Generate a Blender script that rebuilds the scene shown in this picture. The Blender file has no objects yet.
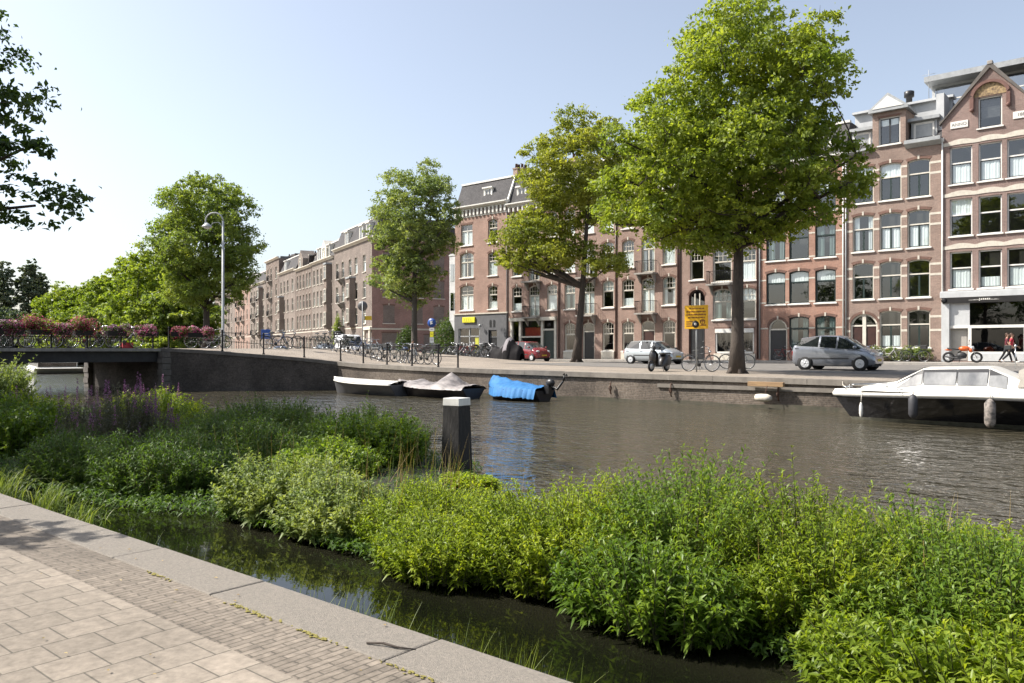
import bpy, bmesh, math, random
import numpy as np
from mathutils import Vector, Matrix
R = math.radians
SC = bpy.context.scene
COL = SC.collection
rng = np.random.default_rng(7)
random.seed(7)

# ------------------------------------------------------------------ camera, light, exposure
# X runs along the canal (to the right), Y across it to the far bank, water at z = 0
CAM_H, YAW = 1.95, math.atan(940 / 800.0)
cd = bpy.data.cameras.new('camera'); cam = bpy.data.objects.new('camera', cd); COL.objects.link(cam)
cam.location = (0, 0, CAM_H); cam.rotation_euler = (R(90), 0, R(90) - YAW)
cd.sensor_width = 36.0; cd.lens = 36.0 * 800 / 1024; cd.shift_y = 9.5 / 1024
cd.clip_start = 0.05; cd.clip_end = 6000
SC.camera = cam

SUN_EL = R(47); SUN_AZ = (-0.83, -0.56)          # direction towards the sun, horizontal part
w = bpy.data.worlds.new('World'); SC.world = w; w.use_nodes = True
nt = w.node_tree; bg = nt.nodes['Background']
sky = nt.nodes.new('ShaderNodeTexSky'); sky.sky_type = 'NISHITA'; sky.sun_disc = False
sky.sun_elevation = SUN_EL
sky.sun_rotation = math.atan2(SUN_AZ[0], SUN_AZ[1])   # 0 = +Y, clockwise towards +X
sky.air_density = 1.0; sky.dust_density = 2.4; sky.ozone_density = 1.2; sky.altitude = 0
hsv = nt.nodes.new('ShaderNodeHueSaturation'); hsv.inputs['Saturation'].default_value = .67
nt.links.new(sky.outputs[0], hsv.inputs['Color']); nt.links.new(hsv.outputs[0], bg.inputs[0]); bg.inputs[1].default_value = 0.130
sd = bpy.data.lights.new('sun', 'SUN'); sun = bpy.data.objects.new('sun', sd); COL.objects.link(sun)
sd.energy = 5.0; sd.angle = R(0.55); sd.color = (1.0, 0.945, 0.87)
h = math.hypot(*SUN_AZ)
sv = Vector((SUN_AZ[0] / h * math.cos(SUN_EL), SUN_AZ[1] / h * math.cos(SUN_EL), math.sin(SUN_EL)))
sun.rotation_euler = sv.to_track_quat('Z', 'Y').to_euler()
SC.view_settings.view_transform = 'Standard'; SC.view_settings.look = 'None'
SC.view_settings.exposure = 0.80; SC.view_settings.gamma = 1.0; SC.view_settings.use_curve_mapping = False
SC.cycles.max_bounces = 6; SC.cycles.diffuse_bounces = 3; SC.cycles.glossy_bounces = 3
SC.cycles.transparent_max_bounces = 8; SC.cycles.transmission_bounces = 4
SC.cycles.use_adaptive_sampling = True; SC.cycles.adaptive_threshold = 0.02
SC.cycles.use_denoising = True; SC.cycles.sample_clamp_indirect = 6.0
SC.cycles.caustics_reflective = False; SC.cycles.caustics_refractive = False

# ------------------------------------------------------------------ materials
MATS = {}
def lin(c):
    return tuple(((v / 12.92) if v <= .04045 else ((v + .055) / 1.055) ** 2.4) for v in c)
def new_mat(name):
    m = bpy.data.materials.new(name); m.use_nodes = True
    return m, m.node_tree, m.node_tree.nodes['Principled BSDF']
def N(nt, t, **kw):
    n = nt.nodes.new(t)
    for k, v in kw.items():
        if k in n.inputs: n.inputs[k].default_value = v
        else: setattr(n, k, v)
    return n
def mix(nt, fac, a, b, mode='MIX'):
    n = nt.nodes.new('ShaderNodeMix'); n.data_type = 'RGBA'; n.blend_type = mode
    for s, v in ((0, fac), (6, a), (7, b)):
        if hasattr(v, 'links') or hasattr(v, 'is_linked'): nt.links.new(v, n.inputs[s])
        elif s == 0: n.inputs[0].default_value = v
        else: n.inputs[s].default_value = (*v, 1) if len(v) == 3 else v
    return n.outputs[2]
def ramp(nt, inp, stops):
    r = nt.nodes.new('ShaderNodeValToRGB'); nt.links.new(inp, r.inputs[0])
    e = r.color_ramp.elements
    e[0].position, e[0].color = stops[0][0], (*stops[0][1], 1)
    e[1].position, e[1].color = stops[1][0], (*stops[1][1], 1)
    for p, c in stops[2:]:
        q = e.new(p); q.color = (*c, 1)
    return r.outputs[0]
def pm(name, c, c2=None, scale=3.0, rough=.7, metal=0.0, bump=0.0, bscale=40.0, grime=0.0, spec=.5, coat=0.0, stretch=(1, 1, 1)):
    """plain surface: two tones broken up by noise, a finer speckle, optional bump and grime streaks"""
    if name in MATS: return MATS[name]
    m, nt, b = new_mat(name); c2 = c2 or tuple(v * .8 for v in c)
    tc = N(nt, 'ShaderNodeTexCoord'); mp = N(nt, 'ShaderNodeMapping'); mp.inputs['Scale'].default_value = stretch
    nt.links.new(tc.outputs['Object'], mp.inputs[0])
    n1 = N(nt, 'ShaderNodeTexNoise', Scale=scale, Detail=5.0, Roughness=.6); nt.links.new(mp.outputs[0], n1.inputs['Vector'])
    f = ramp(nt, n1.outputs['Fac'], [(.35, (0, 0, 0)), (.65, (1, 1, 1))])
    col = mix(nt, f, c, c2)
    if grime:
        n2 = N(nt, 'ShaderNodeTexNoise', Scale=scale * 2.3, Detail=6.0, Roughness=.65)
        m2 = N(nt, 'ShaderNodeMapping'); m2.inputs['Scale'].default_value = (1, 1, .35); nt.links.new(tc.outputs['Object'], m2.inputs[0])
        nt.links.new(m2.outputs[0], n2.inputs['Vector'])
        g = ramp(nt, n2.outputs['Fac'], [(.45, (0, 0, 0)), (.75, (grime,) * 3)])
        col = mix(nt, g, col, tuple(v * .35 for v in c))
    nt.links.new(col, b.inputs['Base Color'])
    b.inputs['Roughness'].default_value = rough; b.inputs['Metallic'].default_value = metal
    b.inputs['Specular IOR Level'].default_value = spec; b.inputs['Coat Weight'].default_value = coat
    b.inputs['Coat Roughness'].default_value = .05
    if bump:
        n3 = N(nt, 'ShaderNodeTexNoise', Scale=bscale, Detail=4.0); nt.links.new(mp.outputs[0], n3.inputs['Vector'])
        bp = N(nt, 'ShaderNodeBump', Strength=bump, Distance=.02); nt.links.new(n3.outputs['Fac'], bp.inputs['Height'])
        nt.links.new(bp.outputs[0], b.inputs['Normal'])
    MATS[name] = m; return m
def brick_mat(name, c1, c2, mortar, bw=.22, bh=.065, ms=.009, var=.35, flat=False, bump=.4, offset=.5, stain=.35, swap=False, rough=.85):
    """bricks, tiles or blocks in object space; walls use (x+y, z), flat ground uses (x, y)"""
    if name in MATS: return MATS[name]
    m, nt, b = new_mat(name)
    tc = N(nt, 'ShaderNodeTexCoord'); sx = N(nt, 'ShaderNodeSeparateXYZ'); nt.links.new(tc.outputs['Object'], sx.inputs[0])
    cb = N(nt, 'ShaderNodeCombineXYZ')
    if flat:
        nt.links.new(sx.outputs[1 if swap else 0], cb.inputs[0]); nt.links.new(sx.outputs[0 if swap else 1], cb.inputs[1])
    else:
        ad = N(nt, 'ShaderNodeMath', operation='ADD'); nt.links.new(sx.outputs[0], ad.inputs[0]); nt.links.new(sx.outputs[1], ad.inputs[1])
        nt.links.new(ad.outputs[0], cb.inputs[0]); nt.links.new(sx.outputs[2], cb.inputs[1])
    br = N(nt, 'ShaderNodeTexBrick', Scale=1.0); nt.links.new(cb.outputs[0], br.inputs['Vector'])
    br.offset = offset
    br.inputs['Brick Width'].default_value = bw; br.inputs['Row Height'].default_value = bh
    br.inputs['Mortar Size'].default_value = ms; br.inputs['Mortar Smooth'].default_value = .3; br.inputs['Bias'].default_value = -.1
    br.inputs['Color1'].default_value = (*c1, 1); br.inputs['Color2'].default_value = (*c2, 1); br.inputs['Mortar'].default_value = (*mortar, 1)
    n1 = N(nt, 'ShaderNodeTexNoise', Scale=.55, Detail=6.0, Roughness=.62); nt.links.new(tc.outputs['Object'], n1.inputs['Vector'])
    f = ramp(nt, n1.outputs['Fac'], [(.3, (0, 0, 0)), (.7, (1, 1, 1))])
    dk = mix(nt, f, (1 - stain, 1 - stain, 1 - stain), (1 + stain * .4, 1 + stain * .4, 1 + stain * .4))
    col = mix(nt, 1.0, br.outputs['Color'], dk, 'MULTIPLY')
    n2 = N(nt, 'ShaderNodeTexNoise', Scale=14.0, Detail=5.0, Roughness=.7); nt.links.new(tc.outputs['Object'], n2.inputs['Vector'])
    f2 = ramp(nt, n2.outputs['Fac'], [(.3, (1 - var,) * 3), (.7, (1 + var * .5,) * 3)])
    col = mix(nt, 1.0, col, f2, 'MULTIPLY')
    nt.links.new(col, b.inputs['Base Color']); b.inputs['Roughness'].default_value = rough
    b.inputs['Specular IOR Level'].default_value = .3
    hh = N(nt, 'ShaderNodeMath', operation='MULTIPLY_ADD'); nt.links.new(n2.outputs['Fac'], hh.inputs[0]); hh.inputs[1].default_value = .5
    iv = N(nt, 'ShaderNodeMath', operation='SUBTRACT'); iv.inputs[0].default_value = 1.0; nt.links.new(br.outputs['Fac'], iv.inputs[1])
    nt.links.new(iv.outputs[0], hh.inputs[2])
    bp = N(nt, 'ShaderNodeBump', Strength=bump, Distance=.012); nt.links.new(hh.outputs[0], bp.inputs['Height'])
    nt.links.new(bp.outputs[0], b.inputs['Normal'])
    MATS[name] = m; return m
def leaf_mat(name, ca, cb_, cc, trans=.45, rough=.5, scale=.5, tint=(1.7, 1.65, .6)):
    """leaf: colour differs from leaf to leaf and drifts over the crown; light passes through"""
    if name in MATS: return MATS[name]
    m, nt, b = new_mat(name)
    at = N(nt, 'ShaderNodeAttribute', attribute_name='tone')
    col = ramp(nt, at.outputs['Fac'], [(0, ca), (1, cc), (.5, cb_)])
    tc = N(nt, 'ShaderNodeTexCoord'); n1 = N(nt, 'ShaderNodeTexNoise', Scale=scale, Detail=3.0); nt.links.new(tc.outputs['Object'], n1.inputs['Vector'])
    f = ramp(nt, n1.outputs['Fac'], [(.35, (.72, .8, .75)), (.65, (1.2, 1.15, 1.0))])
    col = mix(nt, 1.0, col, f, 'MULTIPLY')
    nt.links.new(col, b.inputs['Base Color']); b.inputs['Roughness'].default_value = rough; b.inputs['Specular IOR Level'].default_value = .35
    tr = N(nt, 'ShaderNodeBsdfTranslucent')
    tcol = mix(nt, 1.0, col, tint, 'MULTIPLY'); nt.links.new(tcol, tr.inputs[0])
    ms = N(nt, 'ShaderNodeMixShader'); ms.inputs[0].default_value = trans
    nt.links.new(b.outputs[0], ms.inputs[1]); nt.links.new(tr.outputs[0], ms.inputs[2])
    nt.links.new(ms.outputs[0], nt.nodes['Material Output'].inputs[0])
    MATS[name] = m; return m
def glass_mat(name, tint=(.8, .85, .85), refl=.16):
    if name in MATS: return MATS[name]
    m, nt, b = new_mat(name); nt.nodes.remove(b)
    tr = N(nt, 'ShaderNodeBsdfTransparent'); tr.inputs[0].default_value = (*tint, 1)
    gl = N(nt, 'ShaderNodeBsdfGlossy', Roughness=.015); gl.inputs[0].default_value = (1, 1, 1, 1)
    tc = N(nt, 'ShaderNodeTexCoord'); n1 = N(nt, 'ShaderNodeTexNoise', Scale=.9, Detail=1.0); nt.links.new(tc.outputs['Object'], n1.inputs['Vector'])
    bp = N(nt, 'ShaderNodeBump', Strength=.08, Distance=.05); nt.links.new(n1.outputs['Fac'], bp.inputs['Height'])
    nt.links.new(bp.outputs[0], gl.inputs['Normal'])
    lw = N(nt, 'ShaderNodeLayerWeight', Blend=.5); pw = N(nt, 'ShaderNodeMath', operation='POWER'); nt.links.new(lw.outputs['Facing'], pw.inputs[0]); pw.inputs[1].default_value = 4.5   # same from both sides
    ma = N(nt, 'ShaderNodeMath', operation='MULTIPLY_ADD', use_clamp=True); nt.links.new(pw.outputs[0], ma.inputs[0]); ma.inputs[1].default_value = .85; ma.inputs[2].default_value = refl + .04
    ms = N(nt, 'ShaderNodeMixShader'); nt.links.new(ma.outputs[0], ms.inputs[0])
    nt.links.new(tr.outputs[0], ms.inputs[1]); nt.links.new(gl.outputs[0], ms.inputs[2])
    nt.links.new(ms.outputs[0], nt.nodes['Material Output'].inputs[0])
    MATS[name] = m; return m

# ------------------------------------------------------------------ mesh building
class MB:
    """collects shapes; build() links them as one mesh object"""
    def __init__(s): s.v = []; s.f = []; s.mi = []; s.sm = []
    def add(s, vs, fs, mi=0, smooth=False):
        o = len(s.v); s.v += [tuple(v) for v in vs]
        for f in fs: s.f.append(tuple(i + o for i in f)); s.mi.append(mi); s.sm.append(smooth)
        return s
    def box(s, x0, x1, y0, y1, z0, z1, mi=0):
        vs = [(x, y, z) for z in (z0, z1) for y in (y0, y1) for x in (x0, x1)]
        return s.add(vs, [(0, 2, 3, 1), (4, 5, 7, 6), (0, 1, 5, 4), (2, 6, 7, 3), (0, 4, 6, 2), (1, 3, 7, 5)], mi)
    def prism(s, pts, a0, a1, axis='y', mi=0, smooth=False):
        """closed 2-D outline swept along an axis: 'y' takes (x,z), 'x' takes (y,z), 'z' takes (x,y)"""
        def P(p, a): return {'y': (p[0], a, p[1]), 'x': (a, p[0], p[1]), 'z': (p[0], p[1], a)}[axis]
        n = len(pts); vs = [P(p, a0) for p in pts] + [P(p, a1) for p in pts]
        fs = [tuple(range(n)), tuple(range(2 * n - 1, n - 1, -1))]
        s.add(vs, fs, mi)
        o = len(s.v) - 2 * n
        for i in range(n):
            j = (i + 1) % n; s.f.append((o + i, o + n + i, o + n + j, o + j)); s.mi.append(mi); s.sm.append(smooth)
        return s
    def tube(s, path, r, n=8, mi=0, caps=True, smooth=True):
        """round bar through points; r is one radius or one per point"""
        pts = [Vector(p) for p in path]; k = len(pts)
        rs = [r] * k if not hasattr(r, '__len__') else list(r)
        t0 = (pts[1] - pts[0]).normalized(); up = Vector((0, 0, 1)) if abs(t0.z) < .9 else Vector((1, 0, 0))
        u = t0.cross(up).normalized(); vs = []
        for i, p in enumerate(pts):
            t = (pts[min(i + 1, k - 1)] - pts[max(i - 1, 0)])
            t = t.normalized() if t.length > 1e-9 else t0
            u = (u - t * u.dot(t)); u = u.normalized() if u.length > 1e-6 else t.orthogonal().normalized()
            v = t.cross(u)
            for j in range(n):
                a = 2 * math.pi * j / n
                vs.append(p + (u * math.cos(a) + v * math.sin(a)) * rs[i])
        fs = []
        for i in range(k - 1):
            for j in range(n):
                q = (j + 1) % n; fs.append((i * n + j, i * n + q, (i + 1) * n + q, (i + 1) * n + j))
        s.add(vs, fs, mi, smooth)
        if caps:
            o = len(s.v) - k * n
            s.f += [tuple(o + j for j in range(n - 1, -1, -1)), tuple(o + (k - 1) * n + j for j in range(n))]
            s.mi += [mi, mi]; s.sm += [False, False]
        return s
    def lathe(s, prof, n=16, c=(0, 0, 0), axis='z', mi=0, smooth=True):
        vs = []
        for (r, z) in prof:
            for j in range(n):
                a = 2 * math.pi * j / n; x, y = r * math.cos(a), r * math.sin(a)
                vs.append({'z': (c[0] + x, c[1] + y, c[2] + z), 'y': (c[0] + x, c[1] + z, c[2] + y), 'x': (c[0] + z, c[1] + x, c[2] + y)}[axis])
        fs = []
        for i in range(len(prof) - 1):
            for j in range(n):
                q = (j + 1) % n; fs.append((i * n + j, i * n + q, (i + 1) * n + q, (i + 1) * n + j))
        s.add(vs, fs, mi, smooth)
        o = len(s.v) - len(prof) * n; l = len(prof) - 1
        s.f += [tuple(o + j for j in range(n - 1, -1, -1)), tuple(o + l * n + j for j in range(n))]; s.mi += [mi, mi]; s.sm += [False, False]
        return s
    def torus(s, c, R_, r, n=24, m=6, axis='y', mi=0):
        vs = []
        for i in range(n):
            a = 2 * math.pi * i / n
            for j in range(m):
                b = 2 * math.pi * j / m; q = R_ + r * math.cos(b); d = r * math.sin(b)
                x, z = q * math.cos(a), q * math.sin(a)
                vs.append({'y': (c[0] + x, c[1] + d, c[2] + z), 'z': (c[0] + x, c[1] + z, c[2] + d), 'x': (c[0] + d, c[1] + x, c[2] + z)}[axis])
        fs = [(i * m + j, ((i + 1) % n) * m + j, ((i + 1) % n) * m + (j + 1) % m, i * m + (j + 1) % m) for i in range(n) for j in range(m)]
        return s.add(vs, fs, mi, True)
    def sweep(s, rows, mi=0, smooth=True, closed=False, caps=False):
        """skin over rows of points (all the same length)"""
        n = len(rows[0]); vs = [p for r in rows for p in r]; fs = []
        for i in range(len(rows) - 1):
            for j in range(n if closed else n - 1):
                q = (j + 1) % n; fs.append((i * n + j, i * n + q, (i + 1) * n + q, (i + 1) * n + j))
        if caps: fs += [tuple(range(n - 1, -1, -1)), tuple((len(rows) - 1) * n + j for j in range(n))]
        return s.add(vs, fs, mi, smooth)
    def ball(s, c, r, n=12, m=8, mi=0):
        rx, ry, rz = (r, r, r) if not hasattr(r, '__len__') else r
        vs = [(c[0], c[1], c[2] - rz)]
        for i in range(1, m):
            b = -math.pi / 2 + math.pi * i / m
            for j in range(n):
                a = 2 * math.pi * j / n
                vs.append((c[0] + rx * math.cos(b) * math.cos(a), c[1] + ry * math.cos(b) * math.sin(a), c[2] + rz * math.sin(b)))
        vs.append((c[0], c[1], c[2] + rz)); fs = []
        for j in range(n): fs.append((0, 1 + (j + 1) % n, 1 + j))
        for i in range(m - 2):
            for j in range(n):
                q = (j + 1) % n; fs.append((1 + i * n + j, 1 + i * n + q, 1 + (i + 1) * n + q, 1 + (i + 1) * n + j))
        o = 1 + (m - 2) * n
        for j in range(n): fs.append((o + j, o + (j + 1) % n, o + n))
        return s.add(vs, fs, mi, True)
    def mesh(s, name, mats):
        me = bpy.data.meshes.new(name); me.from_pydata(s.v, [], s.f)
        for m in (mats if isinstance(mats, (list, tuple)) else [mats]): me.materials.append(m)
        me.polygons.foreach_set('material_index', s.mi); me.polygons.foreach_set('use_smooth', s.sm)
        me.update(); return me
    def build(s, name, mats, parent=None, loc=None, rz=0.0, fix=False, bevel=0.0):
        me = s.mesh(name, mats)
        if fix:
            b = bmesh.new(); b.from_mesh(me); bmesh.ops.remove_doubles(b, verts=b.verts, dist=1e-5)
            bmesh.ops.recalc_face_normals(b, faces=b.faces); b.to_mesh(me); b.free()
        o = place(name, me, parent, loc, rz)
        if bevel:
            md = o.modifiers.new('bevel', 'BEVEL'); md.width = bevel; md.segments = 2; md.limit_method = 'ANGLE'; md.angle_limit = R(35)
        return o
def place(name, me, parent=None, loc=None, rz=0.0):
    o = bpy.data.objects.new(name, me); COL.objects.link(o)
    if parent is not None: o.parent = parent
    if loc is not None: o.location = loc
    if rz: o.rotation_euler = (0, 0, rz)
    return o
def tag(o, label=None, cat=None, group=None, kind=None):
    if label: o['label'] = label
    if cat: o['category'] = cat
    if group: o['group'] = group
    if kind: o['kind'] = kind
    return o
def thing(name, label, cat, loc=(0, 0, 0), rz=0.0, group=None):
    o = bpy.data.objects.new(name, None); COL.objects.link(o); o.empty_display_size = .2
    o.location = loc; o.rotation_euler = (0, 0, rz); return tag(o, label, cat, group)
KIDS = {}
def copy_tree(o, parent=None, top=True):
    c = o.copy(); COL.objects.link(c)
    if parent is not None: c.parent = parent
    for ch in o.children: copy_tree(ch, c, False)
    return c
def quads_mesh(name, verts, loops, nper, mats, tone=None, smooth=False):
    """fast mesh from numpy: faces all have nper corners; tone is one value per face"""
    me = bpy.data.meshes.new(name); nf = len(loops) // nper
    me.vertices.add(len(verts)); me.vertices.foreach_set('co', np.asarray(verts, np.float32).ravel())
    me.loops.add(len(loops)); me.loops.foreach_set('vertex_index', np.asarray(loops, np.int32).ravel())
    me.polygons.add(nf); me.polygons.foreach_set('loop_start', np.arange(0, nf * nper, nper, dtype=np.int32))
    me.polygons.foreach_set('loop_total', np.full(nf, nper, np.int32))
    if smooth: me.polygons.foreach_set('use_smooth', np.ones(nf, bool))
    for m in (mats if isinstance(mats, (list, tuple)) else [mats]): me.materials.append(m)
    me.update(calc_edges=True)
    if tone is not None:
        a = me.attributes.new('tone', 'FLOAT', 'FACE'); a.data.foreach_set('value', np.asarray(tone, np.float32))
    return me
def lerp(a, b, t): return a + (b - a) * t
def sstep(a, b, x):
    t = min(1, max(0, (x - a) / (b - a))); return t * t * (3 - 2 * t)
# ------------------------------------------------------------------ water, ground, quay, bridge
def water_mat():
    m, nt, b = new_mat('canal_water')
    tc = N(nt, 'ShaderNodeTexCoord'); sx = N(nt, 'ShaderNodeSeparateXYZ'); nt.links.new(tc.outputs['Object'], sx.inputs[0])
    mp = N(nt, 'ShaderNodeMapping'); mp.inputs['Rotation'].default_value = (0, 0, R(25)); mp.inputs['Scale'].default_value = (1, 1.7, 1)
    nt.links.new(tc.outputs['Object'], mp.inputs[0])
    a = N(nt, 'ShaderNodeTexNoise', Scale=3.4, Detail=2.5, Roughness=.5, Distortion=.6); nt.links.new(mp.outputs[0], a.inputs['Vector'])
    c = N(nt, 'ShaderNodeTexNoise', Scale=.85, Detail=2.0, Distortion=.4); nt.links.new(mp.outputs[0], c.inputs['Vector'])
    big = N(nt, 'ShaderNodeTexNoise', Scale=.12, Detail=3.0); nt.links.new(tc.outputs['Object'], big.inputs['Vector'])
    ad = N(nt, 'ShaderNodeMath', operation='MULTIPLY_ADD'); nt.links.new(c.outputs['Fac'], ad.inputs[0]); ad.inputs[1].default_value = 1.7
    nt.links.new(a.outputs['Fac'], ad.inputs[2])
    mr = N(nt, 'ShaderNodeMapRange'); nt.links.new(sx.outputs[1], mr.inputs[0])   # sheltered behind the plants, ruffled out on the canal
    mr.inputs['From Min'].default_value = 4.3; mr.inputs['From Max'].default_value = 8.5
    mr.inputs['To Min'].default_value = .014; mr.inputs['To Max'].default_value = 1.0
    st = N(nt, 'ShaderNodeMath', operation='MULTIPLY'); nt.links.new(mr.outputs[0], st.inputs[0])
    br = N(nt, 'ShaderNodeMapRange'); nt.links.new(big.outputs['Fac'], br.inputs[0])
    br.inputs['From Min'].default_value = .3; br.inputs['From Max'].default_value = .7; br.inputs['To Min'].default_value = .45; br.inputs['To Max'].default_value = 1.0
    nt.links.new(br.outputs[0], st.inputs[1])
    bp = N(nt, 'ShaderNodeBump', Distance=.085); nt.links.new(st.outputs[0], bp.inputs['Strength']); nt.links.new(ad.outputs[0], bp.inputs['Height'])
    nt.links.new(bp.outputs[0], b.inputs['Normal'])
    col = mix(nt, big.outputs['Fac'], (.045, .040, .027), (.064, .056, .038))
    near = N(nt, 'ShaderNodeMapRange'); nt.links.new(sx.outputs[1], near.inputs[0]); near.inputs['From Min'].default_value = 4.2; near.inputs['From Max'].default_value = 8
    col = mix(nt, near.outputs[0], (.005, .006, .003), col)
    nt.links.new(col, b.inputs['Base Color']); b.inputs['Roughness'].default_value = .03; b.inputs['IOR'].default_value = 1.33
    b.inputs['Specular IOR Level'].default_value = .5
    return m
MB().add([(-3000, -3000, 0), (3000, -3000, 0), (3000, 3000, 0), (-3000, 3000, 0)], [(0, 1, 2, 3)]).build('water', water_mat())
tag(bpy.data.objects['water'], kind='structure')

EDGE = [(3000, 26.4), (-8, 26.4), (-18, 26.2), (-26, 25.1), (-32.4, 24.7), (-33.6, 23.3), (-36.2, 20.3), (-38.3, 18.6)]
FAR_EDGE = [(-46.5, 27), (-60, 30), (-90, 38.5), (-116, 48), (-126, 40), (-140, 10), (-150, -60), (-200, -400), (-3000, -2000)]
def pl(pts, x):
    p = sorted(pts); 
    for (a, b), (c, d) in zip(p, p[1:]):
        if a <= x <= c: return lerp(b, d, (x - a) / (c - a))
    return p[0][1] if x < p[0][0] else p[-1][1]
PROF = [(-3000, 1.0), (-140, 1.0), (-90, 1.3), (-60, 2.0), (-38.3, 2.08), (-36.3, 1.94), (-33.7, 1.62), (-32, 1.33), (-26, 1.2), (-18, 1.08), (-8, 1.0), (3000, 1.0)]
def zg(x, y):
    return lerp(pl(PROF, x), 1.15, sstep(30, 48, y))
def strip(xs, y0f, y1f, dz, ny=14, ys=None):
    rows = []
    for x in xs:
        a, b = y0f(x), y1f(x); rows.append([(x, lerp(a, b, j / ny), zg(x, lerp(a, b, j / ny)) + dz) for j in range(ny + 1)])
    return rows
M_pave = brick_mat('street_brick', (.34, .29, .235), (.29, .245, .20), (.19, .165, .135), .21, .075, .006, .3, flat=True, stain=.25, bump=.3)
M_asph = pm('asphalt', (.175, .163, .148), (.13, .123, .113), 1.2, .9, bump=.3, bscale=180, spec=.3)
M_walk = brick_mat('sidewalk_tile', (.36, .335, .30), (.32, .30, .27), (.24, .22, .2), .3, .3, .006, .2, flat=True, stain=.2, bump=.2)
M_stone = pm('grey_stone', (.36, .335, .30), (.27, .25, .225), 2.2, .85, bump=.25, bscale=60, grime=.5)
xs = [60, 40, 20, 10, 4, 0, -4, -8, -12, -16, -18, -22, -26, -29, -32.4, -33, -33.6, -34.5, -35.4, -36.2, -37.2, -38.3]
g = MB()
g.sweep(strip([3000, 400] + xs, lambda x: pl(EDGE, x), lambda x: 62, 0, 24), smooth=False)
g.sweep(strip([-38.3, -42, -46.5], lambda x: 18.6, lambda x: 62, 0, 24), smooth=False)
g.sweep(strip([-46.5, -53, -60, -75, -90, -103, -116, -121, -126, -133, -140, -145, -150, -200, -3000], lambda x: pl(FAR_EDGE, x), lambda x: 62, 0, 24), smooth=False)
g.add([(-3000, 62, 1.15), (3000, 62, 1.15), (3000, 3000, 1.15), (-3000, 3000, 1.15)], [(0, 1, 2, 3)])
tag(g.build('street_ground', M_pave), kind='structure')
rx = [60, 40, 20, 10, 0, -8, -16, -24, -32, -40, -48, -56]
tag(MB().sweep(strip([x for x in rx], lambda x: 33.6, lambda x: 50.3, .006, 16), smooth=False).build('road', M_asph), kind='structure')
k = MB()
k.box(-55.4, 60, 50.35, 50.55, .9, 1.275)
tag(k.build('sidewalk_kerb', M_stone), kind='structure')
tag(MB().box(-55.4, 60, 50.55, 57, .9, 1.28).build('sidewalk', M_walk), kind='structure')

# quay wall along the far side
M_quay = brick_mat('quay_brick', (.185, .148, .115), (.14, .112, .088), (.175, .152, .128), .22, .065, .01, .55, stain=.5, bump=.6)
M_quaylow = pm('wet_quay_foot', (.10, .085, .06), (.05, .05, .03), 3, .6, grime=.6)
M_cope = pm('quay_coping_stone', (.25, .222, .188), (.18, .16, .134), 1.4, .85, bump=.3, bscale=50, grime=.55)
M_dark = brick_mat('abutment_brick', (.115, .098, .085), (.08, .068, .06), (.115, .10, .09), .22, .065, .008, .5, stain=.65, bump=.5)
M_quoin = pm('abutment_stone', (.15, .135, .12), (.10, .09, .08), 2.5, .85, bump=.4, bscale=30, grime=.5)
def offset_poly(pts, d):
    out = []
    for i, p in enumerate(pts):
        a = Vector(pts[max(i - 1, 0)]); b = Vector(pts[min(i + 1, len(pts) - 1)]); t = (b - a).normalized()
        out.append((p[0] + t.y * -d, p[1] + t.x * d))       # pts run right to left: d > 0 goes out over the water
    return out
def wall_run(mb, pts, z0f, z1f, d0, d1, mi=0):
    A, B = offset_poly(pts, d0), offset_poly(pts, d1)
    rows = [[(a[0], a[1], z0f(*p)), (b[0], b[1], z0f(*p)), (b[0], b[1], z1f(*p)), (a[0], a[1], z1f(*p))] for p, a, b in zip(pts, A, B)]
    mb.sweep(rows, mi, False, closed=True, caps=True)
def dense(pts, step=1.5):
    out = []
    for p, q in zip(pts, pts[1:]):
        n = max(1, int(math.hypot(q[0] - p[0], q[1] - p[1]) / step)); out += [(lerp(p[0], q[0], i / n), lerp(p[1], q[1], i / n)) for i in range(n)]
    return out + [pts[-1]]
QP = dense([(60, 26.4), (-8, 26.4), (-18, 26.2), (-26, 25.1), (-32.4, 24.7)], 2)
qw = thing('quay_wall', 'long weathered brick quay wall with stone coping along the far side of the canal', 'quay wall')
b = MB(); wall_run(b, QP, lambda x, y: -1.0, lambda x, y: zg(x, y) - .17, -.02, -.5); b.build('wall', M_quay, qw)
b = MB()
cp = dense([(60, 26.4), (-8, 26.4), (-18, 26.2), (-26, 25.1), (-32.4, 24.7)], 1.6)
for p, q in zip(cp, cp[1:]):
    t = Vector((q[0] - p[0], q[1] - p[1])).normalized() * .004; p2, q2 = (p[0] + t.x, p[1] + t.y), (q[0] - t.x, q[1] - t.y)
    dzj = random.uniform(-.006, .006)
    wall_run(b, [p2, q2], lambda x, y: zg(x, y) - .17, lambda x, y: zg(x, y) + .022 + dzj, .055 + random.uniform(-.008, .008), -.52)
b.build('coping', M_cope, qw)
b = MB(); wall_run(b, QP, lambda x, y: -1.0, lambda x, y: .13 + .03 * math.sin(x * 1.7), .03, -.1); b.build('wet_foot', M_quaylow, qw)
LP = dense([(60, 26.4), (-8, 26.4), (-15.2, 26.25)], 2)
b = MB(); wall_run(b, LP, lambda x, y: .60, lambda x, y: .74, .045, -.1); b.build('ledge', M_cope, qw)
M_iron = pm('black_iron', (.016, .016, .018), (.010, .010, .011), 8, .6, spec=.2)
M_rust = pm('rusty_iron', (.12, .06, .035), (.05, .03, .022), 12, .8)
for x in (-14.6, -17.2, -10.6):
    b = MB(); y = pl(EDGE, x) - .06
    b.tube([(x, y, .75), (x, y - .05, .72), (x, y - .05, .32), (x, y, .28)], .03, 6); b.torus((x, y - .07, .5), .09, .018, 14, 5, 'x')
    b.build('mooring_ring', M_rust, qw)

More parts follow.
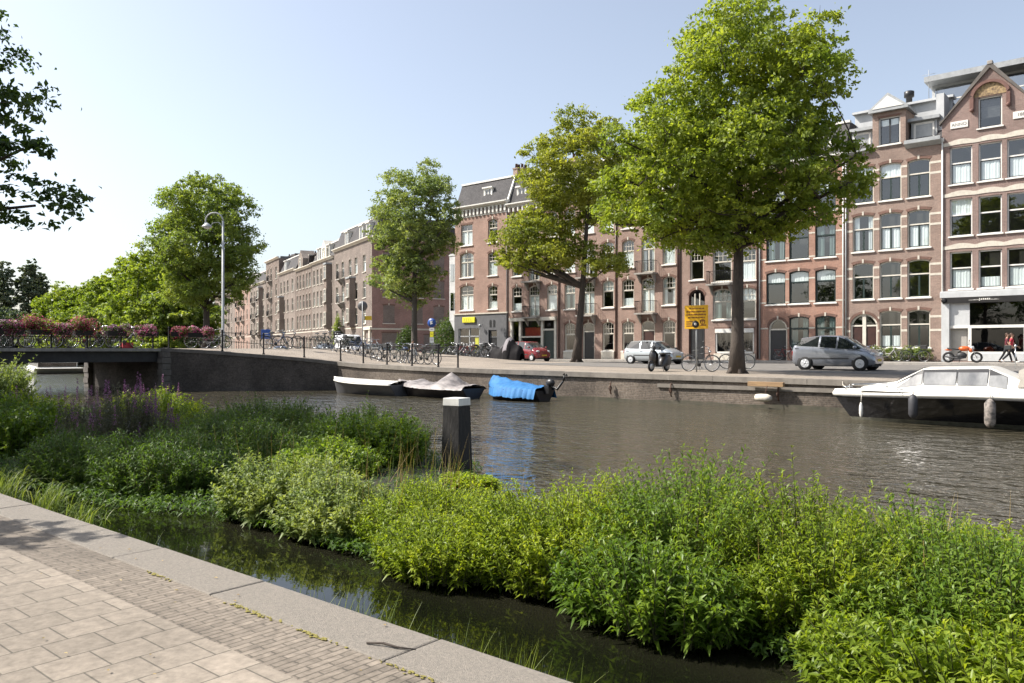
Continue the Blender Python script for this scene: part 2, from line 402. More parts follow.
# bridge over the side of the canal
br = thing('canal_bridge', 'low flat bridge with dark beam and stone corner carrying flowers and bicycles', 'bridge')
M_deck = pm('deck_edge', (.30, .285, .26), (.22, .21, .19), 2, .85, grime=.5)
M_beam = pm('bridge_beam', (.035, .035, .036), (.022, .022, .022), 3, .75, grime=.4)
b = MB()
b.box(-46.6, -38.25, -14, 18.58, 1.93, 2.08); b.build('deck', M_deck, br, bevel=.01)
b = MB()
for x in (-38.6, -40.6, -42.5, -44.4, -46.3): b.box(x - .14, x + .14, -14, 18.57, 1.43, 1.927)
b.box(-46.4, -38.5, -14, 18.56, 1.72, 1.925); b.build('beam', M_beam, br)
AP = dense([(-32.4, 24.7), (-33.6, 23.3), (-36.2, 20.3), (-38.3, 18.6)], .9)
b = MB(); wall_run(b, AP, lambda x, y: -1.0, lambda x, y: zg(x, y) - .14, 0, -.5)
b.box(-46.45, -38.36, 18.6, 19.2, -1, 1.925)
b.prism([(-46.5, 18.61), (-45.9, 18.61), (-45.9, 28), (-46.5, 28)], -1, 1.9, 'z')
b.build('abutment', M_dark, br)
b = MB(); wall_run(b, AP, lambda x, y: zg(x, y) - .14, lambda x, y: zg(x, y) + .02, .05, -.45); b.build('abutment_coping', M_quoin, br)
b = MB()
for i in range(7):
    e = .05 if i % 2 else .02; z = -.1 + i * .29
    b.box(-38.36 - e, -37.95 + e, 18.52 - e, 18.92 + e, z, z + .275)
b.build('quoin', M_quoin, br, bevel=.012)
b = MB()
for i in range(7):
    e = .05 if i % 2 else .02; z = -.1 + i * .29
    b.box(-46.75 - e, -46.2, 18.4 - e, 18.9, z, z + .275)
b.build('quoin', M_quoin, br, bevel=.012)
b = MB(); b.box(-46.5, -38.3, -14, -6, -1, 1.42); b.build('abutment', M_dark, br)

# railings: posts with two rails
def railing(pts, label, h=.98, step=1.55, mat=M_iron, rails=(.50, .93), ball=True, zf=zg, name='quay_railing'):
    root = thing(name, label, 'railing', (pts[0][0], pts[0][1], zf(*pts[0])))
    o = Vector(root.location); P = dense(pts, step); first = None
    for (x, y) in P:
        if first is None:
            b = MB(); b.box(-.028, .028, -.028, .028, 0, h); b.lathe([(.06, 0), (.06, .05), (.04, .07)], 8)
            if ball: b.ball((0, 0, h + .035), .05, 8, 6)
            first = b.mesh('post', mat)
        place('post', first, root, (x - o.x, y - o.y, zf(x, y) - o.z))
    for z in rails:
        MB().tube([(x - o.x, y - o.y, zf(x, y) - o.z + z) for x, y in P], .017, 6).build('rail', mat, root)
    return root
zb = lambda x, y: 2.08
railing([(-38.5, 18.3), (-38.5, -12)], 'black iron railing along the near edge of the bridge behind the flower boxes', name='bridge_railing', zf=zb, step=1.45)
railing([(-46.3, 18.3), (-46.3, -12)], 'black iron railing along the far edge of the bridge', name='bridge_railing', zf=zb, step=1.45)
railing([(-38.3, 19.0), (-36.3, 20.7), (-33.8, 23.7), (-32.7, 25.1), (-26.2, 25.6), (-25.0, 25.65)], 'black post and rail fence on the quay wall between the bridge and the parked bicycles')

# near bank: coping stones, brick strip, tiles
M_tile = brick_mat('paving_tile', (.285, .243, .194), (.23, .197, .157), (.125, .110, .088), .275, .28, .0055, .32, flat=True, stain=.22, bump=.5, swap=True)
M_strip = brick_mat('paving_brick', (.235, .198, .157), (.185, .156, .124), (.125, .107, .085), .21, .052, .0055, .4, flat=True, stain=.35, bump=.7, swap=True)
M_cop2 = pm('exposed_stone', (.235, .207, .172), (.165, .148, .124), 55, .9, bump=.5, bscale=150, grime=.3)
MB().add([(-60, -60, .35), (60, -60, .35), (60, 2.29, .35), (-60, 2.29, .35)], [(0, 1, 2, 3)]).build('pavement', M_tile)
tag(bpy.data.objects['pavement'], kind='structure')
MB().add([(-60, 2.29, .348), (60, 2.29, .348), (60, 2.71, .348), (-60, 2.71, .348)], [(0, 1, 2, 3)]).build('brick_pavement', M_strip)
tag(bpy.data.objects['brick_pavement'], kind='structure')
b = MB(); x = -58.0
while x < 40:
    L = random.uniform(1.35, 1.75); e = random.uniform(-.004, .004)
    b.box(x, x + L - .008, 2.705 + e, 3.12 + e, -.9, .356 + e * .7); x += L
tag(b.build('coping_kerb', M_cop2, bevel=.014), kind='structure')
tag(MB().box(-60, 60, -3, 2.70, -1, .33).build('bank_ground', M_stone), kind='structure')
# ------------------------------------------------------------------ houses
def bk(name, c, k=.82, mortar=(.33, .29, .25), stain=.3): return brick_mat(name, c, tuple(v * k for v in c), mortar, .22, .066, .007, .3, stain=stain, bump=.35)
B_BROWN = bk('brown_brick', (0.335, 0.228, 0.182)); B_RED = bk('red_brick', (0.442, 0.23, 0.16)); B_PINK = bk('rose_brick', (.355, .225, .178))
B_GABLE = bk('plum_brick', (0.288, 0.189, 0.164)); B_CORNER = bk('orange_brick', (0.435, 0.262, 0.205)); B_PALE = bk('pale_brick', (.215, .172, .148))
B_PALE2 = bk('buff_brick', (.225, .185, .158)); B_SIDE = bk('dark_rose_brick', (0.346, 0.192, 0.16)); B_ARCH = bk('arch_brick', (.20, .115, .09), .8, (.2, .13, .1))
M_WHITE = pm('white_paint', (.74, .72, .67), (.64, .62, .57), 3, .5, grime=.2); M_CREAM = pm('cream_paint', (.66, .62, .53), (.58, .54, .46), 3, .5, grime=.25)
M_BELT = pm('pale_belt_stone', (.60, .55, .46), (.50, .46, .39), 4, .8, grime=.3); M_SILL = pm('white_sill', (.72, .70, .65), (.60, .58, .53), 5, .6, grime=.2)
M_GREEN = pm('dark_green_paint', (.018, .035, .03), (.014, .026, .023), 4, .4); M_BLACKP = pm('black_paint', (.02, .02, .022), (.014, .014, .015), 4, .4)
M_GREYP = pm('grey_shop_paint', (.125, .125, .13), (.105, .105, .11), 2, .6, grime=.2); M_BROWND = pm('brown_door_paint', (.055, .022, .016), (.04, .017, .013), 5, .4)
M_SLATE = brick_mat('slate_roof', (.095, .09, .09), (.07, .067, .068), (.035, .034, .035), .2, .14, .008, .35, stain=.25, bump=.4)
M_ZINC = pm('zinc', (.36, .37, .37), (.29, .30, .30), 2, .55, metal=.3, grime=.3); M_LIGHTG = pm('light_grey_panel', (.50, .51, .51), (.43, .44, .44), 1.5, .6, grime=.2)
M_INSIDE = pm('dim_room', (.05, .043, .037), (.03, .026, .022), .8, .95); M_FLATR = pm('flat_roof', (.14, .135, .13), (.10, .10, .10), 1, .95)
M_LACE = pm('lace_curtain', (.86, .86, .84), (.70, .72, .71), 9, .9, stretch=(6, 6, .6)); M_BLIND = pm('roller_blind', (.52, .50, .46), (.48, .46, .42), 2, .9); M_GDRAPE = pm('grey_green_drape', (.20, .26, .24), (.13, .17, .16), 7, .9, stretch=(6, 6, .4))
M_GLASS = glass_mat('window_glass', (.88, .93, .93), .07); M_SKYGL = glass_mat('sky_glass', (.32, .37, .40), .26)

WINC = {}
def arch_pts(w, z, rise, n=10):
    """segmental arch from (-w/2, z) over the middle to (w/2, z)"""
    if rise < .01: return [(-w / 2, z), (w / 2, z)]
    r = (w * w / 4 + rise * rise) / (2 * rise); a = math.asin(min(1, w / 2 / r)); return [(r * math.sin(-a + 2 * a * i / n), z + rise - r + r * math.cos(-a + 2 * a * i / n)) for i in range(n + 1)]
def window_meshes(key):
    """frame, pane, sill and curtain meshes of one kind of window; origin bottom middle, wall face at y = 0"""
    if key in WINC: return WINC[key]
    w, h, rise, style, simple = key
    outer, sash = {'white': (M_WHITE, M_WHITE), 'cream': (M_CREAM, M_CREAM), 'dark': (M_GREEN, M_GREEN), 'whitedark': (M_WHITE, M_BLACKP), 'creamdark': (M_CREAM, M_GREEN)}[style[0]]
    y0, y1 = .11, .19; fw = .075; b = MB(); hs = h - rise
    top = arch_pts(w, hs, rise); it = [(x * (w - 2 * fw) / w, z - fw) for x, z in top]
    b.box(-w / 2, -w / 2 + fw, y0, y1, 0, hs); b.box(w / 2 - fw, w / 2, y0, y1, 0, hs); b.box(-w / 2 + fw, w / 2 - fw, y0, y1, 0, fw)
    for (p, q), (r_, s) in zip(zip(top, top[1:]), zip(it, it[1:])): b.prism([p, q, s, r_], y0, y1, 'y')
    def sashbox(x0, x1, z0, z1, t, ya=.135, yb=.175):
        b.box(x0, x1, ya, yb, z0, z0 + t, 1); b.box(x0, x1, ya, yb, z1 - t, z1, 1); b.box(x0, x0 + t, ya + .001, yb - .001, z0 + t, z1 - t, 1); b.box(x1 - t, x1, ya + .001, yb - .001, z0 + t, z1 - t, 1)
    xi = w / 2 - fw; tf = style[1]; zt = h * tf
    if tf < 1:
        b.box(-xi, xi, y0 - .005, y1 - .01, zt - .04, zt + .04)
        nx, nz = style[2]
        zt2 = h - fw
        for i in range(1, nx): b.box(-xi + 2 * xi * i / nx - .014, -xi + 2 * xi * i / nx + .014, .13, .17, zt + .04, zt2)
        for i in range(1, nz): zz = zt + .04 + (hs - fw * .3 - zt) * i / nz; b.box(-xi, xi, .131, .169, zz - .014, zz + .014)
        lo = zt - .04
    else: lo = h - fw - rise * .6
    ms = style[3]
    if not simple:
        for i in range(ms + 1): sashbox(-xi + 2 * xi * i / (ms + 1) + .002, -xi + 2 * xi * (i + 1) / (ms + 1) - .002, fw + .002, lo - .002, .05 if ms else .045)
    elif ms:
        b.box(-.03, .03, .12, .17, fw, lo, 1)
    fr = b.mesh('window', [outer, sash])
    g = MB(); pts = [(-w / 2 + .03, .03), (w / 2 - .03, .03)] + [(x * (w - .06) / w, z - .03) for x, z in reversed(top)]
    g.add([(x, .155, z) for x, z in pts], [tuple(range(len(pts)))]); gl = g.mesh('pane', M_GLASS)
    s = MB(); s.prism([(-.09, .0), (.12, .06), (.12, -.04), (-.09, -.075)], -w / 2 - .09, w / 2 + .09, 'x'); sl = s.mesh('sill', M_SILL)
    cur = {}
    def drape(x0, x1, z0, z1, m, nm):
        n = 22; rows = [[(lerp(x0, x1, i / n), .205 + .018 * math.sin(i * 1.9) + .01 * math.sin(i * .7), z) for i in range(n + 1)] for z in (z0, z1)]
        return rows
    for kind, (lst, m) in {'lace': ([(-xi, xi, .06, lo)], M_LACE), 'sides': ([(-xi, -xi * .45, .06, h - .1), (xi * .5, xi, .06, h - .1)], M_LACE),
                           'half': ([(-xi, xi, .06, lo * .55)], M_LACE), 'green': ([(-xi, -xi * .2, .06, h - .1), (xi * .35, xi, .06, h - .1)], M_GDRAPE),
                           'blind': ([(-xi, xi, lo * .5, h - .08)], M_BLIND), 'topblind': ([(-xi, xi, zt if tf < 1 else lo * .75, h - .05)], M_LACE)}.items():
        c = MB()
        for x0, x1, z0, z1 in lst: c.sweep(drape(x0, x1, z0, z1, m, kind), 0, True)
        cur[kind] = c.mesh('curtain', m)
    WINC[key] = (fr, gl, sl, cur); return WINC[key]
def add_window(house, x, z, w, h, rise, style, curtain=None, simple=False, y=0.0, rz=0, sill=True, glass=None):
    fr, gl, sl, cur = window_meshes((w, h, rise, style, simple))
    o = place('window', fr, house, (x, y, z), rz)
    p = place('pane', gl, o)
    if sill: place('sill', sl, o)
    if curtain: place('curtain', cur[curtain], o)
    return o
def wall_with_holes(mb, x0, x1, z0, z1, holes, depth=.30, y=0.0, mi=0, arch_mi=1, band=.16, gable=None):
    """brick front at y with openings (xc, z, w, h, rise): reveals, arch corners and a proud brick arch over each"""
    X = sorted({x0, x1} | {round(v, 4) for a in holes for v in (a[0] - a[2] / 2, a[0] + a[2] / 2)}); Z = sorted({z0, z1} | {round(v, 4) for a in holes for v in (a[1], a[1] + a[3])})
    for i in range(len(X) - 1):
        for j in range(len(Z) - 1):
            cx, cz = (X[i] + X[i + 1]) / 2, (Z[j] + Z[j + 1]) / 2
            if any(abs(cx - a[0]) < a[2] / 2 and a[1] < cz < a[1] + a[3] for a in holes): continue
            mb.add([(X[i], y, Z[j]), (X[i + 1], y, Z[j]), (X[i + 1], y, Z[j + 1]), (X[i], y, Z[j + 1])], [(0, 1, 2, 3)], mi)
    for (xc, z, w_, h_, rise) in holes:
        a, b, t = xc - w_ / 2, xc + w_ / 2, z + h_
        for f in ([(a, z), (a, t)], [(b, t), (b, z)], [(b, z), (a, z)], [(a, t), (b, t)]):
            (p, q) = f; mb.add([(p[0], y, p[1]), (p[0], y + depth, p[1]), (q[0], y + depth, q[1]), (q[0], y, q[1])], [(0, 1, 2, 3)], mi)
        if rise > .01:
            ap = [(xc + px, pz) for px, pz in arch_pts(w_, t - rise, rise)]; m_ = len(ap) // 2
            mb.prism([(a, t)] + ap[:m_ + 1], y + .002, y + .12, 'y', mi); mb.prism(ap[m_:] + [(b, t)], y + .002, y + .12, 'y', mi)
            if band:
                up = [(xc + px * (1 + 2 * band * .7 / w_), pz + band) for px, pz in arch_pts(w_, t - rise, rise)]
                for k in range(len(ap) - 1): mb.prism([ap[k], ap[k + 1], up[k + 1], up[k]], y - .018, y + .05, 'y', arch_mi)
                ks = band * .7; mb.box(xc - ks / 2, xc + ks / 2, y - .04, y + .05, t - .02, t + band + .07, 2)
        elif band:
            mb.box(a - .08, b + .08, y - .012, y + .05, t + .002, t + band, arch_mi)
def house_body(house, w, H, holes, brick, depth=10.0, arch=None, belts=(), band=.16, belt_mat=None, back=True):
    b = MB(); wall_with_holes(b, 0, w, -.3, H, holes, band=band)
    b.add([(0, 0, -.3), (0, 0, H), (0, depth, H), (0, depth, -.3)], [(0, 1, 2, 3)]); b.add([(w, 0, -.3), (w, depth, -.3), (w, depth, H), (w, 0, H)], [(0, 1, 2, 3)])
    b.add([(0, depth, -.3), (0, depth, H), (w, depth, H), (w, depth, -.3)], [(0, 1, 2, 3)])
    bm_ = belt_mat or M_BELT
    for z, hh in belts:                       # stone bands, broken at the openings
        iv = sorted((a[0] - a[2] / 2 - .001, a[0] + a[2] / 2 + .001) for a in holes if a[1] - .1 < z + hh and z < a[1] + a[3] + .02); x = 0.0
        for p, q in iv + [(w, w)]:
            if p - x > .1: b.box(x + .002, p - .002, -.012, .04, z, z + hh, 2)
            x = q
    b.build('wall', [brick, arch or B_ARCH, bm_], house)
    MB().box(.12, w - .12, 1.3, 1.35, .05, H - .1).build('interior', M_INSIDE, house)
def drainpipe(house, x, z1, mat=None, y=-.07):
    MB().tube([(x, y, .1), (x, y, z1)], .05, 8).box(x - .09, x + .09, y - .08, .0, z1, z1 + .22).build('drainpipe', mat or M_ZINC, house)
def door(house, x, z, w, h, rise, mat, leafs=1, frame=None, glass_top=.25):
    fm = frame or M_CREAM; b = MB(); hs = h - rise; top = arch_pts(w, hs, rise); it = [(px * (w - .2) / w, pz - .1) for px, pz in top]
    b.box(-w / 2, -w / 2 + .1, .1, .2, 0, hs); b.box(w / 2 - .1, w / 2, .1, .2, 0, hs)
    for (p, q), (r_, s) in zip(zip(top, top[1:]), zip(it, it[1:])): b.prism([p, q, s, r_], .1, .2, 'y')
    zl = h * (1 - glass_top); b.box(-w / 2 + .1, w / 2 - .1, .11, .19, zl - .05, zl + .05)
    if leafs == 2: b.box(-.11, .11, .08, .2, 0, h - .12)
    o = b.build('door', fm, house, (x, 0, z))
    segs = [(-w / 2 + .1, w / 2 - .1)] if leafs == 1 else [(-w / 2 + .1, -.11), (.11, w / 2 - .1)]
    for a, c in segs:
        l = MB(); l.box(a + .004, c - .004, .15, .19, .02, zl - .05); m_ = .12 * (c - a) + .03
        for z0, z1 in ((.15, zl * .4), (zl * .45, zl - .2)): l.box(a + m_, c - m_, .138, .15, z0, z1)
        l.build('door_leaf', mat, o)
        MB().lathe([(.0, 0), (.03, .01), (.035, .03), (.01, .05), (.012, .07)], 8, (c - .1, .08, zl * .45), 'y').build('handle', M_ZINC, o)
    pts = [(-w / 2 + .08, zl), (w / 2 - .08, zl)] + [(px * (w - .16) / w, pz - .08) for px, pz in reversed(top)]
    MB().add([(px, .16, pz) for px, pz in pts], [tuple(range(len(pts)))]).build('pane', M_GLASS, o)
    MB().box(-w / 2 - .1, w / 2 + .1, -.28, .1, -.32, .0 - .002).build('step', M_stone, o)
    return o
def cornice(house, w, z, d=.42, hgt=.34, mat=None, blocks=0, x0=0.0):
    b = MB(); b.prism([(-d, z + hgt), (-d, z + hgt - .1), (-d + .1, z + hgt - .14), (-.1, z + .08), (-.06, z), (.0, z), (.06, z + hgt)], x0, x0 + w, 'x')
    for i in range(blocks):
        x = x0 + (i + .5) * w / blocks; b.box(x - .07, x + .07, -.24, -.005, z - .42, z - .02)
    return b.build('cornice', mat or M_WHITE, house)
def balcony(house, x, z, w=1.55, d=.75, mat=None):
    o = MB().box(x - w / 2, x + w / 2, -d, -.004, z - .12, z).build('balcony', M_stone, house)
    b = MB(); n = 15
    for i in range(n): xx = x - w / 2 + .03 + (w - .06) * i / (n - 1); b.tube([(xx, -d + .03, z), (xx, -d + .03, z + .92)], .011, 5)
    for i in range(1, 6):
        for xx in (x - w / 2 + .03, x + w / 2 - .03): b.tube([(xx, -d + .03 + i * d / 6.4, z), (xx, -d + .03 + i * d / 6.4, z + .92)], .011, 5)
    b.tube([(x - w / 2 + .03, -.02, z + .93), (x - w / 2 + .03, -d + .03, z + .93), (x + w / 2 - .03, -d + .03, z + .93), (x + w / 2 - .03, -.02, z + .93)], .022, 6)
    b.build('balcony_railing', mat or M_iron, o)
    for xx in (x - w / 2 + .2, x + w / 2 - .2): MB().prism([(-.004, z - .142), (-d * .85, z - .142), (-.12, z - .75), (-.004, z - .8)], xx - .05, xx + .05, 'x').build('bracket', M_stone, o)
    return o
def chimney(house, x, y, z, h=1.3, w=.6, d=.9, brick=None, pots=2):
    o = MB().box(x - w / 2, x + w / 2, y - d / 2, y + d / 2, z, z + h).box(x - w / 2 - .05, x + w / 2 + .05, y - d / 2 - .05, y + d / 2 + .05, z + h, z + h + .12).build('chimney', brick or B_BROWN, house)
    b = MB()
    for i in range(pots): b.lathe([(.13, 0), (.11, .35), (.13, .38)], 8, (x, y - d / 2 + d * (i + .5) / pots, z + h + .12))
    b.build('chimney_pot', M_rust, o)
def flat_roof(house, w, H, depth=10.0):
    b = MB(); b.box(.02, w - .02, .32, depth - .02, H - .22, H - .08); b.box(.0, .22, .3, depth, H - .3, H + .12); b.box(w - .22, w, .3, depth, H - .3, H + .12)
    return b.build('roof', M_FLATR, house)
def mansard(house, w, z, h, depth=10.0, run=1.1, x0=0.0, mat=None, lip=True):
    b = MB(); b.prism([(.05, z), (run, z + h), (depth - .4, z + h), (depth, z)], x0 + .01, x0 + w - .01, 'x'); o = b.build('roof', mat or M_SLATE, house)
    if lip: MB().box(x0, x0 + w, run - .12, run + .25, z + h - .06, z + h + .1).build('ridge_cap', M_WHITE, o)
    return o
def dormer(house, x, z, w=1.1, h=1.2, y=.35, d=1.6, mat=None, roof=None, style=None):
    o = MB().box(x - w / 2 - .1, x - w / 2, y, y + d, z, z + h).box(x + w / 2, x + w / 2 + .1, y, y + d, z, z + h).box(x - w / 2 - .2, x + w / 2 + .2, y - .15, y + d, z + h, z + h + .12).build('dormer', mat or M_WHITE, house)
    fr, gl, sl, cur = window_meshes((round(w, 2), round(h, 2), 0.0, style or ('white', 1, (1, 1), 1), False))
    f = place('window', fr, o, (x, y - .1, z)); MB().box(x - w / 2, x + w / 2, y + .5, y + .55, z, z + h).build('dormer_back', M_INSIDE, o)
    place('pane', gl, f)
    return o

Z0 = 1.29
S_DARK = ('creamdark', .62, (1, 1), 1); S_DARK3 = ('dark', .66, (1, 1), 0); S_SASH = ('cream', .60, (4, 2), 0); S_SASH3 = ('cream', .62, (3, 2), 0)
S_GABLE = ('whitedark', .57, (1, 1), 0); S_DOOR = ('cream', .68, (4, 2), 1); S_PAIR = ('cream', .62, (2, 2), 1); S_PLAIN = ('cream', .6, (2, 1), 0)
CUR = ['lace', 'sides', 'half', 'green', 'blind', 'topblind', None]
def pick(i): return CUR[(i * 5 + i // 3) % 7]

# the gabled house with the grey shop front (far right)
hs = thing('gabled_house', 'plum brick house with pointed gable and 2 white tablets above a pale grey shop front', 'house', (-11.83, 55, Z0), group='canal houses on the far quay')
W = 5.18; cols = (1.04, 2.59, 4.07); holes = [(c, z, 1.22, 2.3, 0) for c in cols for z in (4.43, 7.68, 10.86)] + [(2.55, .05, 4.85, 4.0, 0), (2.59, 14.06, 1.25, 1.85, 0)]
b = MB(); wall_with_holes(b, 0, W, -.3, 14.0, [q for q in holes if q[1] < 13.9], band=.0)
wall_with_holes(b, 1.9, 3.28, 14.0, 16.0, [holes[-1]], band=0)
b.add([(0, 0, 14.0), (1.9, 0, 14.0), (1.9, 0, 16.9), (0, 0, 14.75)], [(0, 1, 2, 3)]); b.add([(3.28, 0, 14.0), (W, 0, 14.0), (W, 0, 14.75), (3.28, 0, 16.9)], [(0, 1, 2, 3)])
b.add([(1.9, 0, 16.0), (3.28, 0, 16.0), (3.28, 0, 16.9), (2.59, 0, 17.72), (1.9, 0, 16.9)], [(0, 1, 2, 3, 4)])
b.prism([(0, -.3), (0, 14.75), (2.59, 17.7), (W, 14.75), (W, -.3)], 9.8, 10, 'y'); b.add([(0, 0, -.3), (0, 0, 14.7), (0, 10, 14.7), (0, 10, -.3)], [(0, 1, 2, 3)]); b.add([(W, 0, -.3), (W, 10, -.3), (W, 10, 14.7), (W, 0, 14.7)], [(0, 1, 2, 3)])
for z in (6.98, 10.2, 13.35):                # waved stone bands over the windows
    n = 36; tp = []; bt = []
    for i in range(n + 1):
        x = W * i / n; e = max(0, max(math.cos(min(1.57, abs(x - c) / .75 * 1.57)) for c in cols)); tp.append((x, z + .13 + .14 * e)); bt.append((x, z - .08 + .03 * e))
    for i in range(n): b.prism([bt[i], bt[i + 1], tp[i + 1], tp[i]], -.03, .02, 'y', 2)
b.build('wall', [B_GABLE, B_ARCH, M_BELT], hs)
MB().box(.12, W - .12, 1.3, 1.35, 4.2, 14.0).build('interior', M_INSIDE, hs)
for i, c in enumerate(cols):
    for j, z in enumerate((4.43, 7.68, 10.86)): add_window(hs, c, z, 1.22, 2.3, 0, S_GABLE, ['lace', 'topblind', 'lace', 'half', None, 'lace', 'lace', None, 'lace'][i * 3 + j])
add_window(hs, 2.59, 14.06, 1.25, 1.85, 0, ('whitedark', 1, (1, 1), 0), None)
b = MB()
for sx in (-1, 1):
    for k in range(1): b.prism([(2.59 + sx * 2.72, 14.62), (2.59 + sx * 2.72, 14.85), (2.59 + sx * 2.5, 14.95), (2.59 + sx * .12, 17.85), (2.59, 17.98), (2.59, 17.62)], -.13, .25, 'y')
b.build('gable_coping', pm('dark_coping', (.13, .115, .10), (.09, .08, .07), 3, .8), hs)
b = MB(); b.box(2.45, 2.73, -.16, .28, 17.8, 18.02); b.build('gable_finial', M_stone, hs, bevel=.02)
b = MB(); ap = [(2.59 + x, z) for x, z in arch_pts(1.75, 15.98, .75, 14)]; up = [(2.59 + x * 1.17, z + .16) for x, z in arch_pts(1.75, 15.98, .75, 14)]
for i in range(len(ap) - 1): b.prism([ap[i], ap[i + 1], up[i + 1], up[i]], -.16, .02, 'y')
for sx in (-1, 1):
    b.box(2.59 + sx * .95 - .1, 2.59 + sx * .95 + .1, -.16, .02, 15.3, 15.98); b.ball((2.59 + sx * .95, -.1, 15.22), .13, 8, 6)
b.build('hood_moulding', pm('red_moulding', (.17, .088, .068), (.12, .062, .05), 6, .8), hs)
b = MB(); b.add([(x, -.025, z) for x, z in ap], [tuple(range(len(ap)))]); b.build('arch_panel', pm('ornament_panel', (.42, .30, .15), (.12, .08, .05), 9, .8), hs)
M_INK = pm('carved_letter', (.13, .12, .10), (.09, .08, .07), 8, .8)
def text(name, s, size, mat, parent, loc, rot=(R(90), 0, 0), ext=.006):
    cu = bpy.data.curves.new(name, 'FONT'); cu.body = s; cu.size = size; cu.align_x = 'CENTER'; cu.align_y = 'CENTER'; cu.extrude = ext
    t = bpy.data.objects.new(name, cu); COL.objects.link(t); dg = bpy.context.evaluated_depsgraph_get(); me = bpy.data.meshes.new_from_object(t.evaluated_get(dg))
    bpy.data.objects.remove(t); me.materials.clear(); me.materials.append(mat); o = place(name, me, parent, loc); o.rotation_euler = rot; return o
for x, tx in ((.95, 'ANNO'), (4.25, '1884')):
    t = MB().box(x - .48, x + .48, -.05, .02, 14.3, 14.72).build('stone_tablet', M_WHITE, hs, bevel=.01); text('lettering', tx, .27, M_INK, t, (x, -.052, 14.51))
# shop front
b = MB(); b.box(-.02, .42, -.12, .3, 0, 3.6); b.box(4.95, W + .0, -.12, .3, 0, 3.6); b.box(-.05, W, -.35, .1, 3.92, 4.25); b.box(-.05, W, -.28, .1, 4.25, 4.32); b.build('shop_pilaster', M_LIGHTG, hs, bevel=.01)
sg = MB().prism([(-.34, 3.92), (-.16, 3.58), (.1, 3.58), (.1, 3.92)], .05, W - .02, 'x').build('shop_fascia', pm('fascia_dark', (.07, .07, .072), (.055, .055, .057), 2, .5), hs)
b = MB()
for dx, hh, wd in ((-.36, .02, .10), (-.25, .02, .05), (-.16, .14, .035), (-.17, .03, .06), (-.09, .075, .045), (-.02, .08, .045), (.05, .075, .045), (.12, .08, .045), (.19, .075, .04), (.26, .02, .05), (.37, .02, .1)):
    zc = 3.75 - (.05 if dx == -.16 else 0); b.box(1.5, 3.1, -.262, -.235, 3.73, 3.745) if dx == -.36 else 0; b.box(2.3 + dx * 1.5, 2.3 + dx * 1.5 + wd * 1.4, -.30, -.235, zc - .02, zc - .02 + hh * 1.2)
b.build('logo_lettering', M_WHITE, sg)
b = MB(); b.box(.42, 4.95, .02, .1, 2.05, 2.22); b.box(1.42, 1.6, .02, .1, 0, 2.05); b.box(1.6, 4.95, .02, .1, .5, .62); b.box(4.3, 4.42, .03, .1, .62, 2.05); b.build('shop_window_frame', M_WHITE, hs)
MB().box(1.6, 4.95, .0, .12, 0, .5).build('shop_plinth', M_LIGHTG, hs)
MB().box(.42, 1.42, .3, .34, 0, 2.05).box(.55, 1.3, .28, .3, .1, 1.95).build('shop_door', pm('greige_door', (.38, .36, .32), (.33, .31, .28), 3, .6), hs)
MB().box(.42, 1.5, .06, .1, 2.22, 3.58).build('shop_panel', M_LIGHTG, hs)
MB().add([(1.6, .08, .62), (4.95, .08, .62), (4.95, .08, 2.05), (1.6, .08, 2.05)], [(0, 1, 2, 3)]).add([(1.5, .08, 2.22), (4.95, .08, 2.22), (4.95, .08, 3.58), (1.5, .08, 3.58)], [(0, 1, 2, 3)]).build('shop_pane', glass_mat('shop_glass', (.5, .52, .52), .03), hs)
MB().box(.3, W - .3, 2.4, 2.45, 0, 4).build('shop_interior', pm('shop_dark', (.02, .02, .022), (.012, .012, .012), 1, .9), hs)
b = MB(); b.lathe([(.05, 0), (.16, .02), (.16, .2), (.05, .24)], 10, (.18, -.35, 3.75), 'y'); b.tube([(.18, -.2, 3.75), (.18, -.02, 3.75)], .03); b.build('shop_lamp', M_iron, hs)
# roof: pavilion with glass screen behind the gable
MB().prism([(.05, 14.7), (2.59, 17.6), (W - .05, 14.7)], .3, 9.8, 'y').build('roof', M_SLATE, hs)
pv = MB().box(-1.5, W + 4, 4.2, 9.5, 14.0, 18.4).build('roof_pavilion', M_LIGHTG, hs)
MB().prism([(2.9, 18.4), (2.9, 18.75), (10, 18.75), (10, 18.4)], -1.7, W + 4.2, 'x').build('pavilion_roof', M_ZINC, pv)
MB().box(-1.3, W + 3.8, 4.1, 4.19, 15.6, 18.2).build('pavilion_glass', M_SKYGL, pv)
b = MB()
for i in range(7): x = -1.5 + i * 1.4; b.box(x - .03, x + .03, 2.5, 2.56, 14.6, 16.9)
b.box(-1.55, 7, 2.49, 2.57, 16.85, 16.93); b.box(-1.6, 7, 2.3, 4.1, 14.5, 14.95); b.build('terrace_rail', M_WHITE, pv)
MB().add([(-1.5, 2.53, 15), (6.9, 2.53, 15), (6.9, 2.53, 16.85), (-1.5, 2.53, 16.85)], [(0, 1, 2, 3)]).build('terrace_glass', M_SKYGL, pv)
drainpipe(hs, .03, 13.6, M_WHITE)

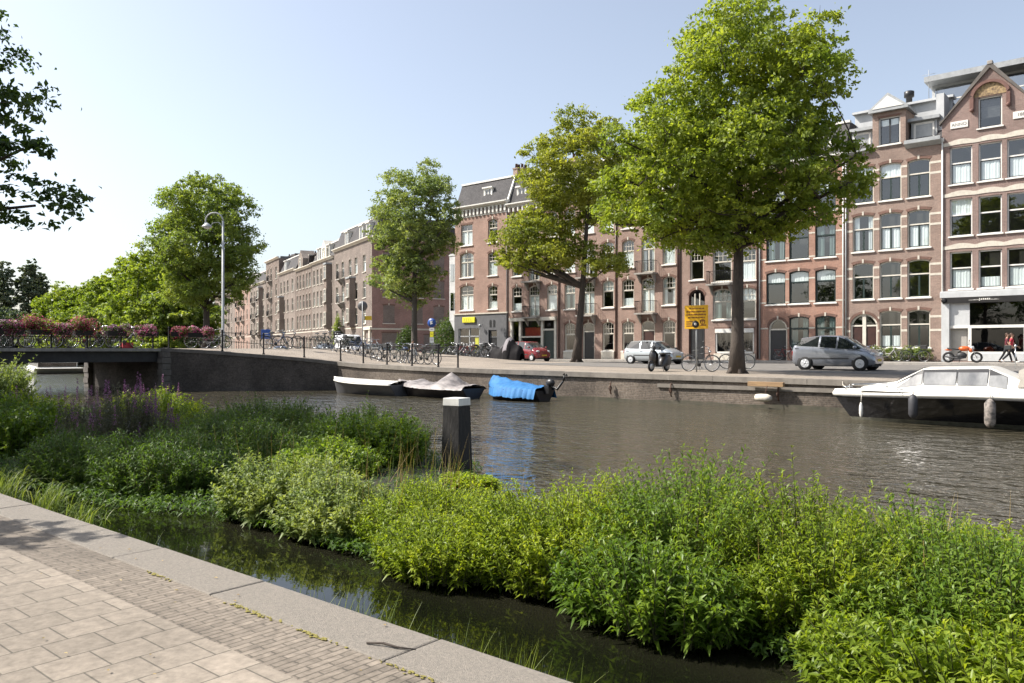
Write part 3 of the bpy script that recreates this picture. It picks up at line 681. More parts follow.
# brown house with pediment dormer
hs = thing('canal_house', 'brown brick house with white stone bands and small white pediment dormer', 'house', (-17.66, 55, Z0), group='canal houses on the far quay')
W = 5.82; cols = (1.15, 2.83, 4.5); rows = (4.03, 7.17, 10.36)
holes = [(c, z, 1.32, 2.42, .11) for c in cols for z in rows] + [(c, .85, 1.32, 2.42, .11) for c in cols[1:]] + [(1.2, 0, 1.7, 3.1, .62)]
house_body(hs, W, 13.75, holes, B_BROWN, belts=[(z + d, .14) for z in rows for d in (.5 if 0 else 1.35, 2.0)] + [(1.9, .14), (2.75, .14)])
cs = ['green', 'sides', 'green', 'sides', 'lace', 'sides', 'half', 'lace', 'green']
for i, c in enumerate(cols):
    for j, z in enumerate(rows): add_window(hs, c, z, 1.32, 2.42, .11, S_DARK, [None, 'sides', 'topblind', None, 'lace', 'topblind', None, 'lace', None][i * 3 + j])
    if i: add_window(hs, c, .85, 1.32, 2.42, .11, S_DARK, 'half' if i == 1 else None)
door(hs, 1.2, 0, 1.7, 3.1, .62, M_BROWND, 2)
b = MB(); b.prism([(-.45, 13.95), (-.45, 13.72), (-.05, 13.5), (.3, 13.5), (.3, 13.95)], 3.75, W + .0, 'x'); b.build('gutter', M_ZINC, hs); b = MB(); b.prism([(-.3, 13.9), (-.3, 13.75), (-.05, 13.6), (.3, 13.6), (.3, 13.9)], 0, 1.75, 'x'); b.build('gutter', M_ZINC, hs)
o = MB(); wall_with_holes(o, 1.75, 3.75, 13.75, 16.1, [(2.78, 13.95, 1.3, 1.8, 0)], y=-.03, band=.12); o.box(1.75, 1.85, .0, 2, 13.76, 16.1); o.box(3.65, 3.75, 0, 2, 13.76, 16.1)
o = o.build('dormer', [B_BROWN, B_ARCH, M_BELT], hs)
add_window(o, 2.78, 13.95, 1.3, 1.8, 0, ('whitedark', 1, (1, 1), 1), 'topblind', y=-.03)
MB().prism([(1.55, 16.1), (3.95, 16.1), (3.95, 16.28), (2.75, 17.25), (1.55, 16.28)], -.3, 2, 'y').build('pediment', M_ZINC, o); MB().prism([(1.8, 16.3), (3.7, 16.3), (2.75, 17.05)], -.33, -.302, 'y').build('pediment_panel', M_WHITE, o)
MB().prism([(.3, 13.7), (1.6, 15.6), (9.9, 15.6), (9.9, 13.7)], .01, W - .01, 'x').build('roof', M_SLATE, hs)
MB().box(-.1, W + .1, 2.4, 9.6, 15.6, 16.9).box(-.2, W + .2, 2.1, 9.7, 16.9, 17.05).build('roof_storey', M_LIGHTG, hs)
MB().box(3.9, 5.4, .7, 2.6, 14.0, 15.3).box(3.75, 5.6, .4, 2.7, 15.3, 15.5).build('dormer', M_ZINC, hs)
add_window(hs, 4.65, 14.05, 1.2, 1.15, 0, ('white', 1, (1, 1), 0), 'lace', y=.55, sill=False)
MB().box(.2, 1.5, .8, 2.6, 14.0, 15.3).box(.1, 1.7, .5, 2.7, 15.3, 15.5).build('dormer', M_ZINC, hs); add_window(hs, .85, 14.05, 1.1, 1.15, 0, ('white', 1, (1, 1), 0), 'lace', y=.65, sill=False)
MB().box(5.3, 5.75, .9, 3.4, 13.9, 16.9).build('chimney', M_LIGHTG, hs)
b = MB(); b.lathe([(.2, 0), (.2, .55), (.32, .6), (.32, .95), (.2, 1.0)], 12, (3.2, 3, 17.05)); b.build('flue', M_BLACKP, hs)
b = MB(); b.tube([(4.4, 3, 17), (4.4, 3, 19.2)], .02, 5); b.tube([(4.0, 3, 18.9), (4.8, 3, 18.9)], .012, 5); b.build('aerial', M_ZINC, hs)
drainpipe(hs, .08, 13.4, M_ZINC)

# red brick house with green-black windows
hs = thing('canal_house', 'bright red brick house with dark green windows and a round-arched door', 'house', (-23.6, 55, Z0), group='canal houses on the far quay')
W = 5.94; cols = (1.2, 2.85, 4.65); rows = (3.92, 7.0, 10.1)
holes = [(c, z, 1.38, 2.3, .12) for c in cols for z in rows] + [(c, .65, 1.38, 2.4, .12) for c in cols[1:]] + [(1.35, 0, 1.35, 2.9, .65)]
house_body(hs, W, 13.5, holes, B_RED, belts=[(z + d, .1) for z in rows for d in (.1, 1.7)] + [(2.2, .1)])
for i, c in enumerate(cols):
    for j, z in enumerate(rows): add_window(hs, c, z, 1.38, 2.3, .12, S_DARK3, ['topblind', 'green', 'blind', 'topblind', None, 'sides', 'topblind', 'green', 'topblind'][i * 3 + j])
    if i: add_window(hs, c, .65, 1.38, 2.4, .12, S_DARK3, 'green')
door(hs, 1.35, 0, 1.35, 2.9, .65, M_BLACKP, 1)
cornice(hs, W, 13.5); mansard(hs, W, 13.8, 2.4); dormer(hs, 1.6, 14.0); dormer(hs, 4.3, 14.0); drainpipe(hs, .06, 13.4)
drainpipe(hs, W - .1, 13.4, M_WHITE)

# house with stair windows and yellow board in front
hs = thing('canal_house', 'rose brick house with a tall arched stair door and white-framed ground-floor shop window', 'house', (-30.0, 55, Z0), group='canal houses on the far quay')
W = 6.38; holes = [(1.5, 6.0, 1.15, 2.45, .22), (1.5, 9.3, 1.15, 2.45, .22), (1.5, 0, 1.35, 5.3, .5), (3.55, 2.95, 1.5, 2.3, .18), (5.5, 2.95, 1.3, 2.3, .18), (3.55, 5.75, 1.5, 2.5, .18), (5.5, 5.75, 1.3, 2.4, .18), (3.55, 9.1, 1.5, 2.4, .18), (5.5, 9.1, 1.3, 2.4, .18), (4.5, .5, 3.0, 1.75, 0)]
house_body(hs, W, 13.6, holes, B_PINK)
for (x, z, w_, h_, r_), c in zip(holes, [None, 'lace', 0, 'green', 'topblind', None, 'lace', 'lace', None, 0]):
    if c != 0: add_window(hs, x, z, w_, h_, r_, S_SASH, c)
d_ = door(hs, 1.5, 0, 1.35, 5.3, .5, M_BLACKP, 1, M_BROWND, .42)
b = MB()
for x in (-.2, .2): b.box(x - .04, x + .04, .08, .15, 3.2, 5.0)
b.build('mullion', M_CREAM, d_)
b = MB(); b.box(3.0, 6.0, -.06, .2, 2.0, 2.3)
for x in (3.04, 4.35, 4.75, 5.96): b.box(x - .06, x + .06, .05, .2, .5, 2.0)
b.box(3.0, 6.0, .05, .2, .5, .62); f_ = b.build('shop_window_frame', M_WHITE, hs)
MB().add([(3.0, .12, .6), (6.0, .12, .6), (6.0, .12, 2.0), (3.0, .12, 2.0)], [(0, 1, 2, 3)]).build('shop_pane', M_GLASS, hs)
MB().box(2.9, 6.1, -.06, .05, 0, .48).build('shop_plinth', M_BELT, hs)
balcony(hs, 3.55, 5.6, 1.9); cornice(hs, W, 13.6, blocks=12); mansard(hs, W, 13.95, 2.5); dormer(hs, 1.7, 14.2); dormer(hs, 4.6, 14.2); drainpipe(hs, .08, 13.4, M_BROWND); drainpipe(hs, W - .1, 13.4, M_BROWND)

# three matching rose houses with balconies; the left one has the cream shop front
for n, (X0, W, lab, shop) in enumerate(((-35.62, 5.6, 'rose brick house with cream balcony doors standing behind the small silver car', False), (-41.41, 5.77, 'rose brick house half hidden by the slim leaning tree on the street', False),
                                       (-47.28, 5.85, 'rose brick house with cream shop front behind the red van', True))):
    hs = thing('canal_house', lab, 'house', (X0, 55, Z0), group='canal houses on the far quay')
    cols = (1.05, W / 2 + .1, W - .85); rows = (4.2, 7.35, 10.5)
    holes = [(c, z, 1.12, 2.25, .2) for c in (cols[0], cols[2]) for z in rows] + [(cols[1], z - .5, 1.2, 2.75, .2) for z in rows[:2]] + [(cols[1], rows[2], 1.12, 2.25, .2)]
    if not shop: holes += [(cols[0], .65, 1.12, 2.4, .2), (cols[2], .65, 1.12, 2.4, .2)] + [(W / 2 + .1, 0.0, 1.2, 3.05, .2)]
    else: holes += [(W / 2, 0.02, W - .7, 3.3, 0)]
    house_body(hs, W, 13.6, holes, B_PINK)
    for i, c in enumerate((cols[0], cols[2])):
        for j, z in enumerate(rows): add_window(hs, c, z, 1.12, 2.25, .2, S_SASH if n == 0 else S_SASH3, ['half', 'lace', 'topblind', 'sides', 'lace', 'half', 'green'][(n * 6 + i * 3 + j) % 7])
    for j, z in enumerate(rows[:2]): add_window(hs, cols[1], z - .5, 1.2, 2.75, .2, S_DOOR, ['lace', 'sides'][j], sill=False); balcony(hs, cols[1], z - .55, 1.7)
    add_window(hs, cols[1], rows[2], 1.12, 2.25, .2, S_SASH3, 'lace')
    if not shop:
        add_window(hs, cols[0], .65, 1.12, 2.4, .2, S_SASH, None); add_window(hs, cols[2], .65, 1.12, 2.4, .2, S_SASH, None)
        door(hs, W / 2 + .1, 0, 1.2, 3.05, .2, [M_BROWND, M_BLACKP][n], 1)
        b = MB()
        for c in (cols[0], cols[2]): b.box(c - .62, c + .62, -.1, -.004, 0, .6)
        b.build('plinth', M_BELT, hs)
    else:
        b = MB(); b.box(.3, W - .3, -.25, .1, 3.32, 3.62)
        for x in (.42, 1.45, 3.95, W - .45): b.box(x - .12, x + .12, -.06, .15, 0, 3.32)
        b.box(1.57, 3.83, -.03, .12, 1.85, 1.98); b.box(1.57, 3.83, -.04, .12, 0, .55); b.box(.54, 1.33, -.04, .12, 0, .7); b.box(4.07, W - .57, -.02, .12, 2.45, 2.6); b.build('shop_front', M_CREAM, hs)
        MB().add([(.5, .08, .6), (4, .08, .6), (4, .08, 3.32), (.5, .08, 3.32)], [(0, 1, 2, 3)]).build('shop_pane', M_GLASS, hs)
        MB().box(1.62, 3.8, .5, .55, 1.98, 2.75).build('red_blind', pm('red_cloth', (.5, .06, .03), (.36, .04, .025), 5, .8), hs)
        MB().box(4.1, W - .6, .1, .14, 0, 2.45).build('shop_door', M_GREEN, hs)
        b = MB(); b.lathe([(.0, 0), (.2, .01), (.2, .05), (0, .06)], 14, (4.75, -.08, 2.95), 'y'); b.build('round_sign', M_BLACKP, hs)
    cornice(hs, W, 13.6, blocks=11); mansard(hs, W, 13.95, 2.7); dormer(hs, 1.3, 14.3, .9, 1.1); dormer(hs, W - 1.5, 14.3, .9, 1.1)
    chimney(hs, .2, 2, 16.4, 1.0, brick=B_BROWN); drainpipe(hs, W - .05, 13.4, M_BROWND)

# corner house with the charcoal shop
hs = thing('corner_house', 'orange brick corner house with slate mansard above a charcoal shop with yellow sign', 'house', (-54.0, 55, Z0), group='canal houses on the far quay')
W = 6.72; rows = (4.5, 7.6, 10.65); holes = [(1.55, z, 1.75, 2.4, .25) for z in rows[:2]] + [(1.55, rows[2], 1.5, 2.0, 0)] + [(4.85, z, 1.15, 2.2, .2) for z in rows]
holes += [(1.9, .1, 2.75, 2.7, 0), (4.9, 0, 1.05, 2.6, 0)]
house_body(hs, W, 13.3, holes, B_CORNER, band=.18)
for j in range(2): add_window(hs, 1.55, rows[j], 1.75, 2.4, .25, S_PAIR, ['lace', 'sides'][j])
add_window(hs, 1.55, rows[2], 1.5, 2.0, 0, ('white', .7, (2, 1), 1), 'lace')
for j in range(3): add_window(hs, 4.85, rows[j], 1.15, 2.2, .2, S_SASH3, ['half', 'lace', None][j])
b = MB(); wall_with_holes(b, -.03, W + .02, -.2, 4.1, [(1.9, .1, 2.75, 2.7, 0), (4.9, 0, 1.05, 2.6, 0)], y=-.06, band=0); b.box(-.03, .0, -.058, 10, -.2, 4.1)
for x in (4.65, 5.1): b.prism([(x - .13, 2.85), (x + .13, 2.85)] + [(x - px, pz) for px, pz in arch_pts(.26, 3.4, .13, 6)], -.075, -.062, 'y', 1)
b.build('shop_front', [M_GREYP, M_BLACKP], hs)
MB().box(-.05, W + .03, -.14, .02, 4.1, 4.22).build('shop_cornice', M_BELT, hs)
b = MB()
for x in (.6, 1.9, 3.2): b.box(x - .06, x + .06, .02, .12, .1, 2.8)
b.box(.55, 3.25, .02, .12, 2.0, 2.1); b.build('shop_window_frame', M_ZINC, hs)
MB().add([(.55, .08, .1), (3.25, .08, .1), (3.25, .08, 2.8), (.55, .08, 2.8)], [(0, 1, 2, 3)]).build('shop_pane', M_GLASS, hs)
M_YEL = pm('yellow_sign', (.78, .72, .02), (.70, .63, .02), 5, .5)
s_ = MB().box(1.15, 2.75, -.2, -.07, 3.35, 3.85).build('shop_sign', M_YEL, hs, bevel=.02)
b = MB()
for x in (1.45, 1.7, 1.95, 2.2, 2.42): b.box(x - .035, x + .035, -.206, -.2, 3.45, 3.75)
b.box(1.42, 2.45, -.204, -.2, 3.44, 3.47)
b.build('lettering', pm('sign_print', (.42, .40, .03), (.36, .34, .03), 5, .6), s_)
MB().box(2.55, 3.0, .1, .13, .5, 1.95).build('poster', M_YEL, hs)
door(hs, 4.9, 0, 1.05, 2.6, 0, M_BLACKP, 1, M_GREYP)
b = MB(); b.lathe([(.0, 0), (.15, .02), (.15, .12), (0, .16)], 10, (3.6, -.45, 3.0), 'y'); b.tube([(3.6, -.3, 3.0), (3.6, -.06, 3.2)], .02, 5); b.build('wall_lamp', M_ZINC, hs)
cornice(hs, W, 14.0, d=.5, mat=M_WHITE); b = MB(); b.box(0, W, -.03, .1, 13.3, 13.42)
for i in range(14): x = .22 + i * .48; b.box(x - .1, x + .1, -.2, -.03, 13.42, 14.0)
b.box(0, W, -.02, .1, 13.42, 14.0, 1); b.build('frieze', [M_WHITE, B_ARCH], hs)
mansard(hs, W, 14.33, 2.35, run=1.0); dormer(hs, 3.9, 14.9, .85, .95, y=.4); chimney(hs, W - .2, 1.6, 16.5, .9, .5, .7)
b = MB(); b.box(W - .12, W + .06, -.35, 1.6, 14.2, 14.4); b.prism([(-.1, 14.3), (1.0, 16.75), (1.2, 16.75), (.1, 14.3)], W - .07, W + .05, 'x'); b.build('party_wall', M_WHITE, hs)
drainpipe(hs, W - .08, 13.2, M_GREYP)
b = MB(); b.box(-1.25, -.02, .5, 1.9, 3.6, 9.9); b.prism([(-1.2, 3.6), (-.02, 3.6), (-.02, 1.6)], .52, 1.88, 'y'); b.box(-1.3, -.0, .45, 1.95, 9.9, 10.1)
ow = b.build('oriel', pm('oriel_paint', (.58, .585, .58), (.48, .485, .48), 2, .6, grime=.2), hs)
b = MB()
for z in (4.6, 7.4):
    b.box(-1.1, -.65, .48, .499, z, z + 1.7); b.box(-.55, -.12, .48, .499, z, z + 1.7)
b.build('oriel_pane', M_SKYGL, ow)

# one more house beyond the right edge of the photograph
hs = thing('canal_house', 'brown brick house next to the gabled house with cream windows', 'house', (-6.62, 55, Z0), group='canal houses on the far quay')
W = 6.0; cols = (1.1, 3.0, 4.9); holes = [(c, z, 1.2, 2.3, .2) for c in cols for z in (.8, 4.2, 7.4, 10.5)]; house_body(hs, W, 13.7, holes, B_BROWN)
for i, (c, z, w_, h_, r_) in enumerate(holes): add_window(hs, c, z, w_, h_, r_, S_SASH3, pick(i))
cornice(hs, W, 13.7); mansard(hs, W, 14.0, 2.2)
# ------------------------------------------------------------------ the further row beyond the side street
B_UMBER = bk('umber_brick', (.165, .122, .10))
TD = Vector((-.934, .358, 0)); C0 = Vector((-77.4, 64.2, 0)); RZ2 = R(-21.0)
SM = {}
def small_window(w, h, rise=.12, mats=None, key='a'):
    k = (w, h, rise, key)
    if k not in SM:
        b = MB(); f = .09; b.box(-w / 2, -w / 2 + f, .08, .16, 0, h); b.box(w / 2 - f, w / 2, .08, .16, 0, h); b.box(-w / 2 + f, w / 2 - f, .08, .16, 0, f); b.box(-w / 2 + f, w / 2 - f, .08, .16, h - f, h)
        b.box(-w / 2 + f, w / 2 - f, .085, .155, h * .6 - .04, h * .6 + .04); b.box(-.025, .025, .09, .15, h * .64, h - f); b.prism([(-.1, 0), (.1, .05), (.1, -.05), (-.1, -.08)], -w / 2 - .1, w / 2 + .1, 'x')
        b.add([(-w / 2 + f, .12, f), (w / 2 - f, .12, f), (w / 2 - f, .12, h - f), (-w / 2 + f, .12, h - f)], [(0, 1, 2, 3)], 1)
        if key == 'b': b.add([(-w / 2 + f, .2, f), (w / 2 - f, .2, f), (w / 2 - f, .2, h * .55), (-w / 2 + f, .2, h * .55)], [(0, 1, 2, 3)], 2)
        SM[k] = b.mesh('window', [M_CREAM, M_GLASS, M_LACE])
    return SM[k]
def row_house(k0, w, H, cols, rows, label, brick, gdoors=(), roof='mansard', rh=2.4, dorm=(), side=None, balc=(), ww=1.15, wh=2.2, origin=None, rz=None, d=None, ground=True, depth=11, z0=1.2):
    o = (C0 + TD * (k0 + w)) if origin is None else Vector(origin)
    hs = thing('canal_house', label, 'house', (o.x, o.y, z0), RZ2 if rz is None else rz, 'houses of the further row beyond the side street')
    holes = [(c, z, ww, wh, .15) for c in cols for z in rows] + ([(c, .7, ww, 2.3, .15) for c in cols if c not in gdoors] if ground else []) + [(c, 0, 1.25, 3.0, .2) for c in gdoors]
    house_body(hs, w, H, holes, brick, depth=depth, belts=[(rows[0] - .5, .14)], arch=brick)
    n = 0
    for (c, z, w_, h_, r_) in holes:
        if z == 0: door(hs, c, 0, 1.25, 3.0, .2, random.choice([M_BROWND, M_BLACKP, M_GREEN]), 1)
        else: place('window', small_window(w_, h_, .12, None, 'ab'[(n * 7 + n // 4) % 2]), hs, (c, 0, z))
        n += 1
    for c in balc:
        for z in rows: balcony(hs, c, z - .2, 1.6)
    cornice(hs, w, H, mat=M_CREAM)
    if roof == 'mansard': mansard(hs, w, H + .3, rh, depth=depth)
    else: flat_roof(hs, w, H + .3, depth)
    for x in dorm: dormer(hs, x, H + .5, 1.25, 1.7, y=.15, d=1.8)
    return hs
RW = (4.2, 7.5, 10.8)
hA = row_house(0, 16.6, 14.7, (1.6, 4.3, 7.6, 10.2, 13.6), RW, 'pale corner house with balconies and slate mansard at the corner of the side street', B_PALE, gdoors=(4.3,), dorm=(5.5, 11.8, 14.6), balc=(4.3,), rh=2.6)
# its side along the side street
hol = [(y, z, 1.5, 2.3, .1) for z in RW for y in (2.2, 6.0, 9.0)] + [(2.4, .6, 2.2, 2.4, 0), (8.0, .6, 2.2, 2.2, 0)]
b = MB(); wall_with_holes(b, 0, 11, -.3, 14.72, hol, band=.16); b.box(.0, 11, -.06, .02, 3.4, 3.6, 2)
sw = b.build('side_wall', [B_SIDE, B_ARCH, M_BELT], hA, (16.62, 0, 0), R(90))
for (y, z, w_, h_, r_) in hol: place('window', small_window(w_, h_, .12, None, 'b' if z > 3 else 'a'), sw, (y, 0, z))
MB().box(0, 11, .8, .85, 0, 14).build('interior', M_INSIDE, sw)
b = MB(); b.box(13.9, 16.2, -.12, -.002, 0, .35)
for x in (13.95, 16.05): b.box(x - .22, x + .22, -.2, -.002, .35, 3.4)
b.box(13.6, 16.66, -.3, -.002, 3.4, 3.75); b.build('door_surround', M_CREAM, hA)
cornice(sw, 11, 14.7, mat=M_CREAM)
for i, (wd, H, br_, lb) in enumerate(((8.5, 14.2, B_SIDE, 'dark rose house in the side street next to the pale corner house'), (9, 15.0, B_PINK, 'rose house deeper in the side street behind the tall dark bush'), (10, 14.4, B_BROWN, 'brown house at the far end of the side street'))):
    s0 = 11.1 + (0, 8.5, 17.5)[i]; row_house(0, wd, H, [wd * f for f in (.16, .38, .62, .84)], RW, lb, br_, gdoors=(wd * .38,), origin=(C0.x + .358 * s0, C0.y + .934 * s0, 0), rz=R(69), ww=1.2)
row_house(16.7, 11.9, 14.0, (1.3, 3.3, 5.3, 7.2, 9.2, 10.7), RW, 'buff brick house with two roof dormers left of the pale corner house', B_PALE2, gdoors=(5.3,), dorm=(3.2, 8.6), ww=1.0, wh=2.3)
row_house(28.7, 10.3, 13.9, (1.2, 3.1, 5.2, 7.3, 9.1), RW, 'buff brick house with flat roof and tall party walls in the further row', B_UMBER, gdoors=(3.1,), roof='flat', ww=1.0, wh=2.3)
row_house(39.1, 12.4, 14.3, (1.7, 4.2, 6.8, 10.2), RW, 'pale brick house with white dormers and wide garage door in the further row', B_PALE, gdoors=(6.8,), dorm=(4.2,), ww=1.1)
row_house(51.6, 11.1, 17.5, (1.8, 4.6, 8.9), RW + (14.0,), 'tallest narrow pale house of the further row rising above its neighbours', B_UMBER, gdoors=(4.6,), roof='flat', balc=(4.6,))
row_house(62.8, 16, 14.0, (1.8, 4.6, 7.4, 10.4, 13.8), RW, 'pale brick house with balconies right of the linden behind the lamp post', B_PALE2, gdoors=(4.6,), balc=(4.6, 10.4))
row_house(78.9, 18, 14.6, (2, 5, 8, 11, 15), RW, 'rose house with balconies behind the linden trunk at the bridge', B_PINK, gdoors=(5,), balc=(5, 11), dorm=(5, 11))
row_house(97, 30, 14.2, (2, 6, 10, 14, 18, 22, 26), RW, 'long pale house at the left end of the further row', B_PALE, gdoors=(6, 18), balc=(10, 22))
# roof storeys, gables, party walls and chimneys that break the roof line
rowh = [o for o in bpy.data.objects if o.get('group') == 'houses of the further row beyond the side street']
b1, b2, cc, dd = rowh[4], rowh[5], rowh[6], rowh[7]
M_TAR = pm('tarred_wall', (.055, .045, .042), (.04, .034, .032), 2, .9)
for hN, x, h_ in ((b1, .2, 2.6), (b1, 11.7, 2.9), (b2, .2, 3.2), (b2, 5.2, 2.4), (cc, .2, 2.2), (cc, 12.2, 2.6), (dd, 11.0, 1.0)):
    o = MB().prism([(.5, 13.6), (.9, 13.8 + h_), (4.5, 13.8 + h_), (6, 13.6)], x - .17, x + .17, 'x').build('party_wall', M_TAR, hN); MB().box(x - .22, x + .22, .8, 4.6, 13.8 + h_, 13.92 + h_).build('wall_cap', M_CREAM, o)
MB().prism([(1.6, 14.2), (4.6, 14.2), (4.6, 15.8), (3.1, 17.2), (1.6, 15.8)], .0, 2.2, 'y').build('gable', B_PALE2, b2); place('window', small_window(1.0, 1.5, .1, None, 'a'), b2, (3.1, -.15, 14.4))
MB().box(5.8, 9.8, 1.6, 6, 14.0, 16.2).box(5.6, 10, 1.4, 6.2, 16.2, 16.4).build('roof_storey', M_TAR, b2)
for x in (6.8, 8.6): place('window', small_window(1.0, 1.5, .1, None, 'a'), b2, (x, 1.45, 14.4))
MB().prism([(5.4, 14.3), (8.2, 14.3), (8.2, 15.8), (6.8, 17.1), (5.4, 15.8)], -.05, 2.0, 'y').build('gable', M_CREAM, b1); place('window', small_window(1.2, 1.5, .1, None, 'a'), b1, (6.8, -.2, 14.5))
chimney(cc, 8.5, 4, 16.0, 1.6, 1.6, 1.0, B_BROWN, 3); chimney(dd, 3.0, 4, 17.0, 1.8, 1.2, 1.0, M_TAR, 2); chimney(b1, 3.2, 4.5, 15.8, 1.6, .9, 1.0, B_BROWN, 2); MB().box(5.0, 10.8, 3, 8, 17.2, 18.6).build('roof_storey', M_TAR, dd)
def bay(house, x, z0, z1, w=2.0, d=.7):
    o = MB().prism([(x - w / 2, -.002), (x - w / 2 + .35, -d), (x + w / 2 - .35, -d), (x + w / 2, -.002)], z0, z1, 'z').build('bay', B_UMBER, house)
    MB().prism([(x - w / 2 - .1, -.002), (x - w / 2 + .3, -d - .12), (x + w / 2 - .3, -d - .12), (x + w / 2 + .1, -.002)], z1, z1 + .22, 'z').build('bay_roof', M_ZINC, o)
    z = z0 + .6
    while z + 2 < z1: place('window', small_window(1.1, 1.9, .1, None, 'a'), o, (x, -d - .17, z)); z += 3.3
bay(b1, 9.95, 3.9, 13.2); bay(cc, 2.9, 3.9, 10.2); bay(rowh[8], 12.1, 3.9, 13.2); bay(hA, 8.9, 3.9, 10.3, 2.2)
for hN, xs_, zz in ((hA, (2.2, 9.0), 17.2),):
    for x in xs_: chimney(hN, x, 3.5, zz, 1.1, .7, 1.2)
# clipped dark bushes and ivy in the side street come with the trees
# ------------------------------------------------------------------ trees
def unit(n):
    v = rng.normal(size=(n, 3)); return v / np.linalg.norm(v, axis=1, keepdims=True)
def leaf_cloud(pos, out, size, fold=.25, up=.5, jitter=.8, slim=.55):
    """one folded leaf per point: 4 corners, 2 triangles, turned outward and upward with scatter"""
    n = len(pos); nrm = out * .6 + np.array([0, 0, up]) + rng.normal(size=(n, 3)) * jitter; nrm /= np.linalg.norm(nrm, axis=1, keepdims=True)
    t = np.cross(nrm, unit(n)); t /= np.linalg.norm(t, axis=1, keepdims=True); s = np.cross(nrm, t)
    L = size * rng.uniform(.7, 1.3, (n, 1)); W = L * slim
    base = pos - t * L * .5; tip = pos + t * L * .5; lf = pos - s * W * .5 + nrm * W * fold; rt = pos + s * W * .5 + nrm * W * fold
    v = np.stack([base, rt, tip, lf], 1).reshape(-1, 3); i = np.arange(n)[:, None] * 4
    return v, np.concatenate([i + 0, i + 1, i + 2, i + 0, i + 2, i + 3], 1).ravel()
def bend(p, q, k=4, sag=.12):
    p, q = Vector(p), Vector(q); d = q - p; off = Vector((random.uniform(-1, 1), random.uniform(-1, 1), random.uniform(-.2, 1))) * d.length * sag
    return [p + d * (i / k) + off * math.sin(math.pi * i / k) for i in range(k + 1)]
def tree(name, label, loc, trunk_h, top, rad, crown_c, n_clump, leaves, leaf, mat, bark, r0=.25, lean=(0, 0), clump_r=(.9, 1.6), flat=1.0, group=None, open_=.18, lobes=None, low=None, limbs=9, thin=1.0, seed=1, stuff_in=.35, twig=True, up=.5):
    """tapered trunk, limbs to every leaf clump, crown of single leaves. crown_c, lobes: (x, y, z, rx, ry, rz) ellipsoids relative to the base"""
    global rng
    rng = np.random.default_rng(seed); random.seed(seed)
    t = thing(name, label, 'tree', loc, group=group)
    lobes = lobes or [(crown_c[0], crown_c[1], crown_c[2], rad[0], rad[1], rad[2])]
    # clump centres spread through the lobes, more towards the outside
    C = []; wts = np.array([l[3] * l[4] * l[5] for l in lobes]) ** .8; wts /= wts.sum(); tries = 0
    while len(C) < n_clump and tries < 20000:
        tries += 1
        l = lobes[rng.choice(len(lobes), p=wts)]; d = unit(1)[0]; f = rng.uniform(stuff_in, .92) ** .7
        p = np.array(l[:3]) + d * np.array(l[3:]) * f
        r = rng.uniform(*clump_r)
        if low and p[2] < low: continue
        if any(np.linalg.norm(p - q[0]) < (r + q[1]) * (1 - open_) * .62 for q in C): continue
        C.append((p, r))
    # trunk
    base = Vector((0, 0, -.15)); topz = top * .82; path = []; n = 9
    for i in range(n + 1):
        f = i / n; path.append((lean[0] * f + .12 * math.sin(3 * f + seed) * f, lean[1] * f + .1 * math.cos(2.3 * f + seed) * f, -.15 + (topz + .15) * f))
    rs = [r0 * (1.35 if i == 0 else 1.0) * (1 - .88 * (i / n) ** .9) + .015 for i in range(n + 1)]
    tb = MB(); tb.tube(path, rs, 10)
    for i in range(5):
        a = i * 1.26 + seed; tb.tube([(math.cos(a) * r0 * 1.9, math.sin(a) * r0 * 1.9, -.12), (math.cos(a) * r0 * 1.0, math.sin(a) * r0 * 1.0, .12), (math.cos(a) * r0 * .55, math.sin(a) * r0 * .55, .55)], [r0 * .2, r0 * .42, r0 * .3], 6)
    P = [Vector(p) for p in path]
    def at_h(z):
        for p, q, ra, rb in zip(P, P[1:], rs, rs[1:]):
            if p.z <= z <= q.z: f = (z - p.z) / (q.z - p.z); return p.lerp(q, f), lerp(ra, rb, f)
        return P[-1], rs[-1]
    order = sorted(range(len(C)), key=lambda i: -np.linalg.norm(C[i][0][:2])); nodes = []
    for c_i, i in enumerate(order):
        p = Vector(C[i][0]); hd = math.hypot(p.x - lean[0] * .5, p.y - lean[1] * .5)
        if c_i < limbs or not nodes:
            z = min(topz * .95, max(trunk_h, p.z - hd * random.uniform(.55, .9))); a, ra = at_h(z); bl = bend(a, p, 6, .09); r_ = min(ra * .62, .05 + .018 * (p - a).length) * thin
        else:
            cand = [q for q in nodes if q[0].z < p.z + .6] or nodes; a, ra = min(cand, key=lambda q: (q[0] - p).length + .25 * max(0, q[0].z - p.z)); tr = at_h(max(trunk_h, p.z - hd * .7))
            if (tr[0] - p).length < (a - p).length: a, ra = tr[0], tr[1] * .5
            bl = bend(a, p, 4, .1); r_ = min(ra * .75, .03 + .012 * (p - a).length) * thin
        rr = [r_ * (1 - .72 * k_ / (len(bl) - 1)) + .006 for k_ in range(len(bl))]; tb.tube(bl, rr, 6, caps=False)
        nodes += [(bl[k_], rr[k_]) for k_ in range(2, len(bl))]
        if twig:
            for _ in range(3):
                e = p + Vector(unit(1)[0]) * C[i][1] * .8; tb.tube(bend(p, e, 2, .1), [.016, .011, .005], 4, caps=False)
    tb.build('trunk', bark, t)
    # leaves, sprays inside every clump: thin towards the rim so that sky shows through
    per = np.array([q[1] ** 2 for q in C]); per = np.maximum(20, (per / per.sum() * leaves)).astype(int); pos = []; out = []; tone = []
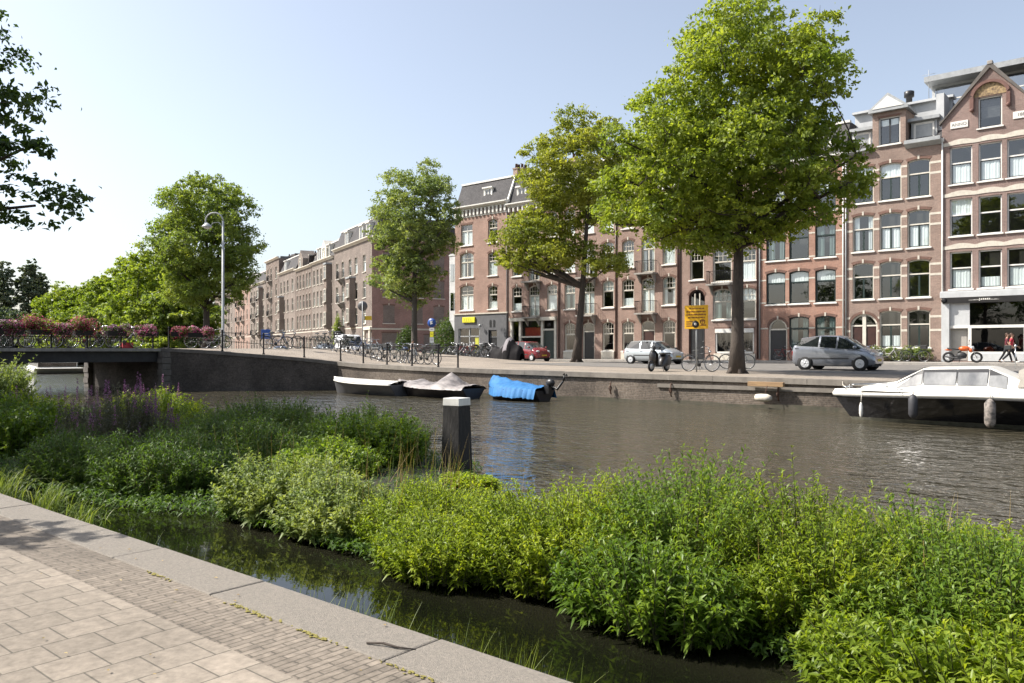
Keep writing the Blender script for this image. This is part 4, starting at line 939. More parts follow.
    for (c, r), m in zip(C, per):
        ns = max(3, m // 22); sd_ = unit(ns); sd_[:, 2] = np.abs(sd_[:, 2]) * rng.choice([1, 1, -.7], ns); sc = c + sd_ * (r * rng.uniform(.25, 1.0, (ns, 1)) ** .6) * np.array([1, 1, .72 * flat])
        k_ = rng.integers(0, ns, m); p = sc[k_] + rng.normal(size=(m, 3)) * np.array([.2, .2, .12]) * r * .55 * np.where(rng.uniform(0, 1, (m, 1)) < .10, 2.1, 1.0)
        pos.append(p); o_ = p - c; out.append(o_ / (np.linalg.norm(o_, axis=1, keepdims=True) + 1e-6)); tone.append(np.clip(rng.normal(.5, .13) + rng.normal(0, .16, m), 0, 1))
    pos = np.concatenate(pos); out = np.concatenate(out); tone = np.concatenate(tone)
    v, lo = leaf_cloud(pos, out, leaf, up=up)
    place('crown', quads_mesh('crown', v, lo, 3, mat, np.repeat(tone, 2)), t)
    return t
BARK = pm('bark', (.075, .06, .048), (.045, .036, .03), 7, .95, bump=.9, bscale=22, stretch=(1, 1, .35)); BARK2 = pm('grey_bark', (.10, .088, .072), (.06, .052, .044), 7, .95, bump=.8, bscale=22, stretch=(1, 1, .35))
L_ELM = leaf_mat('elm_leaf', (.12, .165, .028), (.195, .25, .045), (.30, .345, .075), .50); L_ELM2 = leaf_mat('slim_elm_leaf', (.15, .18, .035), (.23, .26, .055), (.33, .34, .085), .46)
L_GREY = leaf_mat('grey_elm_leaf', (.13, .175, .075), (.19, .24, .105), (.28, .33, .155), .44); L_DARK = leaf_mat('dark_leaf', (.032, .062, .018), (.052, .09, .025), (.09, .135, .036), .42)
L_YEL = leaf_mat('yellow_leaf', (.14, .20, .026), (.205, .27, .042), (.29, .33, .068), .45, scale=.2); L_POP = leaf_mat('poplar_leaf', (.075, .105, .075), (.105, .14, .10), (.15, .18, .13), .25, scale=.2)
L_LIME = leaf_mat('lime_leaf', (.12, .17, .042), (.18, .238, .064), (.27, .32, .10), .48)

tree('elm_tree', 'largest bright green elm standing on the quay between the yellow board and the grey car', (-13.9, 30.2, zg(-13.9, 30.2)), 5.0, 16.0, None, None, 165, 92000, .175, L_ELM, BARK, .27, (.3, .1), (.75, 1.45),
     lobes=[(-.9, -.2, 8.2, 4.7, 4.3, 3.6), (.6, 0, 11.2, 3.6, 3.2, 3.6), (2.3, .6, 7.4, 2.4, 2.4, 2.4), (-3.0, -.6, 7.6, 3.0, 2.8, 2.4), (2.2, .4, 10.4, 1.8, 1.8, 1.9), (-.2, 0, 13.6, 1.6, 1.5, 2.0), (.2, -.3, 6.2, 2.6, 2.4, 1.5)], low=4.6, seed=3, limbs=14)
tree('elm_tree', 'slim leaning elm in front of the rose brick houses behind the red van', (-32.9, 45.6, zg(-32.9, 45.6)), 5.2, 17.6, None, None, 95, 60000, .20, L_ELM2, BARK, .30, (1.2, .4), (.8, 1.5),
     lobes=[(.2, .2, 13.3, 4.2, 3.8, 4.0), (-2.6, -1.6, 8.0, 3.4, 3.0, 1.9), (1.7, .6, 6.9, 1.8, 1.8, 1.2), (-1.4, -.6, 10.4, 2.6, 2.6, 1.8)], seed=8, limbs=10, open_=.2)
tree('elm_tree', 'airy grey-green elm beside the blue parking sign at the side street', (-51.7, 47.6, zg(-51.7, 47.6)), 5.0, 18.2, None, None, 100, 50000, .20, L_GREY, BARK2, .30, (-.3, .2), (.8, 1.5),
     lobes=[(-.4, 0, 11.8, 3.7, 3.5, 5.9), (-.8, 0, 7.2, 3.2, 3.0, 2.6), (2.6, .6, 12.5, 1.7, 1.7, 3.4), (-2.6, 0, 13, 1.7, 1.7, 2.6)], seed=12, limbs=12, open_=.2)
tree('linden_tree', 'full dark green linden at the bridge end behind the lamp post', (-53.4, 29.2, zg(-53.4, 29.2)), 2.8, 12.3, None, None, 125, 66000, .18, L_LIME, BARK, .26, (.2, .1), (.75, 1.4),
     lobes=[(0, 0, 7.2, 3.9, 3.7, 3.4), (.1, 0, 9.9, 2.8, 2.8, 2.5), (.7, .2, 4.9, 3.0, 2.9, 1.9), (-1.4, -.4, 4.6, 2.5, 2.5, 1.7)], low=2.5, seed=21, limbs=12)
def far(px, Z):
    l = (px - 512) / 800 * Z; ca, sa = math.cos(YAW), math.sin(YAW); return (-Z * ca + l * sa, Z * sa + l * ca)
for i, (px, Z, top, rr_, lab, mt) in enumerate(((158, 78, 246, 4.6, 'tall yellow-green tree directly left of the big linden beyond the bridge', L_YEL), (128, 92, 258, 4.6, 'rounded yellow-green tree in the middle of the trees beyond the bridge', L_YEL), (94, 100, 280, 4.4, 'yellow-green tree behind the dark red flower boxes beyond the bridge', L_YEL),
        (62, 108, 287, 3.6, 'pale yellow-green tree next to the dark poplars beyond the bridge', L_YEL), (176, 66, 292, 3.4, 'low green tree under the linden branches beyond the bridge', L_LIME), (110, 84, 305, 3.4, 'low bush-like yellow-green tree above the bridge railing', L_LIME), (78, 92, 312, 3.2, 'lowest yellow-green tree above the largest flower box', L_YEL))):
    x_, y_ = far(px, Z); H = .95 + (351 - top) * Z / 800 + .2
    tree('broadleaf_tree', lab, (x_, y_, 1.15), .8, H, None, None, 95, 30000, .32, mt, BARK, .24, (0, 0), (.8, 1.6), lobes=[(0, 0, H * .56, rr_, rr_, H * .36), (.5, .3, H * .72, rr_ * .62, rr_ * .6, H * .25), (0, 0, H * .24, rr_ * .95, rr_ * .95, H * .22)], seed=30 + i, group='trees beyond the bridge', twig=False, open_=.3)
for i, (px, Z, top, rr_, lab) in enumerate(((29, 168, 258, 2.5, 'tallest dark poplar beyond the bridge'), (41, 172, 272, 2.0, 'dark poplar close to the right of the tallest one beyond the bridge'), (3, 165, 258, 2.3, 'dark poplar at the left edge of the picture beyond the bridge'), (48, 176, 300, 1.6, 'small dark poplar at the right of the poplar group'))):
    x_, y_ = far(px, Z); H = .95 + (351 - top) * Z / 800
    tree('poplar_tree', lab, (x_, y_, 1.0), 1.0, H, None, None, 110, 20000, .5, L_POP, BARK, .35, (0, 0), (.8, 1.4), lobes=[(0, 0, H * .5, rr_, rr_, H * .42), (0, 0, H * .82, rr_ * .6, rr_ * .6, H * .17), (0, 0, H * .2, rr_, rr_, H * .18)], seed=40 + i, group='dark poplars beyond the bridge', twig=False, up=.9, open_=.4)
for i, (px, Z, top, rr_, lab) in enumerate(((14, 140, 312, 4.6, 'dull green tree in front of the dark poplars'), (44, 135, 318, 4.0, 'low dull green tree below the small dark poplar'), (-8, 135, 305, 5, 'grey-green tree at the far left edge beyond the bridge'), (68, 130, 318, 4.5, 'low dark tree behind the pale yellow-green tree'))):
    x_, y_ = far(px, Z); H = .95 + (351 - top) * Z / 800
    tree('broadleaf_tree', lab, (x_, y_, 1.0), .8, H, None, None, 60, 16000, .45, L_GREY if i == 1 else L_POP, BARK, .25, (0, 0), (1.0, 1.7), lobes=[(0, 0, H * .5, rr_, rr_, H * .48)], seed=50 + i, group='trees beyond the bridge', twig=False, open_=.3)
# tree on the near bank, its branches hang into the picture from the left
tree('linden_tree', 'dark leafy tree whose branches hang in from the upper left of the near bank', (-22.2, 2.0, .35), 3.4, 15.5, None, None, 185, 90000, .14, L_DARK, BARK, .32, (.4, .2), (.6, 1.15),
     lobes=[(-1.2, -.4, 9.2, 5.4, 5.6, 3.9), (2.5, 1.4, 6.4, 3.1, 3.0, 2.1), (-2.5, -1, 7.2, 4.2, 4, 2.4), (0, 0, 12.6, 4, 4, 2.8), (4.7, 2.8, 5.0, 2.1, 1.9, 1.2)], low=3.7, seed=61, limbs=5, thin=.45, twig=False)
tree('shadow_tree', 'slim young tree added out of view to cast a shadow across the coping', (-10.7, .35, .35), 2.4, 4.4, None, None, 14, 1500, .12, L_LIME, BARK, .05, (0, 0), (.25, .45), lobes=[(0, 0, 3.4, .75, .75, 1.0)], seed=66, limbs=6)  # unseen tree, added for the shadow it throws on the coping
for i, (x_, y_, H) in enumerate(((-41, -17, 14), (-27, -18, 15.5), (-14, -16.5, 13.5), (-2, -18, 15), (11, -17, 14))):      # across the near street: what the far windows mirror
    tree('linden_tree', 'street linden on the near side across the pavement, ' + ('first', 'second', 'third', 'fourth', 'fifth')[i] + ' from the bridge', (x_, y_, .35), 3, H, None, None, 60, 12000, .34, L_DARK, BARK, .26, (0, 0), (1.1, 2.0), lobes=[(0, 0, H * .62, 5.6, 5.2, H * .34)], seed=80 + i, group='lindens of the near street', twig=False, open_=.2)
# dark bush and ivy at the mouth of the side street
def bush(label, loc, r, n, leaf, mat, seed, cat='bush', name='bush', group=None):
    global rng
    rng = np.random.default_rng(seed); t = thing(name, label, cat, loc, group=group); k = 14; c = unit(k) * np.array(r) * .55; c[:, 2] = np.abs(c[:, 2]) + r[2] * .35
    m = n // k; pos = np.concatenate([q + unit(m) * np.array(r) * .45 * rng.uniform(.5, 1, (m, 1)) for q in c]); pos[:, 2] = np.abs(pos[:, 2]) + .05
    o = pos - np.array([0, 0, r[2] * .5]); o /= np.linalg.norm(o, axis=1, keepdims=True); v, lo = leaf_cloud(pos, o, leaf)
    place('foliage', quads_mesh('foliage', v, lo, 3, mat, np.repeat(np.clip(rng.normal(.5, .2, len(pos)), 0, 1), 2)), t)
    b = MB()
    for q in c: b.tube([(q[0] * .2, q[1] * .2, -.05), (q[0] * .6, q[1] * .6, q[2] * .5), tuple(q)], [.04, .025, .01], 5)
    b.build('stem', BARK, t); return t
bush('large dark evergreen bush at the mouth of the side street behind the blue sign', (-61.5, 62, 1.15), (2.9, 2.2, 4.6), 5000, .22, L_DARK, 71)
bush('dark green bush beside the cream doorway of the pale corner house', (-72.0, 65, 1.15), (1.6, 1.4, 3.2), 3000, .2, L_DARK, 72)
bush('tall green climber on the balconies of the pale corner house', (-89.5, 68.1, 1.15), (1.2, .7, 4.6), 3000, .2, L_LIME, 73)
# ------------------------------------------------------------------ plants on the near bank
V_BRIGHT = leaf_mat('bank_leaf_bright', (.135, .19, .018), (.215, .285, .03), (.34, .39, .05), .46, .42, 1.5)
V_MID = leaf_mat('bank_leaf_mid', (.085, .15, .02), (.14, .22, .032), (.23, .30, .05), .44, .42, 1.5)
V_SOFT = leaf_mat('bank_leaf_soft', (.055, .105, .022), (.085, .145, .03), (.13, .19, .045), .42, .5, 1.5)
V_PALE = leaf_mat('bank_leaf_pale', (.13, .18, .06), (.20, .255, .09), (.30, .35, .15), .40, .5, 1.5)
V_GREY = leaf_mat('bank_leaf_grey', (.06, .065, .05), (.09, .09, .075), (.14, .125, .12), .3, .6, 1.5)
V_GRASS = leaf_mat('bank_grass', (.09, .14, .03), (.15, .20, .05), (.26, .29, .10), .4, .5, 1.5)
V_STEM = pm('green_stem', (.10, .12, .04), (.08, .07, .03), 4, .7); V_PURP = leaf_mat('purple_flower', (.16, .05, .14), (.26, .09, .24), (.40, .20, .38), .3, tint=(1, 1, 1))
SOIL = pm('bank_soil', (.022, .024, .011), (.014, .015, .008), 3, .95, bump=.6, bscale=15)
def rot_about(v, axis, ang):
    c, s = np.cos(ang), np.sin(ang); return v * c + np.cross(axis, v) * s + axis * (np.sum(axis * v, 1, keepdims=True)) * (1 - c)
def lance(pos, dirs, L, W, droop=.35):
    """narrow leaves with a folded midrib and a drooping tip: 5 corners, 4 triangles"""
    n = len(pos); up = np.tile([0, 0, 1.0], (n, 1)) + rng.normal(size=(n, 3)) * .3
    s = np.cross(dirs, up); s /= np.linalg.norm(s, axis=1, keepdims=True) + 1e-9; nn = np.cross(s, dirs)
    L = L[:, None]; W = W[:, None]
    mid = pos + dirs * L * .45 + nn * L * .06; tip = pos + dirs * L * .92 - np.array([0, 0, 1]) * L * droop * rng.uniform(.2, 1.3, (n, 1))
    lf = mid - s * W * .5 + nn * W * .22 - dirs * L * .05; rt = mid + s * W * .5 + nn * W * .22 - dirs * L * .05
    v = np.stack([pos, lf, mid, rt, tip], 1).reshape(-1, 3); i = np.arange(n)[:, None] * 5
    return v, np.concatenate([i, i + 2, i + 1, i + 1, i + 2, i + 4, i + 2, i + 3, i + 4, i, i + 3, i + 2], 1).ravel()
def herb(name, label, c, r, h, n_stem, per, L, mat, seed, slim=.25, cat='plants', group='clumps of plants on the near bank', spikes=0, lean=.62, bare=.04, wob=.22, z0=.04, tall=0, tone=.5, droop=.35):
    """a clump: stems grow from a patch of bank, lean outward and carry pairs of leaves"""
    global rng
    rng = np.random.default_rng(seed); t = thing(name, label, cat, (c[0], c[1], z0), group=group)
    a = rng.uniform(0, 2 * np.pi, n_stem); q = np.sqrt(rng.uniform(0, 1, n_stem)); ex, ey = np.cos(a) * q, np.sin(a) * q
    base = np.stack([ex * r[0] * .82, ey * r[1] * .82, np.zeros(n_stem)], 1)
    lump = .5 + .5 * np.sin(ex * r[0] * 4.6 + seed) * np.cos(ey * r[1] * 5.2 + seed * 2)
    hh = h * ((1 - q ** 2.2) ** .6 * (.60 + .40 * lump) * rng.uniform(1 - wob, 1 + wob * .4, n_stem) + .2)
    if tall: k = rng.choice(n_stem, tall, replace=False); hh[k] *= rng.uniform(1.08, 1.28, tall)
    out = np.stack([ex, ey, np.zeros(n_stem)], 1) * lean + rng.normal(size=(n_stem, 3)) * .12; out[:, 2] = 0
    tip = base + out * hh[:, None] + np.stack([np.zeros(n_stem)] * 2 + [hh], 1); ctl = base * .7 + tip * .3 + np.stack([np.zeros(n_stem)] * 2 + [hh * .35], 1)
    f = bare + (1 - bare) * ((np.arange(per) // 2 * 2 + rng.uniform(0, .6, (n_stem, per))) / per); f = np.clip(f, 0, 1)[:, :, None]
    P = base[:, None] * (1 - f) ** 2 + 2 * ctl[:, None] * f * (1 - f) + tip[:, None] * f ** 2
    ph = rng.uniform(0, 6.28, (n_stem, 1)) + (np.arange(per) % 2) * np.pi + (np.arange(per) // 2) * 1.62 + rng.normal(size=(n_stem, per)) * .3
    el = rng.normal(.42, .3, (n_stem, per)) + .35 * f[:, :, 0]; D = np.stack([np.cos(ph) * np.cos(el), np.sin(ph) * np.cos(el), np.sin(el)], 2)
    LL = L * rng.uniform(.65, 1.2, (n_stem, per)) * (1.12 - .55 * f[:, :, 0] ** 3); P, D, LL = P.reshape(-1, 3), D.reshape(-1, 3), LL.ravel()
    tn = np.clip(np.repeat(rng.normal(tone, .13, n_stem), per) + rng.normal(0, .13, len(P)) + (f.ravel() - .6) * .25, 0, 1)
    v, lo = lance(P, D, LL, LL * slim, droop); place('foliage', quads_mesh('foliage', v, lo, 3, mat, np.repeat(tn, 4)), t)
    # stems as three-sided rods
    ks = np.linspace(0, 1, 5)[None, :, None]; S = base[:, None] * (1 - ks) ** 2 + 2 * ctl[:, None] * ks * (1 - ks) + tip[:, None] * ks ** 2
    rad = np.array([.006, .0055, .0045, .003, .0015]) * (L / .08) ** .5; an = np.arange(3) * 2.094; ring = np.stack([np.cos(an), np.sin(an), an * 0], 1)
    V = (S[:, :, None, :] + ring[None, None] * rad[None, :, None, None]).reshape(-1, 3); i = (np.arange(n_stem) * 15)[:, None, None] + (np.arange(4) * 3)[None, :, None] + np.arange(3)[None, None]
    j = (np.arange(n_stem) * 15)[:, None, None] + (np.arange(4) * 3)[None, :, None] + np.array([1, 2, 0])[None, None]
    place('stem', quads_mesh('stem', V, np.stack([i, j, j + 3, i + 3], 3).ravel(), 4, V_STEM), t)
    if spikes:
        k = rng.choice(n_stem, spikes, replace=False); m = 60; ln = h * .32; fz = rng.uniform(0, 1, (spikes, m, 1)); pos = tip[k][:, None] + np.array([0, 0, 1]) * (fz - .2) * ln + rng.normal(size=(spikes, m, 3)) * .016 * (1.3 - fz)
        pos = pos.reshape(-1, 3); v, lo = leaf_cloud(pos, unit(len(pos)), .022, slim=.8); place('flower_spike', quads_mesh('flower_spike', v, lo, 3, V_PURP, rng.uniform(0, 1, len(lo) // 3)), t)
    return t
# bank of earth the plants grow in
BK = [(12, 4.7, 9.0), (0, 4.8, 7.6), (-2, 4.95, 7.0), (-3.2, 5.1, 6.7), (-4.4, 4.95, 6.6), (-6, 4.85, 6.8), (-7.2, 4.95, 7.4), (-8.6, 5.05, 9.4), (-9.6, 4.6, 10.2), (-12, 4.5, 10.4), (-16, 4.2, 11), (-22, 3.9, 11.4), (-27, 3.6, 11), (-30, 3.4, 9)]
rows = []
for x, a, b_ in BK:
    rows.append([(x, lerp(a, b_, j / 10), -.06 + .30 * math.sin(math.pi * j / 10) ** .6 + random.uniform(-.02, .02)) for j in range(11)])
tag(MB().sweep(rows).build('earth_bank', SOIL), kind='structure')
H_ = herb
H_('willowherb_clump', 'broad mound of narrow-leaved green plants nearest the right edge of the picture', (-.95, 5.61), (1.44, 0.90), 0.82, 887, 40, 0.095, V_MID, 1, tall=14, tone=.55)
H_('willowherb_clump', 'tallest clump of narrow-leaved plants with thin shoots standing above the others', (-3.1, 5.71), (0.65, 0.65), 1.07, 374, 38, 0.101, V_MID, 2, tall=8, tone=.55)
H_('willowherb_clump', 'mixed green and yellowish clump right of the tallest clump', (-2.0, 5.71), (0.81, 0.81), 0.90, 511, 40, 0.090, V_BRIGHT, 3, tall=7, tone=.4)
H_('willowherb_clump', 'bright yellow-green mound left of the tallest clump by the narrow channel', (-4.05, 5.41), (0.95, 0.77), 0.80, 630, 40, 0.087, V_BRIGHT, 4, tall=5)
H_('willowherb_clump', 'low bright green clump in front of the black mooring post', (-5.75, 5.61), (0.99, 0.85), 0.57, 630, 32, 0.087, V_BRIGHT, 5)
H_('willowherb_clump', 'low bright green plants along the lower right corner of the picture', (-.85, 4.71), (1.03, 0.45), 0.53, 314, 26, 0.118, V_BRIGHT, 6)
H_('willowherb_clump', 'darker broad-leaved clump at the foot of the tallest clump', (-2.9, 4.86), (0.81, 0.41), 0.63, 216, 26, 0.118, V_MID, 7, tone=.35)
H_('willowherb_clump', 'low yellow-green clump behind the broad mound at the water side', (-1.6, 7.00), (1.17, 0.63), 0.61, 374, 28, 0.093, V_BRIGHT, 8, tone=.6, tall=4)
H_('willowherb_clump', 'rounded clump between the bright mound and the low clump by the post', (-4.95, 4.81), (0.72, 0.45), 0.48, 295, 26, 0.087, V_BRIGHT, 9, tone=.45)
H_('nettle_clump', 'pale mottled clump of small-leaved plants at the end of the narrow channel', (-8.1, 5.45), (1.03, 0.77), 0.69, 422, 28, 0.105, V_PALE, 10, slim=.34)
H_('nettle_clump', 'pale green clump sloping to the water right of the mottled clump', (-6.9, 5.3), (0.85, 0.68), 0.53, 334, 26, 0.100, V_PALE, 11, slim=.32, tone=.6)
H_('nettle_clump', 'rounded leafy green bush directly left of the black mooring post', (-9.9, 8.1), (0.95, 0.85), 0.92, 422, 26, 0.131, V_MID, 12, slim=.42)
H_('nettle_clump', 'leafy green clump between the mottled plants and the bush by the post', (-9.3, 6.9), (0.90, 0.77), 0.69, 404, 26, 0.116, V_MID, 13, slim=.36, tone=.6)
H_('nettle_clump', 'small green clump at the foot of the mooring post', (-7.6, 8.0), (0.54, 0.36), 0.23, 193, 22, 0.116, V_BRIGHT, 14, slim=.36)
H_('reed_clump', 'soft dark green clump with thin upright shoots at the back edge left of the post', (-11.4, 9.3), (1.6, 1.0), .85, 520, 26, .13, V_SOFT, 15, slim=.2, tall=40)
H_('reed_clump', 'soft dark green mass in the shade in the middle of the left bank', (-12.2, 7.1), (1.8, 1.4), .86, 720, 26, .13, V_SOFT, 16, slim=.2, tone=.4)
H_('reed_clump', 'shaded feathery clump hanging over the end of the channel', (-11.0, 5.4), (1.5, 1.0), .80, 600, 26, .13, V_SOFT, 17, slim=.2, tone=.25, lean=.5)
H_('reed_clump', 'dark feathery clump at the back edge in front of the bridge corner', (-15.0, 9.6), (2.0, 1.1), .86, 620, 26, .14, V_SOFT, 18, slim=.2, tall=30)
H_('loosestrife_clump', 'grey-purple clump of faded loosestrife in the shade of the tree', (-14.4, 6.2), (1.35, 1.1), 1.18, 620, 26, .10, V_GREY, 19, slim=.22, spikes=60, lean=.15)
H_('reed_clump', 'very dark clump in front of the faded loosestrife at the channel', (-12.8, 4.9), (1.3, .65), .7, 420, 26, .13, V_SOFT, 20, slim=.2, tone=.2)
H_('nettle_clump', 'yellow-green sunlit clump behind the faded loosestrife', (-17.2, 8.2), (1.62, 1.08), 1.00, 492, 24, 0.147, V_BRIGHT, 21, slim=.36)
H_('nettle_clump', 'dark leafy clump at the left edge beside the grey-purple one', (-16.6, 5.2), (1.35, 0.81), 1.03, 457, 24, 0.147, V_MID, 22, slim=.4, tone=.35)
H_('loosestrife_clump', 'small clump with pink flower spikes in front of the bridge opening', (-20.8, 9.8), (.95, .75), .88, 360, 24, .13, V_BRIGHT, 23, slim=.3, spikes=26)
H_('nettle_clump', 'sunlit yellow-green clump below the tall bush at the left edge', (-19.6, 6.6), (1.17, 0.81), 0.95, 369, 24, 0.147, V_BRIGHT, 24, slim=.4, spikes=14)
H_('willow_bush', 'tall round bush with pale leaves at the left edge in front of the tour boat', (-24.9, 7.4), (.85, .85), 1.68, 420, 34, .17, V_PALE, 25, slim=.3, cat='bush', tone=.4)
# undergrowth toned dark to read as shade between the clumps: far too many to count
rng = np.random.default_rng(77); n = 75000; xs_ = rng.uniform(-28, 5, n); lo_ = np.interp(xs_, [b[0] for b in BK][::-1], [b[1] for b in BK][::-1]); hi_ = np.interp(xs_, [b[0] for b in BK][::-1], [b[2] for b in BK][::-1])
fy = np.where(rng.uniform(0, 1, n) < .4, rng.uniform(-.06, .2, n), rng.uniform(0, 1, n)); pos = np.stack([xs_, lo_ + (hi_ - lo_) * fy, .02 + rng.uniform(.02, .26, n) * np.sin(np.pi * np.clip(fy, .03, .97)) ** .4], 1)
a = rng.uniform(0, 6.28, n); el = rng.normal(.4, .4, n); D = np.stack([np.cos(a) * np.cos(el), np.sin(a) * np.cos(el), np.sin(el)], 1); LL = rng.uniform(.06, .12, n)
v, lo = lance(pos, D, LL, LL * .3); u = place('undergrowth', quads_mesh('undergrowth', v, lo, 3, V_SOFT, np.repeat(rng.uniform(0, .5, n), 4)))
tag(u, 'low green undergrowth covering the earth between the taller clumps', 'undergrowth', kind='stuff')
M_DRY = leaf_mat('dry_stem', (.20, .14, .06), (.30, .22, .10), (.40, .31, .17), .2)
# grass: long arching tufts on the coping edge, thin blades at the waterline
def blades(n, base_f, h, w_, droop, mat, parent, name='blade', out=None, spread=.5):
    b = base_f(n); a = rng.uniform(0, 6.28, n); el = np.abs(rng.normal(0, spread, n)); d = np.stack([np.cos(a) * np.sin(el), np.sin(a) * np.sin(el), np.cos(el)], 1)
    if out is not None: d = d + np.array(out); d /= np.linalg.norm(d, axis=1, keepdims=True)
    L = h * rng.uniform(.5, 1.15, n); s = np.stack([-np.sin(a), np.cos(a), a * 0], 1); rws = []
    for k in range(5):
        f = k / 4; p = b + d * (L * f)[:, None]; p[:, 2] -= droop * L * f ** 2.2; wd = (w_ * (1 - f ** 1.6) + .0006); rws += [p - s * wd / 2, p + s * wd / 2]
    V = np.stack(rws, 1).reshape(-1, 3); i = np.arange(n)[:, None] * 10; lo = np.concatenate([np.concatenate([i + 2 * k, i + 2 * k + 1, i + 2 * k + 3, i + 2 * k + 2], 1) for k in range(4)], 1).ravel()
    return place(name, quads_mesh(name, V, lo, 4, mat, np.repeat(np.clip(rng.normal(.5, .22, n), 0, 1), 4)), parent)
for i, (x, y, n, h, lab) in enumerate(((-11.2, 3.45, 170, .85, 'leftmost tuft of long arching grass beside the coping stones'), (-9.9, 3.5, 150, .75, 'middle tuft of long arching grass hanging over the water beside the coping'), (-9.0, 3.5, 90, .6, 'smaller tuft of arching grass next to the shadow on the coping stones'))):
    rng = np.random.default_rng(90 + i); t = thing('grass_tuft', lab, 'grass tuft', (x, y, .12), group='grass tufts along the coping')
    blades(n, lambda m: rng.normal(size=(m, 3)) * np.array([.16, .09, .02]), h, .009, .62, V_GRASS, t, out=(.12, .10, 0), spread=.6)
rng = np.random.default_rng(99)
g = place('waterside_grass', bpy.data.meshes.new('waterside_grass')); bpy.data.objects.remove(g)
def wg(m):
    c = rng.choice([-4.6, -4.3, -4.05, -3.85, -3.2, -2.75, -2.55, -6.1, -7.3, -8.2], m, p=[.14, .16, .16, .12, .1, .1, .08, .06, .04, .04]); return np.stack([c + rng.normal(0, .09, m), 3.2 + np.abs(rng.normal(0, .07, m)), np.full(m, -.02)], 1)
g = blades(230, wg, .50, .006, .18, V_GRASS, None, 'waterside_grass', out=(.05, .12, 0), spread=.35)
tag(g, 'thin green grass blades growing out of the water along the coping', 'grass', kind='stuff')
rng = np.random.default_rng(123)
def dryb(m):
    x = rng.uniform(-13, 1.2, m); f = rng.uniform(.12, .9, m); a = np.interp(x, [b_[0] for b_ in BK][::-1], [b_[1] for b_ in BK][::-1]); c = np.interp(x, [b_[0] for b_ in BK][::-1], [b_[2] for b_ in BK][::-1]); return np.stack([x, a + (c - a) * f, np.full(m, .1)], 1)
tag(blades(420, dryb, .95, .007, .12, M_DRY, None, 'dry_stalks', spread=.35), 'thin dry brown stalks scattered among the green bank plants', 'dry stalks', kind='stuff')
tag(blades(1500, dryb, .62, .008, .35, V_GRASS, None, 'bank_grass', spread=.45), 'loose grass blades growing between the bank plants', 'grass', kind='stuff')
rng = np.random.default_rng(321); n = 90; pos = np.stack([rng.uniform(-9, -1.5, n), rng.uniform(.4, 3.05, n), np.full(n, .366)], 1); v, lo = leaf_cloud(pos, np.tile([0, 0, 1.0], (n, 1)), .028, up=2.5, jitter=.15)
tag(place('fallen_leaves', quads_mesh('fallen_leaves', v, lo, 3, M_DRY, np.repeat(rng.uniform(0, 1, n), 2))), 'tiny dry leaves lying scattered over the paving', 'leaves', kind='stuff')
# moss along the joint of the coping
b = MB(); rng = np.random.default_rng(5)
for i in range(240):
    x = rng.choice([-5.6, -4.5, -4.3, -3.75, -3.0]) + rng.normal(0, .10); y = 2.706 + rng.normal(0, .012); r_ = rng.uniform(.003, .010)
    b.ball((x, y, .353), (r_ * 1.8, r_, r_ * .4), 6, 4)
tag(b.build('moss', pm('moss', (.22, .19, .045), (.15, .13, .035), 30, .95)), 'yellow-green moss in the joint between the bricks and the coping', 'moss', kind='stuff')
MB().tube([(-3.42, 2.80, .363), (-3.33, 2.84, .372), (-3.24, 2.86, .366), (-3.15, 2.91, .362)], [.006, .007, .006, .003], 6).build('fallen_twig', BARK)
tag(bpy.data.objects['fallen_twig'], 'short dark twig lying on the coping stones', 'twig')
# ------------------------------------------------------------------ vehicles, boats, bicycles, signs, flowers, people
CA, SA = math.cos(YAW), math.sin(YAW)
def at(px, Y):
    """street position where the sight line of a picture column crosses the line Y (used to lay things out in metres)"""
    u = (px - 512) / 800; d = (-CA + u * SA, SA + u * CA); return d[0] * Y / d[1]
RUB = pm('black_rubber', (.018, .018, .018), (.012, .012, .012), 20, .8); CHROME = pm('chrome', (.55, .56, .57), (.45, .46, .47), 5, .2, metal=1.0); ALLOY = pm('alloy', (.60, .61, .62), (.50, .51, .52), 5, .35, metal=.3)
CARGL = pm('car_glass', (.012, .015, .016), (.02, .024, .025), .7, .04, spec=.8); LAMPG = pm('clear_lamp', (.55, .57, .58), (.4, .42, .43), 9, .08, spec=.8, coat=.6); REDL = pm('red_lamp', (.30, .012, .01), (.2, .01, .01), 9, .15, coat=.5)
PLATE = pm('yellow_plate', (.62, .42, .02), (.56, .38, .02), 5, .5); PLAST = pm('grey_plastic', (.035, .036, .038), (.025, .026, .027), 10, .55)
